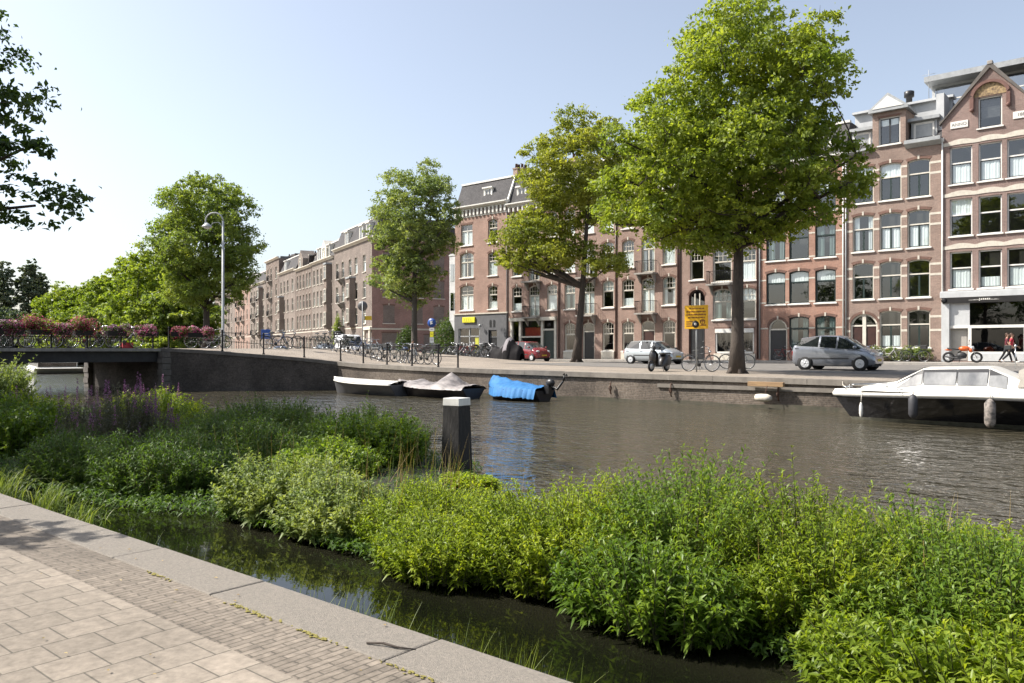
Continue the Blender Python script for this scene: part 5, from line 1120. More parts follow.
def car(name, label, loc, rz, paint, S, L, group=None, screen=None, pillars=(), rear=None, wheels=(-1.2, 1.22), wr=.305, half=.84, trim=None, cat='car'):
    """S: stations (x, z_bottom, z_belt, z_top, half width at belt, half width at roof); screens are (i0, i1) station spans"""
    t = thing(name, label, cat, loc, rz, group); rows = []
    for (x, zb, zl, zt, wb, wt) in S:
        h_ = [(wb * .90, zb), (wb * .985, zb + .10), (wb + .02, lerp(zb, zl, .5)), (wb + .005, zl - .07), (wb - .02, zl), (lerp(wb - .02, wt, .93), zt - .045), (wt * .84, zt - .005), (wt * .4, zt + .012), (0, zt + .016)]
        rows.append([(x, -y, z) for y, z in h_] + [(x, y, z) for y, z in reversed(h_[:-1])])
    n = len(rows[0]); body = MB(); gl = {'side_window': MB(), 'side_window ': MB(), 'windscreen': MB(), 'rear_window': MB()}; fb, fg = [], {k: [] for k in gl}
    for i in range(len(rows) - 1):
        for j in range(n - 1):
            q = [rows[i][j], rows[i][j + 1], rows[i + 1][j + 1], rows[i + 1][j]]; k = None
            side = j in (4, n - 6); top = 5 <= j <= n - 7
            if side and i in pillars: k = 'side_window' if j == 4 else 'side_window '
            if top and screen and screen[0] <= i < screen[1]: k = 'windscreen'
            if top and rear and rear[0] <= i < rear[1]: k = 'rear_window'
            if k: gl[k].add(q, [(0, 1, 2, 3)], 0, False)
            else: body.add(q, [(0, 1, 2, 3)], 0, True)
    body.add(rows[0], [tuple(range(n))]); body.add(rows[-1], [tuple(range(n - 1, -1, -1))])
    o = body.build('body', paint, t, fix=True); bv = o.modifiers.new('sub', 'SUBSURF'); bv.levels = bv.render_levels = 1; bv.subdivision_type = 'SIMPLE'
    for k, m in gl.items():
        if m.v: m.build(k.strip(), CARGL, t, fix=True)
    for x in wheels:
        for sy in (-1, 1):
            MB().lathe([(wr * .2, 0), (wr + .055, .0), (wr + .055, .01), (wr * .2, .012)], 22, (x, sy * (half + .012) - .006, wr + .02), 'y').build('arch_shade_disc', RUB, t)  # black disc stands in for the shaded gap around the wheel
            w_ = MB().lathe([(wr * .62, -.1), (wr * .93, -.1), (wr, -.07), (wr, .07), (wr * .93, .1), (wr * .62, .1)], 22, (0, 0, 0), 'y').build('wheel', RUB, t, (x, sy * (half - .06), wr))
            r_ = MB(); r_.lathe([(.0, -.02), (wr * .2, -.03), (wr * .2, .0), (wr * .64, .02), (wr * .64, -.02)], 20, (0, 0, 0), 'y')
            for a in range(5): c, s = math.cos(a * 1.2566), math.sin(a * 1.2566); r_.tube([(c * .04, sy * .0, s * .04), (c * wr * .6, 0, s * wr * .6)], wr * .1, 6)
            r_.build('rim', ALLOY, w_, (0, sy * .085, 0))
    xf, xr = S[-1][0], S[0][0]
    for sy in (-1, 1):
        hx = S[-3][0]; MB().ball((xf - .14, sy * (half - .26), S[-2][3] - .04), (.13, .17, .085), 10, 8).build('headlight', LAMPG, t)
        MB().box(xr - .012, xr + .12, sy * (half - .07) - .05, sy * (half - .07) + .04, S[0][2] + .02, S[0][2] + .24).build('tail_light', REDL, t, bevel=.02)
        MB().ball((S[-4][0] - .18, sy * (half + .10), S[-4][3] + .02), (.09, .10, .07), 8, 6).build('wing_mirror', trim or paint, t)
        MB().box(xr * .55, xf * .42, sy * (half + .022) - .012, sy * (half + .022) + .012, .50, .56).build('side_trim', trim or PLAST, t)
        for x in pillars_x(S, pillars): MB().box(x - .09, x + .09, sy * (half + .006) - .014, sy * (half + .006) + .014, S[2][2] - .17, S[2][2] - .13).build('door_handle', PLAST, t)
    MB().box(xf - .02, xf + .012, -.26, .26, .40, .51).build('number_plate', PLATE, t); MB().box(xr - .014, xr + .02, -.26, .26, .58, .69).build('number_plate', PLATE, t)
    MB().box(xr + .1, xf - .12, -half * .82, half * .82, .17, .34).build('underbody', RUB, t)
    return t
def pillars_x(S, pillars):
    if len(pillars) < 2: return []
    p = sorted(pillars); return [S[p[0]][0] + .12, S[p[len(p) // 2]][0] + .1]
GREY = pm('grey_metallic', (.27, .285, .315), (.25, .265, .295), 1.2, .26, metal=.5, coat=.8); SILV = pm('silver_metallic', (.50, .54, .56), (.46, .50, .52), 1.2, .3, metal=.45, coat=.8); DRED = pm('dark_red_paint', (.20, .012, .018), (.17, .010, .015), 1.2, .25, coat=.8)
WPNT = pm('white_van_paint', (.70, .70, .69), (.62, .62, .61), 1.2, .35, coat=.5); DBLUE = pm('blue_paint', (.03, .06, .16), (.025, .05, .13), 1.2, .3, coat=.7); DGREYP = pm('dark_car_paint', (.03, .032, .035), (.025, .027, .03), 1.2, .25, coat=.8)
SA_ = [(-1.82, .34, .62, .70, .70, .60), (-1.80, .28, .98, 1.03, .80, .68), (-1.70, .24, 1.12, 1.25, .84, .64), (-1.46, .22, 1.09, 1.47, .85, .60), (-.62, .2, 1.04, 1.575, .855, .58), (-.54, .2, 1.035, 1.58, .855, .58), (.16, .2, .98, 1.555, .855, .58), (.24, .2, .975, 1.54, .855, .58), (.48, .2, .955, 1.46, .855, .58), (1.20, .2, .90, 1.01, .85, .62), (1.46, .22, .84, .92, .82, .62), (1.70, .25, .68, .76, .74, .56), (1.80, .3, .52, .58, .62, .5)]
ST_ = [(-1.70, .30, .62, .70, .70, .6), (-1.66, .26, .88, .93, .78, .66), (-1.5, .24, .93, 1.25, .81, .62), (-1.3, .22, .92, 1.38, .82, .60), (-.55, .2, .90, 1.42, .82, .60), (-.47, .2, .90, 1.42, .82, .60), (.25, .2, .87, 1.40, .82, .60), (.32, .2, .87, 1.385, .82, .60), (.5, .2, .86, 1.33, .82, .60), (1.15, .2, .82, .93, .81, .62), (1.45, .22, .74, .82, .78, .6), (1.64, .25, .6, .68, .7, .54), (1.72, .3, .5, .54, .6, .5)]
SV_ = [(-2.1, .32, .9, 1.0, .86, .80), (-2.08, .3, 1.2, 2.2, .9, .80), (-1.9, .28, 1.2, 2.38, .92, .82), (-.2, .26, 1.2, 2.4, .92, .82), (.7, .26, 1.18, 2.36, .92, .8), (.78, .26, 1.17, 2.34, .92, .8), (1.05, .26, 1.15, 2.2, .92, .78), (1.6, .26, 1.12, 1.25, .90, .78), (2.0, .28, .98, 1.08, .86, .74), (2.2, .3, .75, .84, .8, .66), (2.25, .32, .6, .64, .72, .6)]
PA = (2, 3, 5, 7, 8)
car('hatchback_car', 'grey five-door hatchback parked on the street right of the largest elm', (at(838, 37.6), 37.6, zg(-12.5, 37.6) + .008), 0, GREY, SA_, 3.6, screen=(8, 9), pillars=PA, rear=(1, 3), group='cars parked along the quay')
car('hatchback_car', 'small silver hatchback parked behind the black scooter', (at(654, 42.8), 42.8, zg(-25, 42.8) + .008), R(-3), SILV, ST_, 3.4, screen=(8, 9), pillars=PA, rear=(1, 3), half=.81, wheels=(-1.15, 1.18), wr=.27, trim=PLAST, group='cars parked along the quay')
car('hatchback_car', 'dark red car parked behind the covered motorcycle', (at(529, 48.3), 48.3, zg(-40, 48.3) + .008), R(-8), DRED, [(x, a, b_ + .06, c + .12, d, e) for x, a, b_, c, d, e in ST_], 3.4, screen=(8, 9), pillars=PA, rear=(1, 3), half=.81, wheels=(-1.15, 1.18), wr=.27, group='cars parked along the quay')
RZR = R(-21)
for px_, k_, S_, pt, lab, hf in ((349, -9, SV_, WPNT, 'white delivery van parked in front of the buff brick houses', .9), (327, -10, SA_, DGREYP, 'dark hatchback parked left of the white delivery van', .84), (376, -7, ST_, DGREYP, 'dark small car parked in front of the cream doorway of the corner house', .81), (281, -10, ST_, DBLUE, 'blue small car behind the railing near the blue sign', .81)):
    u = (px_ - 512) / 800; d = Vector((-CA + u * SA, SA + u * CA)); nrm = Vector((-.358, -.934)); C0b = Vector((C0.x, C0.y)) + nrm * (-k_ * -1 if 0 else 9.0)
    tt = (C0b - Vector((0, 0))).dot(nrm) / d.dot(nrm); p = d * tt
    car('delivery_van' if S_ is SV_ else 'small_car', lab, (p.x, p.y, zg(p.x, p.y) + .004), RZR, pt, S_, 3.5, screen=(6, 7) if S_ is SV_ else (8, 9), pillars=(5, 6) if S_ is SV_ else PA, rear=None if S_ is SV_ else (1, 3), half=hf, wheels=(-1.35, 1.5) if S_ is SV_ else (-1.15, 1.18), wr=.32 if S_ is SV_ else .27, group='cars parked before the further row', cat='van' if S_ is SV_ else 'car')

# bicycles
def bike_proto(paint, kind=0, name='bicycle'):
    t = bpy.data.objects.new(name, None); COL.objects.link(t); r = .34
    for x in (-.54, .54):
        b = MB(); b.torus((0, 0, 0), r, .019, 26, 6, 'y'); b.torus((0, 0, 0), r - .022, .010, 26, 5, 'y', 1)
        for i in range(14): a = i * math.pi / 7; b.tube([(0, (-1) ** i * .02, 0), (math.cos(a) * (r - .02), 0, math.sin(a) * (r - .02))], .0022, 3, 1, caps=False)
        b.lathe([(.0, -.035), (.022, -.035), (.022, .035), (0, .035)], 8, (0, 0, 0), 'y', 1); w_ = b.build('wheel', [RUB, CHROME], t, (x, 0, r + .02))
        m = MB(); m.sweep([[(math.cos(a) * (r + .035), y, math.sin(a) * (r + .035)) for y in (-.025, 0, .025)] for a in np.linspace(.35, 2.9 if x < 0 else 2.3, 12)]); m.build('mudguard', paint, t, (x, 0, r + .02))
    bb, st, hd, rear, fr = (-.06, 0, .30), (-.22, 0, .80), (.36, 0, .84), (-.54, 0, .36), (.54, 0, .36); b = MB()
    if kind: b.tube([(hd[0] + .02, 0, .78), (.15, 0, .50), (-.14, 0, .52)], .017, 7)
    else: b.tube([(hd[0] + .01, 0, .80), (st[0] + .015, 0, .76)], .016, 7)
    b.tube([bb, st, (-.235, 0, .92)], .017, 7); b.tube([bb, (.375, 0, .74)], .018, 7)
    for y in (-.05, .05): b.tube([bb, (rear[0], y, rear[2])], .010, 6); b.tube([(st[0], y * .3, .74), (rear[0], y, rear[2])], .009, 6); b.tube([(.41, y * .8, .66), (.45, y, .58), (fr[0], y, fr[2])], .011, 6)
    b.tube([(.34, 0, .95), (.41, 0, .66)], .019, 7); b.build('frame', paint, t)
    b = MB(); b.tube([(.10, .29, .98), (.24, .30, 1.03), (.33, .15, 1.05), (.335, 0, 1.03), (.33, -.15, 1.05), (.24, -.30, 1.03), (.10, -.29, .98)], .012, 7); b.tube([(.335, 0, 1.03), (.34, 0, .92)], .013, 6); b.build('handlebar', CHROME, t)
    MB().sweep([[(x, y * w_, .93 + z - .03 * abs(y)) for y, z in ((-1, -.03), (-.6, .01), (0, .02), (.6, .01), (1, -.03))] for x, w_, in ((-.37, .09), (-.30, .10), (-.22, .06), (-.10, .025))]).build('saddle', RUB, t)
    b = MB(); b.box(-.80, -.36, -.06, .06, .745, .757); b.tube([(-.76, .05, .745), (-.56, .06, .37)], .006, 5); b.tube([(-.76, -.05, .745), (-.56, -.06, .37)], .006, 5); b.build('carrier', paint, t)
    b = MB(); b.lathe([(.0, -.012), (.09, -.012), (.09, .012), (0, .012)], 14, (bb[0], 0, bb[2]), 'y'); b.tube([(bb[0], .06, bb[2]), (bb[0] + .1, .07, bb[2] - .13)], .009, 5); b.tube([(bb[0], -.06, bb[2]), (bb[0] - .1, -.07, bb[2] + .13)], .009, 5)
    b.box(bb[0] + .06, bb[0] + .14, .07, .15, bb[2] - .145, bb[2] - .125); b.box(bb[0] - .14, bb[0] - .06, -.15, -.07, bb[2] + .125, bb[2] + .145); b.build('crank', PLAST, t)
    MB().tube([(-.1, .07, .30), (-.05, .13, .02)], .008, 5).build('kickstand', PLAST, t)
    MB().ball((.42, 0, .86), (.05, .045, .05), 8, 6).build('lamp', CHROME, t)
    if kind == 2: MB().box(.40, .72, -.19, .19, .80, 1.02).build('crate', pm('crate_dark', (.03, .03, .03), (.02, .02, .02), 9, .7), t)
    return t
BP = [bike_proto(pm('bike_black', (.02, .02, .021), (.014, .014, .014), 9, .4), 0), bike_proto(pm('bike_grey', (.22, .23, .24), (.17, .18, .19), 9, .4), 1), bike_proto(pm('bike_green', (.03, .055, .045), (.02, .04, .03), 9, .4), 2), bike_proto(pm('bike_blue', (.05, .09, .19), (.04, .07, .15), 9, .4), 1), bike_proto(pm('bike_red', (.28, .03, .025), (.2, .02, .02), 9, .4), 0), bike_proto(pm('bike_white', (.55, .54, .52), (.45, .44, .42), 9, .5), 1)]
used = set()
def bike(k, x, y, rz, label, group, z=None, lean=.10):
    o = BP[k] if k not in used else copy_tree(BP[k]); used.add(k); o.location = (x, y, (zg(x, y) if z is None else z) + .002); o.rotation_euler = (lean, 0, rz)
    return tag(o, label, 'bicycle', group)
rb = random.Random(4)
bike(0, at(700, 31.3), 31.3, R(2), 'black bicycle leaning on the pole of the yellow board', None, lean=-.12)
bike(1, at(737, 36.0), 36.0, R(4), 'grey bicycle standing behind the trunk of the largest elm', None)
bike(4, at(786, 54.3), 54.3, R(0), 'red bicycle against the bright red house behind the grey car', None, z=1.28)
for px_, k_, lab in ((853, 5, 'white bicycle at the left end before the house with the white stone bands'), (868, 1, 'grey bicycle among the plants before the house with the white stone bands'), (888, 5, 'white bicycle in the middle of the low plants before the banded brown house'), (915, 2, 'dark green bicycle with crate at the right end before the banded brown house')):
    bike(k_, at(px_, 54.1), 54.1, R(rb.uniform(-8, 8)), lab, 'bicycles before the house with white stone bands', z=1.28)
for i in range(13):
    px_ = 449 + i * 3.5; Y = 40.5 + (i % 3) * 1.1; k_ = (0, 1, 2, 5, 0, 3, 4, 1, 0, 2, 1, 5, 0)[i]
    bike(k_, at(px_, Y), Y, R(rb.choice([58, 66, 75, -110, 82]) + rb.uniform(-7, 7)), ['black', 'grey', 'green', 'blue', 'red', 'white'][k_] + ' bicycle in the dense row of bicycles left of the covered motorcycle', 'bicycles in the dense row', lean=rb.uniform(-.2, .2))
for i in range(13):
    px_ = 322 + i * 9.0 + rb.uniform(-2, 2); x, y = at(px_, 27.6), 27.6
    if px_ < 335: x, y = at(px_, 28.4), 28.4
    k_ = (0, 2, 1, 0, 3, 1, 0, 5, 2, 0, 1, 0, 2)[i]
    bike(k_, x, y, R(rb.choice([4, -5, 184, 25, 150])), ['black', 'grey', 'green', 'blue', 'red', 'white'][k_] + ' bicycle parked behind the quay fence left of the grey-green elm', 'bicycles parked along the quay fence')
for px_, Y, k_, a, lab in ((277, 24.6, 3, 42, 'blue bicycle behind the fence on the ramp next to the blue sign'), (288, 25.8, 0, 40, 'black bicycle behind the fence where the wall turns sunny'), (202, 20.9, 0, 45, 'black bicycle behind the fence right of the last flower box'), (215, 22.0, 1, 40, 'grey bicycle behind the fence next to the lamp post')):
    bike(k_, at(px_, Y), Y, R(a), lab, 'bicycles behind the ramp fence')
for i in range(9):
    y = 17.2 - i * .92 - (i % 2) * .2; k_ = (1, 0, 4, 0, 1, 0, 2, 0, 0)[i]
    bike(k_, -39.0 - (i % 2) * .12, y, R(90 + rb.uniform(-9, 9)), ['black', 'grey', 'green', 'blue', 'red', 'white'][k_] + ' bicycle parked along the bridge railing below the flower boxes', 'bicycles on the bridge', z=2.08)

# scooter, motorcycle, covered motorcycle
def scooter(label, loc, rz):
    t = thing('motor_scooter', label, 'scooter', loc, rz); blk = pm('scooter_black', (.025, .022, .022), (.018, .015, .015), 6, .35, coat=.3)
    for x in (-.6, .62): w_ = MB().torus((0, 0, 0), .18, .05, 18, 8, 'y').build('wheel', RUB, t, (x, 0, .23)); MB().lathe([(0, -.05), (.14, -.05), (.14, .05), (0, .05)], 12, (0, 0, 0), 'y').build('rim', ALLOY, w_)
    b = MB(); b.sweep([[(x, y * w_, z0 + (z1 - z0) * f) for y, f in ((-1, 0), (-1.05, .5), (-.75, 1), (.75, 1), (1.05, .5), (1, 0))] for x, w_, z0, z1 in ((-.86, .08, .45, .62), (-.7, .17, .3, .72), (-.3, .19, .22, .74), (-.12, .16, .2, .5), (.0, .18, .2, .28), (.32, .18, .2, .28))], smooth=True, caps=True)
    b.sweep([[(.30 + z * .10, y, z) for y in (-.2, -.1, .1, .2)] for z in (.25, .5, .75)] + [[(.42 + .1, y * .5, .95) for y in (-.2, -.1, .1, .2)]], smooth=True); b.ball((.5, 0, .62), (.13, .17, .32), 10, 8); b.ball((.62, 0, .40), (.2, .09, .08), 10, 6); b.build('body', blk, t)
    b = MB(); b.tube([(.62, 0, .23), (.5, 0, .6), (.42, 0, 1.0)], .028, 6); b.tube([(.36, -.34, 1.04), (.43, 0, 1.02), (.36, .34, 1.04)], .016, 6); b.ball((.46, 0, 1.0), (.12, .12, .1), 10, 8); b.build('handlebar', PLAST, t)
    for sy in (-1, 1): m_ = MB(); m_.tube([(.4, sy * .25, 1.04), (.42, sy * .33, 1.22)], .007, 5); m_.ball((.42, sy * .34, 1.25), (.015, .06, .045), 8, 6); m_.build('mirror', PLAST, t)
    MB().sweep([[(x, y, .76 + z) for y, z in ((-.14, -.02), (-.08, .05), (.08, .05), (.14, -.02))] for x in (-.8, -.6, -.4, -.15)], caps=True).build('seat', RUB, t)
    MB().ball((.585, 0, .92), (.05, .08, .07), 8, 6).build('headlight', LAMPG, t); MB().box(-.9, -.85, -.08, .08, .55, .62).build('tail_light', REDL, t); MB().tube([(-.05, .1, .25), (-.08, .2, .0)], .012, 5).build('kickstand', PLAST, t)
    return t
scooter('black motor scooter parked at the quay edge in front of the silver hatchback', (at(659, 30.3), 30.3, zg(-17, 30.3)), R(-92))
def motorcycle(label, loc, rz):
    t = thing('motorcycle', label, 'motorcycle', loc, rz); org = pm('orange_paint', (.62, .11, .008), (.55, .09, .008), 6, .3, coat=.6)
    for x in (-.68, .72): w_ = MB().torus((0, 0, 0), .25, .06, 20, 8, 'y').build('wheel', RUB, t, (x, 0, .31)); b = MB(); b.lathe([(0, -.03), (.05, -.03), (.05, .03), (0, .03)], 10, (0, 0, 0), 'y'); [b.tube([(0, 0, 0), (.22 * math.cos(a), 0, .22 * math.sin(a))], .012, 5) for a in np.arange(6) * 1.047]; b.build('rim', ALLOY, w_)
    b = MB(); b.ball((-.02, 0, .42), (.27, .17, .2), 12, 8); b.tube([(-.68, .08, .31), (-.2, .08, .36)], .025, 6); b.tube([(.36, 0, .82), (-.2, 0, .6), (-.2, 0, .36)], .03, 6); b.tube([(.2, -.13, .3), (-.2, -.16, .24), (-.85, -.16, .36)], .045, 8); b.build('engine', PLAST, t)
    MB().ball((.12, 0, .80), (.30, .17, .15), 14, 10).build('fuel_tank', org, t); b = MB(); b.sweep([[(x, y * w_, z + h_) for y, h_ in ((-1, -.05), (-.6, .03), (.6, .03), (1, -.05))] for x, w_, z in ((-.75, .07, .84), (-.55, .12, .80), (-.15, .13, .76))], caps=True); b.build('seat', RUB, t)
    MB().ball((-.68, 0, .74), (.2, .08, .06), 10, 6).ball((.44, 0, .72), (.12, .14, .14), 10, 8).build('fairing', org, t)
    b = MB(); [b.tube([(.72, y, .31), (.42, y, .95)], .025, 6) for y in (-.09, .09)]; b.tube([(.28, -.36, 1.02), (.4, -.12, 1.06), (.4, .12, 1.06), (.28, .36, 1.02)], .014, 6); b.build('fork', CHROME, t)
    for sy in (-1, 1): m_ = MB(); m_.tube([(.34, sy * .28, 1.03), (.36, sy * .36, 1.24)], .007, 5); m_.ball((.36, sy * .37, 1.27), (.015, .07, .05), 8, 6); m_.build('mirror', PLAST, t)
    MB().ball((.54, 0, .86), (.07, .1, .1), 10, 8).build('headlight', LAMPG, t); MB().tube([(-.1, .12, .3), (-.14, .28, .0)], .014, 5).build('kickstand', PLAST, t)
    return t
motorcycle('orange motorcycle parked on the pavement in front of the pale grey shop', (at(962, 51.5), 51.5, 1.281), R(12))
ct = thing('covered_motorcycle', 'motorcycle under a black and grey cover beside the dark red car', 'covered motorcycle', (at(507, 40.2), 40.2, zg(-33, 40.2)), R(6))
prof = [(-1.22, .50, .20), (-1.12, .86, .28), (-.9, .98, .34), (-.7, .90, .36), (-.5, .84, .38), (-.3, .98, .40), (-.1, 1.16, .42), (.02, 1.38, .5), (.12, 1.50, .54), (.24, 1.55, .55), (.36, 1.50, .54), (.48, 1.42, .5), (.62, 1.18, .42), (.8, 1.06, .38), (1.0, 1.02, .36), (1.14, .92, .32), (1.2, .5, .26)]
rows = []; rr = random.Random(3); NK = 24
for n_, (x, h_, w_) in enumerate(prof):
    row = []
    for k in range(NK + 1):
        a = -1 + 2 * k / NK; f = 1 - abs(a) ** 2.6; fold = (.055 * math.sin(n_ * 2.7) + .03 * math.sin(n_ * 4.9 + k)) * (1 - f) ** .5 * (1 if a > 0 else -1)
        row.append((x, a * (w_ + .10 * (1 - f)) + fold, max(.05, h_ * f ** .5 + rr.uniform(-.012, .012)) if 0 < k < NK else .06 + .05 * math.sin(n_ * 1.9)))
    rows.append(row)
cv = MB()
cv.sweep(rows, 0, True); cv.mi = [1 if (1 <= (i % NK) <= 20 and 6 <= i // NK <= 9) or (6 <= (i % NK) <= 18 and i // NK in (4, 5, 10)) else 0 for i in range(len(cv.mi))]
cv.build('cover', [pm('black_cover', (.014, .012, .013), (.010, .009, .010), 4, .7, spec=.15), pm('grey_cover', (.24, .22, .23), (.17, .155, .165), 4, .6, spec=.2)], ct)
for x in (-.72, .72): MB().torus((x, 0, .28), .22, .06, 18, 8, 'y').build('wheel', RUB, ct)

# boats
def hull(mb, L, B, sheer, depth, mi=0, stern=.85, n=16, m=7, bow_rake=.55, zb=-.25, deadrise=.6, band=None):
    """hull skin from bow (x = -L/2) to stern; returns the sheer line of both sides"""
    rows = []; rail = []
    for i in range(n + 1):
        f = i / n; w_ = B / 2 * min(1, (math.sin(min(1, f / .62) * math.pi / 2)) ** .8) * (1 - (1 - stern) * max(0, (f - .62) / .38) ** 1.5); zs = sheer(f); x = -L / 2 + L * f
        row = []
        for j in range(-m, m + 1):
            g = abs(j) / m; y = w_ * (g ** deadrise) * (.62 + .38 * g); z = lerp(zb, zs, g ** 1.25); xx = x + bow_rake * (1 - g ** 1.1) * max(0, 1 - f * 4)
            row.append((xx, math.copysign(y, j), z))
        rows.append(row); rail.append((row[0], row[-1]))
    o_ = len(mb.f); mb.sweep(rows, mi, True); nn = len(rows[0])
    if band is not None:
        for q in range(o_, len(mb.f)):
            j = (q - o_) % (nn - 1)
            if abs(j + .5 - m) / m < .43: mb.mi[q] = band
    mb.add(rows[-1], [tuple(range(nn))], mi); return rail
BOATGL = pm('boat_pane_reflection', (.07, .075, .08), (.34, .34, .33), 1.1, .06, spec=.9, stretch=(1, 1, .5)); M_HULLB = pm('black_hull', (.014, .014, .017), (.02, .02, .023), 2.5, .18, coat=.4, grime=.3); M_GEL = pm('white_gelcoat', (.72, .70, .64), (.66, .64, .58), 2, .35, coat=.3, grime=.1); M_SCUM = pm('boot_stripe', (.15, .145, .11), (.07, .07, .05), 5, .8)  # boat panes: pale and dark blotches painted as reflection and see-through
mbt = thing('motor_boat', 'white and black motor boat with cabin moored at the right edge', 'motor boat', (-4.0, 23.75, 0), 0)
b = MB(); sh = lambda f: .74 + .10 * min(1, f * 2.2); rail = hull(b, 7.9, 2.6, sh, 0.85 and 1, bow_rake=.75, n=24, m=12, band=1); b.mi = [0 if v_ == 0 or i_ >= 24 * 24 else v_ for i_, v_ in enumerate(b.mi)]; b.build('hull', [M_HULLB, M_SCUM], mbt)
b = MB(); b.sweep([[(p[0] + (0 if 0 else -.0), p[1] * 1.012, p[2] - .07), (p[0] - .02, p[1] * 1.03 + math.copysign(.015, p[1]), p[2] - .035), (p[0] - .02, p[1] * 1.03 + math.copysign(.02, p[1]), p[2] + .02), (p[0], p[1] * .93, p[2] + .05), (p[0] + .03, p[1] * .5, p[2] + .10 + .10 * (1 - abs(1 - 2 * k / 24))), (p[0] + .03, 0, p[2] + .12 + .12 * (1 - abs(1 - 2 * k / 24))), (q[0] + .03, q[1] * .5, q[2] + .10 + .10 * (1 - abs(1 - 2 * k / 24))), (q[0], q[1] * .93, q[2] + .05), (q[0] - .02, q[1] * 1.03 + math.copysign(.02, q[1]), q[2] + .02), (q[0] - .02, q[1] * 1.03 + math.copysign(.015, q[1]), q[2] - .035), (q[0], q[1] * 1.012, q[2] - .07)] for k, (p, q) in enumerate(rail)], 0, True); b.build('deck', M_GEL, mbt)
# raised cabin: front slope, coach roof, side windows
cab = [(-3.1, .55, .93, .30), (-2.15, .86, 1.10, .60), (-1.38, 1.0, 1.50, .76), (.12, 1.05, 1.54, .78), (.95, 1.08, 1.17, .98), (3.6, 1.08, 1.02, 1.02)]
rows = []
for x, wb, zt, wt in cab: z0 = .86; rows.append([(x, -wb, z0), (x, -lerp(wb, wt, .30), lerp(z0, zt, .30)), (x, -wt, zt - .045), (x, -wt * .9, zt), (x, 0, zt + .03), (x, wt * .9, zt), (x, wt, zt - .045), (x, lerp(wb, wt, .30), lerp(z0, zt, .30)), (x, wb, z0)])
b = MB(); b.sweep(rows, 0, False); b.build('cabin', M_GEL, mbt)
def on(k0, k1, f0, f1, j0, j1, off=.012):
    def P(x_f, g):
        a = [lerp(rows[k0][j0][i], rows[k1][j0][i], x_f) for i in range(3)]; c = [lerp(rows[k0][j1][i], rows[k1][j1][i], x_f) for i in range(3)]; return [lerp(a[i], c[i], g) for i in range(3)]
    return [P(f0, .05), P(f1, .05), P(f1, .96), P(f0, .96)]
for sgn, (j0, j1) in ((-1, (1, 2)), (1, (7, 6))):
    for k0, k1, f0, f1 in ((1, 2, .12, .98), (2, 3, .02, .52), (2, 3, .55, .99), (3, 4, .04, .5)):
        q = on(k0, k1, f0, f1, j0, j1); cq = [sum(p[i] for p in q) / 4 for i in range(3)]; MB().add([(cq[0] + (p[0] - cq[0]) * 1.05, p[1] + sgn * .007, cq[2] + (p[2] - cq[2]) * 1.14) for p in q], [(0, 1, 2, 3)]).build('window_frame', M_BLACKP, mbt); MB().add([(p[0], p[1] + sgn * .014, p[2]) for p in q], [(0, 1, 2, 3)]).build('cabin_window', BOATGL, mbt)
q = [rows[1][3], rows[1][5], rows[2][5], rows[2][3]]; MB().add([(p[0] - .01, p[1] * .92, p[2] + .02) for p in q], [(0, 1, 2, 3)]).build('windscreen', CARGL, mbt)
b = MB()
b.tube([(-3.5, 0, .86), (-3.5, .0, 1.0), (-3.3, .25, 1.0), (-2.3, .7, 1.06)], .014, 6); b.tube([(-3.3, -.25, 1.0), (-2.3, -.7, 1.06), (-2.3, -.7, .9)], .014, 6); b.tube([(-3.5, 0, 1.0), (-3.3, -.25, 1.0)], .014, 6); b.build('bow_rail', CHROME, mbt)
for s_ in (-1, 1):
    MB().tube([(r_[0 if s_ < 0 else 1][0], r_[0 if s_ < 0 else 1][1] * 1.03 + s_ * .012, r_[0][2] - .085) for r_ in rail[1:]], .016, 5).build('rub_rail', RUB, mbt)
for x_, y_ in ((-3.55, .16), (-3.55, -.16), (-1.9, -.98), (.4, -1.2), (2.2, -1.22)):
    b = MB(); b.tube([(x_ - .09, y_, .93), (x_ + .09, y_, .93)], .014, 6); b.tube([(x_, y_, .84), (x_, y_, .93)], .014, 6); b.build('cleat', CHROME, mbt)
MB().tube([(-3.55, .16, .92), (-3.9, 1.0, .86), (-4.4, 2.2, .88), (-4.6, 2.8, 1.02)], .012, 5).build('mooring_line', M_BELT, mbt)
MB().tube([(.62, -.35, 1.5), (.62, -.35, 2.05)], .012, 5).ball((.62, -.35, 2.08), .035, 8, 6).build('mast_light', CHROME, mbt)
b = MB(); b.box(-2.9, -2.2, -.28, .28, .94, 1.0); b.build('hatch', pm('hatch_grey', (.30, .31, .31), (.24, .25, .25), 4, .5), mbt, bevel=.02)
canv = pm('grey_canvas', (.30, .275, .235), (.22, .20, .17), 3, .85)
rws = []
for i in range(11):
    x = .75 + i * .28; hgt = 1.50 - .03 * i + .12 * math.sin(i * 1.4); rws.append([(x + .06 * math.sin(k * 1.7), y * (1 + .04 * math.sin(i * 2 + k)), 1.06 + (hgt - 1.06) * g + .03 * math.sin(i * 2.3 + k * 1.9)) for k, (y, g) in enumerate(((-1.02, 0), (-.92, .35), (-.7, .72), (-.35, .95), (0, 1), (.35, .95), (.7, .72), (.92, .35), (1.02, 0)))])
b = MB(); b.sweep(rws, 0, True); b.build('canopy', canv, mbt)
b = MB(); b.tube([(1.3, -1.0, 1.06), (1.0, -.9, 1.75), (1.0, .9, 1.75), (1.3, 1.0, 1.06)], .016, 6); b.tube([(2.4, -1.0, 1.06), (2.8, -.9, 1.62), (2.8, .9, 1.62), (2.4, 1.0, 1.06)], .016, 6); b.build('canopy_hoop', CHROME, mbt)
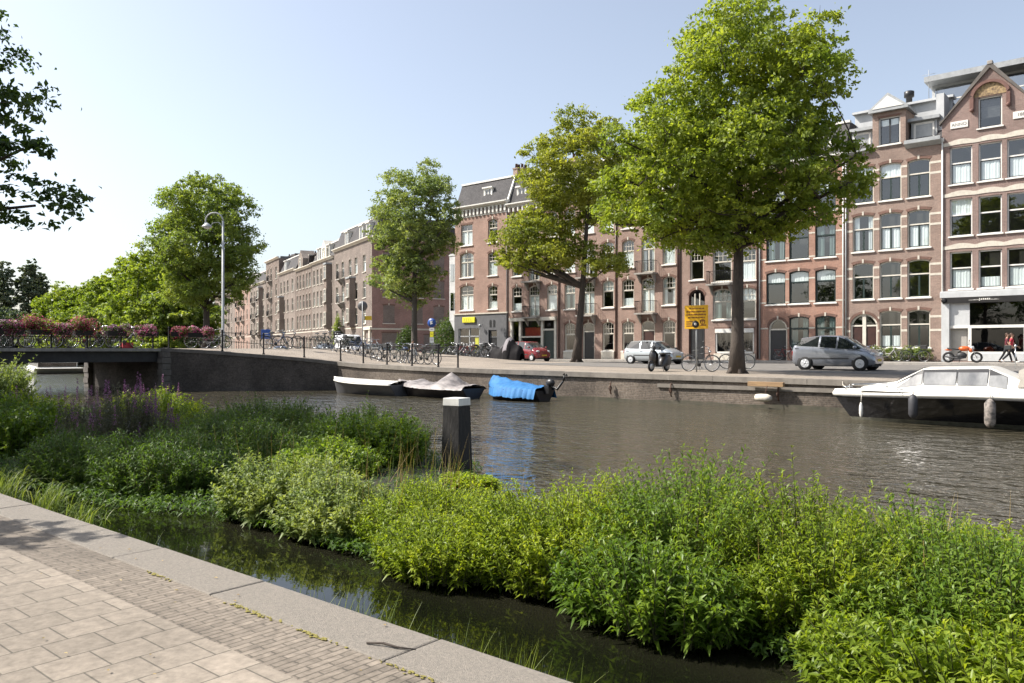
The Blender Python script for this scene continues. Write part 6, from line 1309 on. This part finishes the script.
def fender(label, loc, L, r, mat, top, name='boat_fender'):
    t = thing(name, label, 'fender', loc, group='fenders hanging on the motor boat')
    MB().lathe([(.02, 0), (r * .6, .04), (r, .12), (r, L - .12), (r * .6, L - .04), (.02, L)], 12).build('body', mat, t); MB().tube([(0, 0, L), (0, .05, top - loc[2] - .05), (0, .15, top - loc[2])], .012, 5).build('rope', M_BELT, t)
fender('black fender hanging on the motor boat below the cabin window', (at(913, 22.42), 22.42, .20), .64, .115, pm('black_fender', (.045, .045, .05), (.03, .03, .034), 5, .6), .95)
fender('blotched pale fender hanging near the right edge of the picture', (at(990, 22.34), 22.34, .07), .72, .125, pm('dirty_fender', (.36, .31, .27), (.06, .055, .05), 9, .8), .95)
fender('slim white fender at the bow of the motor boat', (at(861, 22.92), 22.92, .12), .42, .05, M_WHITE, .8)
def rowboat(label, x0, x1, Y, hull_m, top, seed, tarp=None, z=.55, B=1.7):
    L = x1 - x0; t = thing('open_boat', label, 'boat', ((x0 + x1) / 2, Y, 0), 0, 'small boats moored along the quay'); b = MB(); rail = hull(b, L, B, lambda f: z + .10 * (1 - f) ** 2, 0, bow_rake=.35, stern=.8, n=40); b.build('hull', hull_m, t, fix=True)
    if tarp is None: [MB().tube([r[s] for r in rail], .035, 6).build('gunwale', top, t) for s in (0, 1)]
    n = len(rail)
    if tarp is None:
        b = MB(); b.sweep([[(p[0], lerp(p[1], q[1], g) * .97, p[2] + .05 + .12 * math.sin(math.pi * g)) for g in np.linspace(0, 1, 7)] for p, q in rail], 0, True); b.build('cover', top, t)
    else:
        mat, peak, drop = tarp; rr = random.Random(seed); rows = []; wv = [0.0]
        for _ in range(n): wv.append(wv[-1] * .45 + rr.gauss(0, 1))
        for k, (p, q) in enumerate(rail):
            f = k / (n - 1); pk = peak(f); row = []
            for i in range(19):
                g = i / 18; a = abs(2 * g - 1); fold = .012 * wv[k] + .018 * math.sin(k * .7 + i * .9 + seed) + .014 * math.sin(k * 1.1 - i * 1.4) + .016 * math.sin(i * 2.4 + seed)
                y = lerp(p[1], q[1], g) * (1.06 + .03 * math.sin(k * 1.9)); zz = p[2] + .06 + pk * (1 - a ** 1.02) + fold * (1 - a) * .9
                if i in (0, 18): zz = p[2] - drop * (.92 + .05 * wv[k]); y *= 1.08 + .02 * wv[k]
                if i in (1, 17): zz = p[2] + .045; y *= 1.07 + .008 * wv[k]
                row.append((p[0] + .03 * math.sin(i * 1.8), y, zz))
            rows.append(row)
        b = MB(); b.sweep(rows, 0, True); b.build('tarpaulin', mat, t)
    return t
M_HG = pm('grey_hull', (.10, .10, .105), (.075, .075, .08), 2, .5, grime=.3); M_HD = pm('dark_hull', (.035, .03, .03), (.025, .02, .02), 2, .6)
rowboat('grey boat with flat white cover moored at the quay', at(334, 23.4), at(402, 23.4), 23.4, M_HG, M_GEL, 1, z=.48)
rowboat('dark boat under a crumpled grey tarpaulin between the white-covered and the blue-covered boat', at(398, 23.9), at(474, 23.9), 23.9, M_HD, M_HD, 2, (pm('grey_tarp', (.30, .27, .255), (.13, .115, .11), 2.2, .5, stretch=(1, 2.5, 2.5)), lambda f: max(.10 + .03 * math.sin(f * 40), .62 - 3.4 * abs(f - .72) if f > .60 else .24 - 1.0 * abs(f - .32)), .07), z=.42)
bt = rowboat('small boat under a bright blue tarpaulin moored at the quay', at(489, 24.5), at(545, 24.5), 24.5, M_HD, M_HD, 3, (pm('blue_tarp', (.028, .135, .33), (.045, .175, .38), 2.2, .7, grime=.35, spec=.25), lambda f: (.44 - .34 * f) * min(1, f / .10 + .15), .34), z=.42, B=1.55)
ob = thing('outboard_motor', 'tilted black outboard motor on the stern of the blue-covered boat', 'outboard motor', (at(548, 24.5), 24.5, .5), 0); b = MB(); b.ball((.12, 0, .22), (.2, .13, .16), 12, 8); b.build('cowling', M_BLACKP, ob)
MB().tube([(.15, 0, .12), (.45, 0, -.02), (.75, 0, .32)], [.07, .05, .04], 8).build('shaft', M_BLACKP, ob); b = MB(); b.tube([(.75, 0, .32), (.80, 0, .52)], [.045, .03], 8); [b.add([(.82, 0, .5), (.86, math.cos(a) * .14, .5 + math.sin(a) * .14), (.80, math.cos(a + .7) * .14, .5 + math.sin(a + .7) * .14)], [(0, 1, 2)]) for a in (0, 2.1, 4.2)]; b.build('propeller', M_BLACKP, ob); MB().box(-.12, .1, -.1, .1, -.2, .12).build('clamp', M_BLACKP, ob)
# canal tour boat beyond the bridge
tb = thing('tour_boat', 'low white canal tour boat with long windows beyond the bridge', 'tour boat', (-84, 30.0, 0), R(-16)); L = 19.0; tb.scale = (1, 1, .56)
b = MB(); b.prism([(-L / 2, .05), (-L / 2 - .3, .7), (L / 2 + .9, .85), (L / 2, .05)], -1.9, 1.9, 'y'); b.build('hull', M_WHITE, tb, bevel=.1)
b = MB(); b.box(-8.4, 7.6, -1.55, 1.55, .72, .95); b.box(-8.6, 7.8, -1.6, 1.6, 1.62, 1.72)
for i in range(13): x = -8.35 + i * 1.32; b.box(x - .06, x + .06, -1.56, -1.5, .95, 1.62); b.box(x - .06, x + .06, 1.5, 1.56, .95, 1.62)
b.build('cabin', M_WHITE, tb); MB().box(-8.3, 7.5, -1.48, 1.48, .95, 1.62).build('cabin_window', M_SKYGL, tb)
b = MB(); [b.box(-7.9 + i * 1.1, -7.5 + i * 1.1, s * .95 - .45, s * .95 + .45, .7, 1.25) for i in range(14) for s in (-1, 1)]; b.build('bench', M_BROWND, tb)

# mooring post, plank and float on the wall
mp = thing('mooring_post', 'black tapered mooring post with white cap standing in the plants', 'mooring post', (-8.75, 8.95, 0), R(8)); M_POST = pm('tarred_wood', (.022, .019, .017), (.011, .010, .009), 6, .8, bump=.6, bscale=30, grime=.5, stretch=(1, 1, .25))
def frustum(b, s0, s1, z0, z1): b.add([(x * s, y * s, z) for z, s in ((z0, s0), (z1, s1)) for x, y in ((-1, -1), (1, -1), (1, 1), (-1, 1))], [(0, 1, 5, 4), (1, 2, 6, 5), (2, 3, 7, 6), (3, 0, 4, 7), (4, 5, 6, 7), (3, 2, 1, 0)])
b = MB(); frustum(b, .195, .152, -.6, 1.10); b.build('shaft', M_POST, mp, bevel=.008); b = MB(); frustum(b, .156, .152, 1.102, 1.22); b.build('cap', M_WHITE, mp, bevel=.006)
pk = MB().box(-.62, .62, -.09, .06, -.08, .08).build('timber_beam', pm('weathered_timber', (.34, .22, .11), (.24, .15, .08), 4, .8, stretch=(.3, 3, 3)), None, (at(767, 26.2), 26.12, .83), bevel=.01); tag(pk, 'weathered timber beam fixed to the quay wall above a hanging float', 'beam')
fl = thing('hanging_float', 'pale worn float hanging on a rope under the timber beam', 'float', (at(764, 26.0), 25.95, .30)); b = MB(); b.lathe([(.02, -.32), (.11, -.28), (.13, -.1), (.13, .15), (.09, .28), (.02, .3)], 12, (0, 0, .08), 'x'); b.build('body', M_BELT, fl, rz=R(-12)); MB().tube([(.05, 0, .18), (.1, .08, .48)], .014, 5).build('rope', M_rust, fl)

# street lamp, signs
x, y = at(223, 23.1), 23.1; z0 = zg(x, y); lp_ = thing('street_lamp', 'tall pale street lamp with a curled neck in front of the linden', 'street lamp', (x, y, z0)); M_LAMP = pm('lamp_grey', (.42, .43, .43), (.34, .35, .35), 3, .5)
rd = Vector((SA, CA, 0)) * -1; H = 7.0
b = MB(); b.lathe([(.11, 0), (.11, .9), (.075, 1.0), (.06, H)], 10); b.build('pole', M_LAMP, lp_)
pts = [(0, 0, H)]; 
for i in range(13): a = math.pi * (i / 12) * 1.12; c = Vector((0, 0, H)) + rd * (.48 - .48 * math.cos(a)) + Vector((0, 0, .45 * math.sin(a))); pts.append(tuple(c))
b = MB(); b.tube(pts, .038, 7); c2 = Vector((0, 0, H - .35)); b.tube([tuple(c2), tuple(c2 + rd * .25 + Vector((0, 0, .28))), tuple(c2 + rd * .55 + Vector((0, 0, .24))), tuple(c2 + rd * .80 + Vector((0, 0, -.1)))], .02, 6); b.build('neck', M_LAMP, lp_)
e = Vector((0, 0, H - .32)) + rd * .88; b = MB(); b.lathe([(.04, .22), (.12, .16), (.27, .02), (.28, -.02), (.2, -.03)], 14, tuple(e)); b.build('lamp_head', M_LAMP, lp_); MB().ball((e.x, e.y, e.z - .04), (.17, .17, .09), 10, 6).build('lamp_glass', LAMPG, lp_)
M_YB = pm('yellow_board', (.72, .40, .008), (.66, .36, .008), 3, .45); M_TXT = pm('dark_print', (.16, .035, .012), (.12, .025, .01), 9, .6)
x, y = at(696.5, 30.9), 30.9; z0 = zg(x, y); sg = thing('notice_board', 'square yellow notice board with dark printing on a pole at the quay', 'sign', (x, y, z0), R(9))
MB().tube([(0, 0, 0), (0, 0, 2.85)], .035, 8).build('pole', M_ZINC, sg); bd = MB().box(-.50, .52, -.065, -.04, 1.82, 2.82).build('board', M_YB, sg, bevel=.01)
rr = random.Random(9); b = MB(); zz = 2.70
for ln, hh in ((.62, .05), (.84, .06), (.86, .065), (.7, .065)):
    xx = -.42 + (.86 - ln) / 2
    while xx < -.42 + (.86 - ln) / 2 + ln:
        w_ = rr.uniform(.012, .03); b.box(xx, xx + w_, -.069, -.0655, zz - hh * rr.uniform(.7, 1), zz + (.012 if rr.random() < .25 else 0)); xx += w_ + rr.choice([.008, .010, .010, .030])
    b.box(-.42 + (.86 - ln) / 2, -.42 + (.86 - ln) / 2 + ln, -.0675, -.0655, zz - hh * .55, zz - hh * .42); zz -= .125
for z_, w0, w1 in ((2.12, -.42, -.14), (2.03, -.42, -.2), (1.94, -.42, -.13), (1.97, .18, .44), (2.15, .2, .4)):
    b.box(w0, w1, -.0675, -.0655, z_, z_ + .012); xx = w0
    while xx < w1: w_ = rr.uniform(.012, .026); b.box(xx, xx + w_, -.069, -.0655, z_ - .02, z_ + .03); xx += w_ + .011
b.build('printing', M_TXT, bd)
b = MB(); b.lathe([(.0, -.01), (.15, -.01), (.15, .0), (0, .0)], 22, (-.02, -.068, 2.02), 'y'); b.build('roundel', M_BLACKP, bd); b = MB(); b.lathe([(.0, -.004), (.055, -.004), (.055, .0), (0, .0)], 14, (-.02, -.079, 2.02), 'y'); b.build('roundel_centre', M_WHITE, bd)
b = MB(); b.torus((.28, -.069, 2.12), .1, .012, 18, 5, 'y'); b.box(.27, .29, -.0675, -.0655, 2.05, 2.2); b.build('symbol', M_TXT, bd)
M_BLUE = pm('blue_sign', (.025, .085, .33), (.02, .07, .28), 4, .45)
x, y = at(432, 42.5), 42.5; z0 = zg(x, y); sg = thing('parking_sign', 'round blue sign with white and yellow plates on a pole beside the grey-green elm', 'sign', (x, y, z0), R(25))
MB().tube([(0, 0, 0), (0, 0, 2.95)], .035, 8).build('pole', M_ZINC, sg); b = MB(); b.lathe([(0, -.02), (.34, -.02), (.34, .0), (0, 0)], 24, (0, -.04, 2.75), 'y'); d_ = b.build('disc', M_BLUE, sg)
b = MB(); b.prism([(-.1, 2.6), (.12, 2.72), (-.02, 2.76), (.1, 2.9), (-.14, 2.86)], -.066, -.061, 'y'); b.build('symbol', M_WHITE, d_)
for nm, z_, h_, w_, m in (('plate', 2.12, .24, .38, M_WHITE), ('plate', 1.66, .42, .27, M_YEL), ('plate', 1.22, .42, .33, M_LIGHTG)): p_ = MB().box(-w_ / 2, w_ / 2, -.06, -.04, z_, z_ + h_).build(nm, m, sg); b = MB(); b.box(-w_ * .3, w_ * .3, -.064, -.0605, z_ + h_ * .5, z_ + h_ * .5 + .03); b.build('printing', M_TXT, p_)
x, y = at(266, 25.2), 25.2; sg = thing('blue_sign', 'square blue sign on a post behind the fence on the ramp', 'sign', (x, y, zg(x, y)), R(40)); MB().tube([(0, 0, 0), (0, .0, 1.0)], .03, 8).build('pole', M_ZINC, sg); p_ = MB().box(-.26, .26, -.05, -.03, .55, 1.08).build('board', M_BLUE, sg, bevel=.01); b = MB(); b.box(-.18, .15, -.054, -.0505, .84, .88); b.box(-.18, .10, -.054, -.0505, .74, .77); b.build('printing', M_WHITE, p_)
x, y = at(362.5, 31), 31; sg = thing('traffic_sign', 'round traffic sign seen from behind above the quay fence', 'sign', (x, y, zg(x, y)), R(40)); MB().tube([(0, 0, 0), (0, 0, 2.9)], .03, 8).build('pole', M_ZINC, sg); b = MB(); b.lathe([(0, 0), (.3, 0), (.3, .02), (0, .02)], 24, (0, .03, 2.6), 'y'); b.build('disc', pm('sign_back', (.12, .12, .125), (.09, .09, .095), 4, .5), sg)
p_ = MB().box(.12, .55, .03, .05, 1.75, 2.0).build('plate', PLATE, sg); MB().box(.1, .14, .0, .06, 1.8, 1.95).build('clamp', M_ZINC, sg)

# flower boxes on the bridge railing
def flowers(label, x, y, z, L, h, tones, seed, rz=R(90)):
    global rng
    rng = np.random.default_rng(seed); t = thing('flower_box', label, 'flower box', (x, y, z), rz, 'flower boxes on the railing'); MB().prism([(-.2, .0), (.2, 0), (.26, .22), (-.26, .22)], -L * .42, L * .42, 'x').build('planter', M_BLACKP, t)
    nb = 9; bc = np.stack([rng.uniform(-.5, .5, nb) * L, rng.normal(0, .12, nb), rng.uniform(.12, .52, nb) * h + .05], 1); br_ = rng.uniform(.15, .30, nb) * (h / .8)
    def cloud(n, f0, f1):
        k = rng.integers(0, nb, n); d = unit(n); p = bc[k] + d * br_[k][:, None] * rng.uniform(f0, f1, (n, 1)) * np.array([1.15, 1.0, .85]); dr = rng.uniform(0, 1, n) < .12; p[dr, 2] -= rng.uniform(.05, .32, dr.sum()); return d, p
    d, p = cloud(1500, .3, 1.05); v, lo = leaf_cloud(p, d, .07); place('foliage', quads_mesh('foliage', v, lo, 3, V_SOFT, np.repeat(rng.uniform(0, .7, 1500), 2)), t)
    d, p = cloud(1300, .8, 1.12); v, lo = leaf_cloud(p, d, .058, slim=.95, jitter=.6); tn_ = np.clip(rng.normal(.42, .25, 1300) + (p[:, 2] > .42 * h + .12) * .18, 0, 1); place('blossoms', quads_mesh('blossoms', v, lo, 3, tones, np.repeat(tn_, 2)), t)
    return t
F_RED = leaf_mat('red_petunia', (.16, .012, .035), (.32, .03, .085), (.55, .18, .24), .45, scale=2.5, tint=(1.1, 1, 1.3)); F_PINK = leaf_mat('pink_petunia', (.24, .03, .09), (.44, .10, .22), (.74, .54, .58), .45, scale=2.5, tint=(1.1, 1, 1.2)); F_PURP = leaf_mat('purple_petunia', (.10, .016, .06), (.22, .05, .13), (.66, .54, .58), .45, scale=2.5, tint=(1.1, 1, 1.2))
for k, (px0, px1, f, h, lab) in enumerate(((160, 137, F_PINK, .72, 'flower box with pink and red petunias at the right end of the bridge'), (128, 102, F_PURP, .8, 'flower box with purple and white petunias on the bridge'), (95, 70, F_RED, .95, 'tall flower box with dark red petunias right of the middle of the bridge'), (70, 55, F_PINK, .7, 'narrow flower box with pink-red petunias between the two tall dark red ones'),
                                      (53, 25, F_RED, 1.0, 'largest flower box with dark red petunias on the bridge'), (24, 11, F_PINK, .75, 'narrow flower box with pale pink petunias left of the largest one'), (6, -20, F_PURP, .9, 'flower box with purple petunias at the left edge of the picture'))):
    def yb(px): u = (px - 512) / 800; d = (-CA + u * SA, SA + u * CA); return d[1] * (-38.55) / d[0]
    flowers(lab, -38.55, (yb(px0) + yb(px1)) / 2, 2.66, abs(yb(px0) - yb(px1)) * .84, h * (1.18 if f is F_RED else 1), f, 200 + k)
flowers('flower box with red and pink petunias on the ramp fence right of the bridge', -37.1, 19.95, 2.62, 1.15, .72, F_PINK, 220, R(45)); flowers('small flower box with orange-red petunias at the corner of the ramp fence', -37.9, 19.3, 2.66, .7, .6, F_RED, 221, R(45))
cr = thing('red_crate', 'red crate standing on the bridge below the right-hand flower box', 'crate', (-39.3, 17.4, 2.08), R(85)); b = MB(); b.box(-.25, .25, -.18, .18, 0, .03); [b.box(*q) for q in ((-.25, .25, -.18, -.16, .03, .26), (-.25, .25, .16, .18, .03, .26), (-.25, -.23, -.16, .16, .03, .26), (.23, .25, -.16, .16, .03, .26))]; b.build('body', pm('red_plastic', (.42, .02, .03), (.34, .015, .025), 4, .5), cr); b = MB(); b.box(-.26, .26, -.19, .19, .261, .28); b.build('lid', pm('red_lid', (.36, .02, .03), (.3, .015, .02), 4, .5), cr)
# low plants against the brown house, bin at the side street
for i, px_ in enumerate((850, 862, 876, 893, 908, 922)):
    bush(('low grey-green shrub at the foot of the banded house, %s' % ('next to its arched door', 'left of its first window', 'under its first window', 'between its two windows', 'under its second window', 'beside its right drainpipe')[i]), (at(px_, 54.5), 54.5, 1.28), (.75, .4, .75), 700, .13, (L_GREY, V_PALE, L_GREY, V_PALE, L_GREY, L_LIME)[i], 300 + i, 'shrub', 'shrub', 'shrubs along the banded house')
x, y = at(405.5, 47.5), 47.5; bn = thing('waste_bin', 'yellow bin with blue top left of the grey-green elm', 'bin', (x, y, zg(x, y))); MB().lathe([(.26, 0), (.28, .05), (.30, .85), (.28, .9)], 14).build('body', pm('yellow_plastic', (.68, .48, .01), (.6, .42, .01), 4, .5), bn); MB().lathe([(.31, .9), (.31, 1.0), (.2, 1.12), (.05, 1.16)], 14).build('lid', DBLUE, bn)
# ------------------------------------------------------------------ people
def skin_mesh(name, verts, edges, radii, mat, root=0, sub=1):
    me = bpy.data.meshes.new(name); me.from_pydata(verts, edges, []); o = bpy.data.objects.new(name, me); COL.objects.link(o)
    md = o.modifiers.new('skin', 'SKIN'); md.use_smooth_shade = True; sv_ = me.skin_vertices[0].data
    for i, r in enumerate(radii): sv_[i].radius = (r, r) if not hasattr(r, '__len__') else r; sv_[i].use_root = (i == root)
    s = o.modifiers.new('sub', 'SUBSURF'); s.levels = s.render_levels = sub
    dg = bpy.context.evaluated_depsgraph_get(); m2 = bpy.data.meshes.new_from_object(o.evaluated_get(dg)); bpy.data.objects.remove(o); m2.materials.clear(); m2.materials.append(mat)
    m2.polygons.foreach_set('use_smooth', np.ones(len(m2.polygons), bool)); m2.name = name; return m2
SKINM = pm('skin', (.45, .27, .19), (.40, .23, .16), 8, .6); HAIRM = {}
def person(label, loc, rz, legs, arms, top_m, leg_m, hair_m, shoe_m, H=1.70, lean=.03, long_sleeve=False, ponytail=False, group=None):
    """legs/arms: (hip swing, knee bend) and (shoulder swing, elbow bend) in degrees for right and left; faces +x"""
    t = thing('person', label, 'person', loc, rz, group); k = H / 1.7; V, E, Rr = [], [], []
    def v(p, r, par=None):
        V.append((p[0] * k, p[1] * k, p[2] * k)); Rr.append((r[0] * k, r[1] * k) if hasattr(r, '__len__') else r * k)
        if par is not None: E.append((par, len(V) - 1))
        return len(V) - 1
    pel = v((0, 0, .93), (.135, .10)); wa = v((lean * .3, 0, 1.08), (.115, .085), pel); ch = v((lean * .7, 0, 1.27), (.14, .10), wa); sh = v((lean, 0, 1.40), (.10, .075), ch); nk = v((lean * 1.1, 0, 1.475), .052, sh); h1 = v((lean * 1.3 + .015, 0, 1.55), (.072, .08), nk); h2 = v((lean * 1.3 + .02, 0, 1.62), (.078, .092), h1); h3 = v((lean * 1.3, 0, 1.68), (.058, .07), h2)
    J = {}
    for s, (a, b_) in zip((-1, 1), legs):
        a, b_ = R(a), R(b_); hp = v((0, s * .085, .88), .088, pel); kn = (math.sin(a) * .42, s * .09, .88 - math.cos(a) * .42); an = (kn[0] + math.sin(a - b_) * .40, s * .09, kn[2] - math.cos(a - b_) * .40)
        q = v(((kn[0]) * .5, s * .09, lerp(.88, kn[2], .5)), .078, hp); q = v(kn, .056, q); q2 = v((lerp(kn[0], an[0], .35), s * .09, lerp(kn[2], an[2], .35)), .055, q); q3 = v(an, .036, q2); fd = a - b_; q4 = v((an[0] + .13 * math.cos(fd * .6), s * .10, an[2] - .05 + .13 * math.sin(fd * .6)), .033, q3); J['leg', s] = [(0, s * .085, .88), (kn[0] * .5, s * .09, lerp(.88, kn[2], .5)), kn, (lerp(kn[0], an[0], .35), s * .09, lerp(kn[2], an[2], .35)), an]; J['foot', s] = (an, (an[0] + .15 * math.cos(fd * .6), s * .10, an[2] - .055 + .15 * math.sin(fd * .6)))
    for s, (a, b_) in zip((-1, 1), arms):
        a, b_ = R(a), R(b_); S0 = (lean, s * .165, 1.385); el = (S0[0] + math.sin(a) * .28, s * .205, S0[2] - math.cos(a) * .28); wr_ = (el[0] + math.sin(a + b_) * .25, s * .20, el[2] - math.cos(a + b_) * .25); q = v(S0, .055, sh); q = v(((S0[0] + el[0]) / 2, s * .195, (S0[2] + el[2]) / 2), .045, q); q = v(el, .038, q); q = v(wr_, .026, q); d = Vector((math.sin(a + b_), 0, -math.cos(a + b_))); pm_ = Vector(wr_) + d * .06; q = v(tuple(pm_), (.034, .02), q)
        side = Vector((math.cos(a + b_), 0, math.sin(a + b_)))
        for f, ln in ((-.024, .066), (-.008, .078), (.008, .074), (.024, .058)):
            p1 = pm_ + side * f + d * (.035 + ln * .4); p2 = p1 + d * ln * .5 + Vector((0, -s, 0)) * .018; q1 = v(tuple(p1), .009, q); v(tuple(p2), .0075, q1)
        p1 = pm_ - d * .02 + side * .042; q1 = v(tuple(p1), .010, q); v(tuple(p1 + d * .04 + side * .008), .008, q1); J['arm', s] = [S0, ((S0[0] + el[0]) / 2, s * .195, (S0[2] + el[2]) / 2), el, wr_]
    place('body', skin_mesh('body', V, E, Rr, SKINM), t)
    K = lambda p: tuple(c * k for c in p)
    # top: torso and sleeves; trousers; shoes; hair; face
    V2 = [K((lean * .1, 0, .90)), K((lean * .3, 0, 1.08)), K((lean * .7, 0, 1.27)), K((lean, 0, 1.40)), K((lean * 1.05, 0, 1.45))]; R2 = [(.15, .115), (.135, .10), (.158, .118), (.118, .09), (.066, .066)]; E2 = [(0, 1), (1, 2), (2, 3), (3, 4)]
    for s in (-1, 1):
        ar = J['arm', s][: 4 if long_sleeve else 3]; par = 3
        for i, p in enumerate(ar):
            pp = p if i < 2 or long_sleeve else tuple(lerp(ar[1][c], p[c], .3) for c in range(3)); V2.append(K(pp)); R2.append((.07, .058, .05, .038)[i]); E2.append((par, len(V2) - 1)); par = len(V2) - 1
    place('top', skin_mesh('top', V2, E2, [(a[0] * k, a[1] * k) if hasattr(a, '__len__') else a * k for a in R2], top_m, 0), t)
    V3 = [K((0, 0, .96)), K((0, 0, .90))]; R3 = [(.145, .11), (.145, .112)]; E3 = [(0, 1)]
    for s in (-1, 1):
        par = 1
        for i, p in enumerate(J['leg', s]): V3.append(K(p)); R3.append((.098, .088, .066, .064, .052)[i]); E3.append((par, len(V3) - 1)); par = len(V3) - 1
    place('trousers', skin_mesh('trousers', V3, E3, [(a[0] * k, a[1] * k) if hasattr(a, '__len__') else a * k for a in R3], leg_m, 1), t)
    for s in (-1, 1):
        a, e = J['foot', s]; b = MB(); b.tube([K((a[0] - .05, a[1], a[2] - .045)), K((lerp(a[0], e[0], .5), e[1], lerp(a[2], e[2], .5) - .02)), K(e)], [.045 * k, .046 * k, .032 * k], 8); b.build('shoe', shoe_m, t)
    hc = (lean * 1.3 + .0, 0, 1.625); b = MB(); b.ball(K((hc[0] - .018, 0, hc[2] + .02)), (.098 * k, .088 * k, .10 * k), 12, 8); b.ball(K((hc[0] - .06, 0, hc[2] - .06)), (.05 * k, .075 * k, .10 * k), 10, 8)
    if ponytail: b.tube([K((hc[0] - .10, 0, hc[2] + .03)), K((hc[0] - .16, 0, hc[2] - .05)), K((hc[0] - .15, 0, hc[2] - .22))], [.03, .035, .012], 8)
    b.build('hair', hair_m, t)
    b = MB(); b.ball(K((hc[0] + .105, 0, hc[2] - .015)), (.018 * k, .013 * k, .022 * k), 8, 6); [b.ball(K((hc[0] + .01, s * .084, hc[2] - .01)), (.02 * k, .012 * k, .03 * k), 8, 6) for s in (-1, 1)]; b.build('nose_and_ears', SKINM, t)
    [MB().ball(K((hc[0] + .088, s * .032, hc[2] + .012)), (.010 * k, .014 * k, .009 * k), 8, 6).build('eye', M_BLACKP, t) for s in (-1, 1)]; MB().ball(K((hc[0] + .088, 0, hc[2] - .062)), (.010 * k, .024 * k, .007 * k), 8, 6).build('mouth', pm('lip', (.35, .10, .08), (.3, .09, .07), 9, .5), t)
    return t
C_RED = pm('red_top', (.42, .03, .05), (.34, .02, .04), 9, .85); C_BLK = pm('black_cloth', (.018, .018, .02), (.012, .012, .014), 9, .9); C_WHT = pm('white_top', (.62, .61, .60), (.52, .51, .50), 9, .9); C_DEN = pm('denim', (.06, .10, .20), (.045, .08, .16), 9, .9); H_BRN = pm('brown_hair', (.07, .035, .018), (.045, .022, .012), 20, .6); H_DRK = pm('dark_hair', (.02, .014, .011), (.012, .009, .008), 20, .5); C_MAR = pm('maroon_top', (.16, .03, .04), (.12, .02, .03), 9, .85)
yp = 53.4
person('woman in red top and black trousers with a dark bag walking past the grey shop', (at(1011, yp), yp, 1.28 - .035), R(4), ((24, 6), (-22, 22)), ((-18, 14), (20, 30)), C_RED, C_BLK, H_BRN, C_WHT, 1.70, ponytail=True, group='people walking past the shop')
person('person in maroon top and black trousers walking behind the woman in red', (at(1006.5, yp + .75), yp + .75, 1.28 - .035), R(2), ((-20, 12), (22, 8)), ((20, 25), (-18, 14)), C_MAR, C_BLK, H_BRN, C_BLK, 1.72, group='people walking past the shop')
bg_ = thing('shoulder_bag', 'dark shoulder bag carried at the hip by the woman in red', 'bag', (at(1008, yp - .27), yp - .27, 2.02)); MB().box(-.18, .16, -.06, .06, 0, .26).build('body', pm('bag_dark', (.035, .04, .04), (.025, .03, .03), 8, .7), bg_, bevel=.03); MB().tube([(-.14, 0, .25), (-.05, .12, .55), (.06, .16, .68)], .012, 5).build('strap', C_BLK, bg_)
yq = 46.6; xq = at(411.5, yq)
person('person in white top and denim standing over a bicycle beside the grey-green elm', (xq, yq, zg(xq, yq) - .03), R(-6), ((6, 4), (-8, 6)), ((38, 20), (34, 24)), C_WHT, C_DEN, H_DRK, C_BLK, 1.74, lean=.14)
bike(4, at(416, 46.2), 46.2, R(-4), 'red bicycle held by the person in white beside the grey-green elm', None)
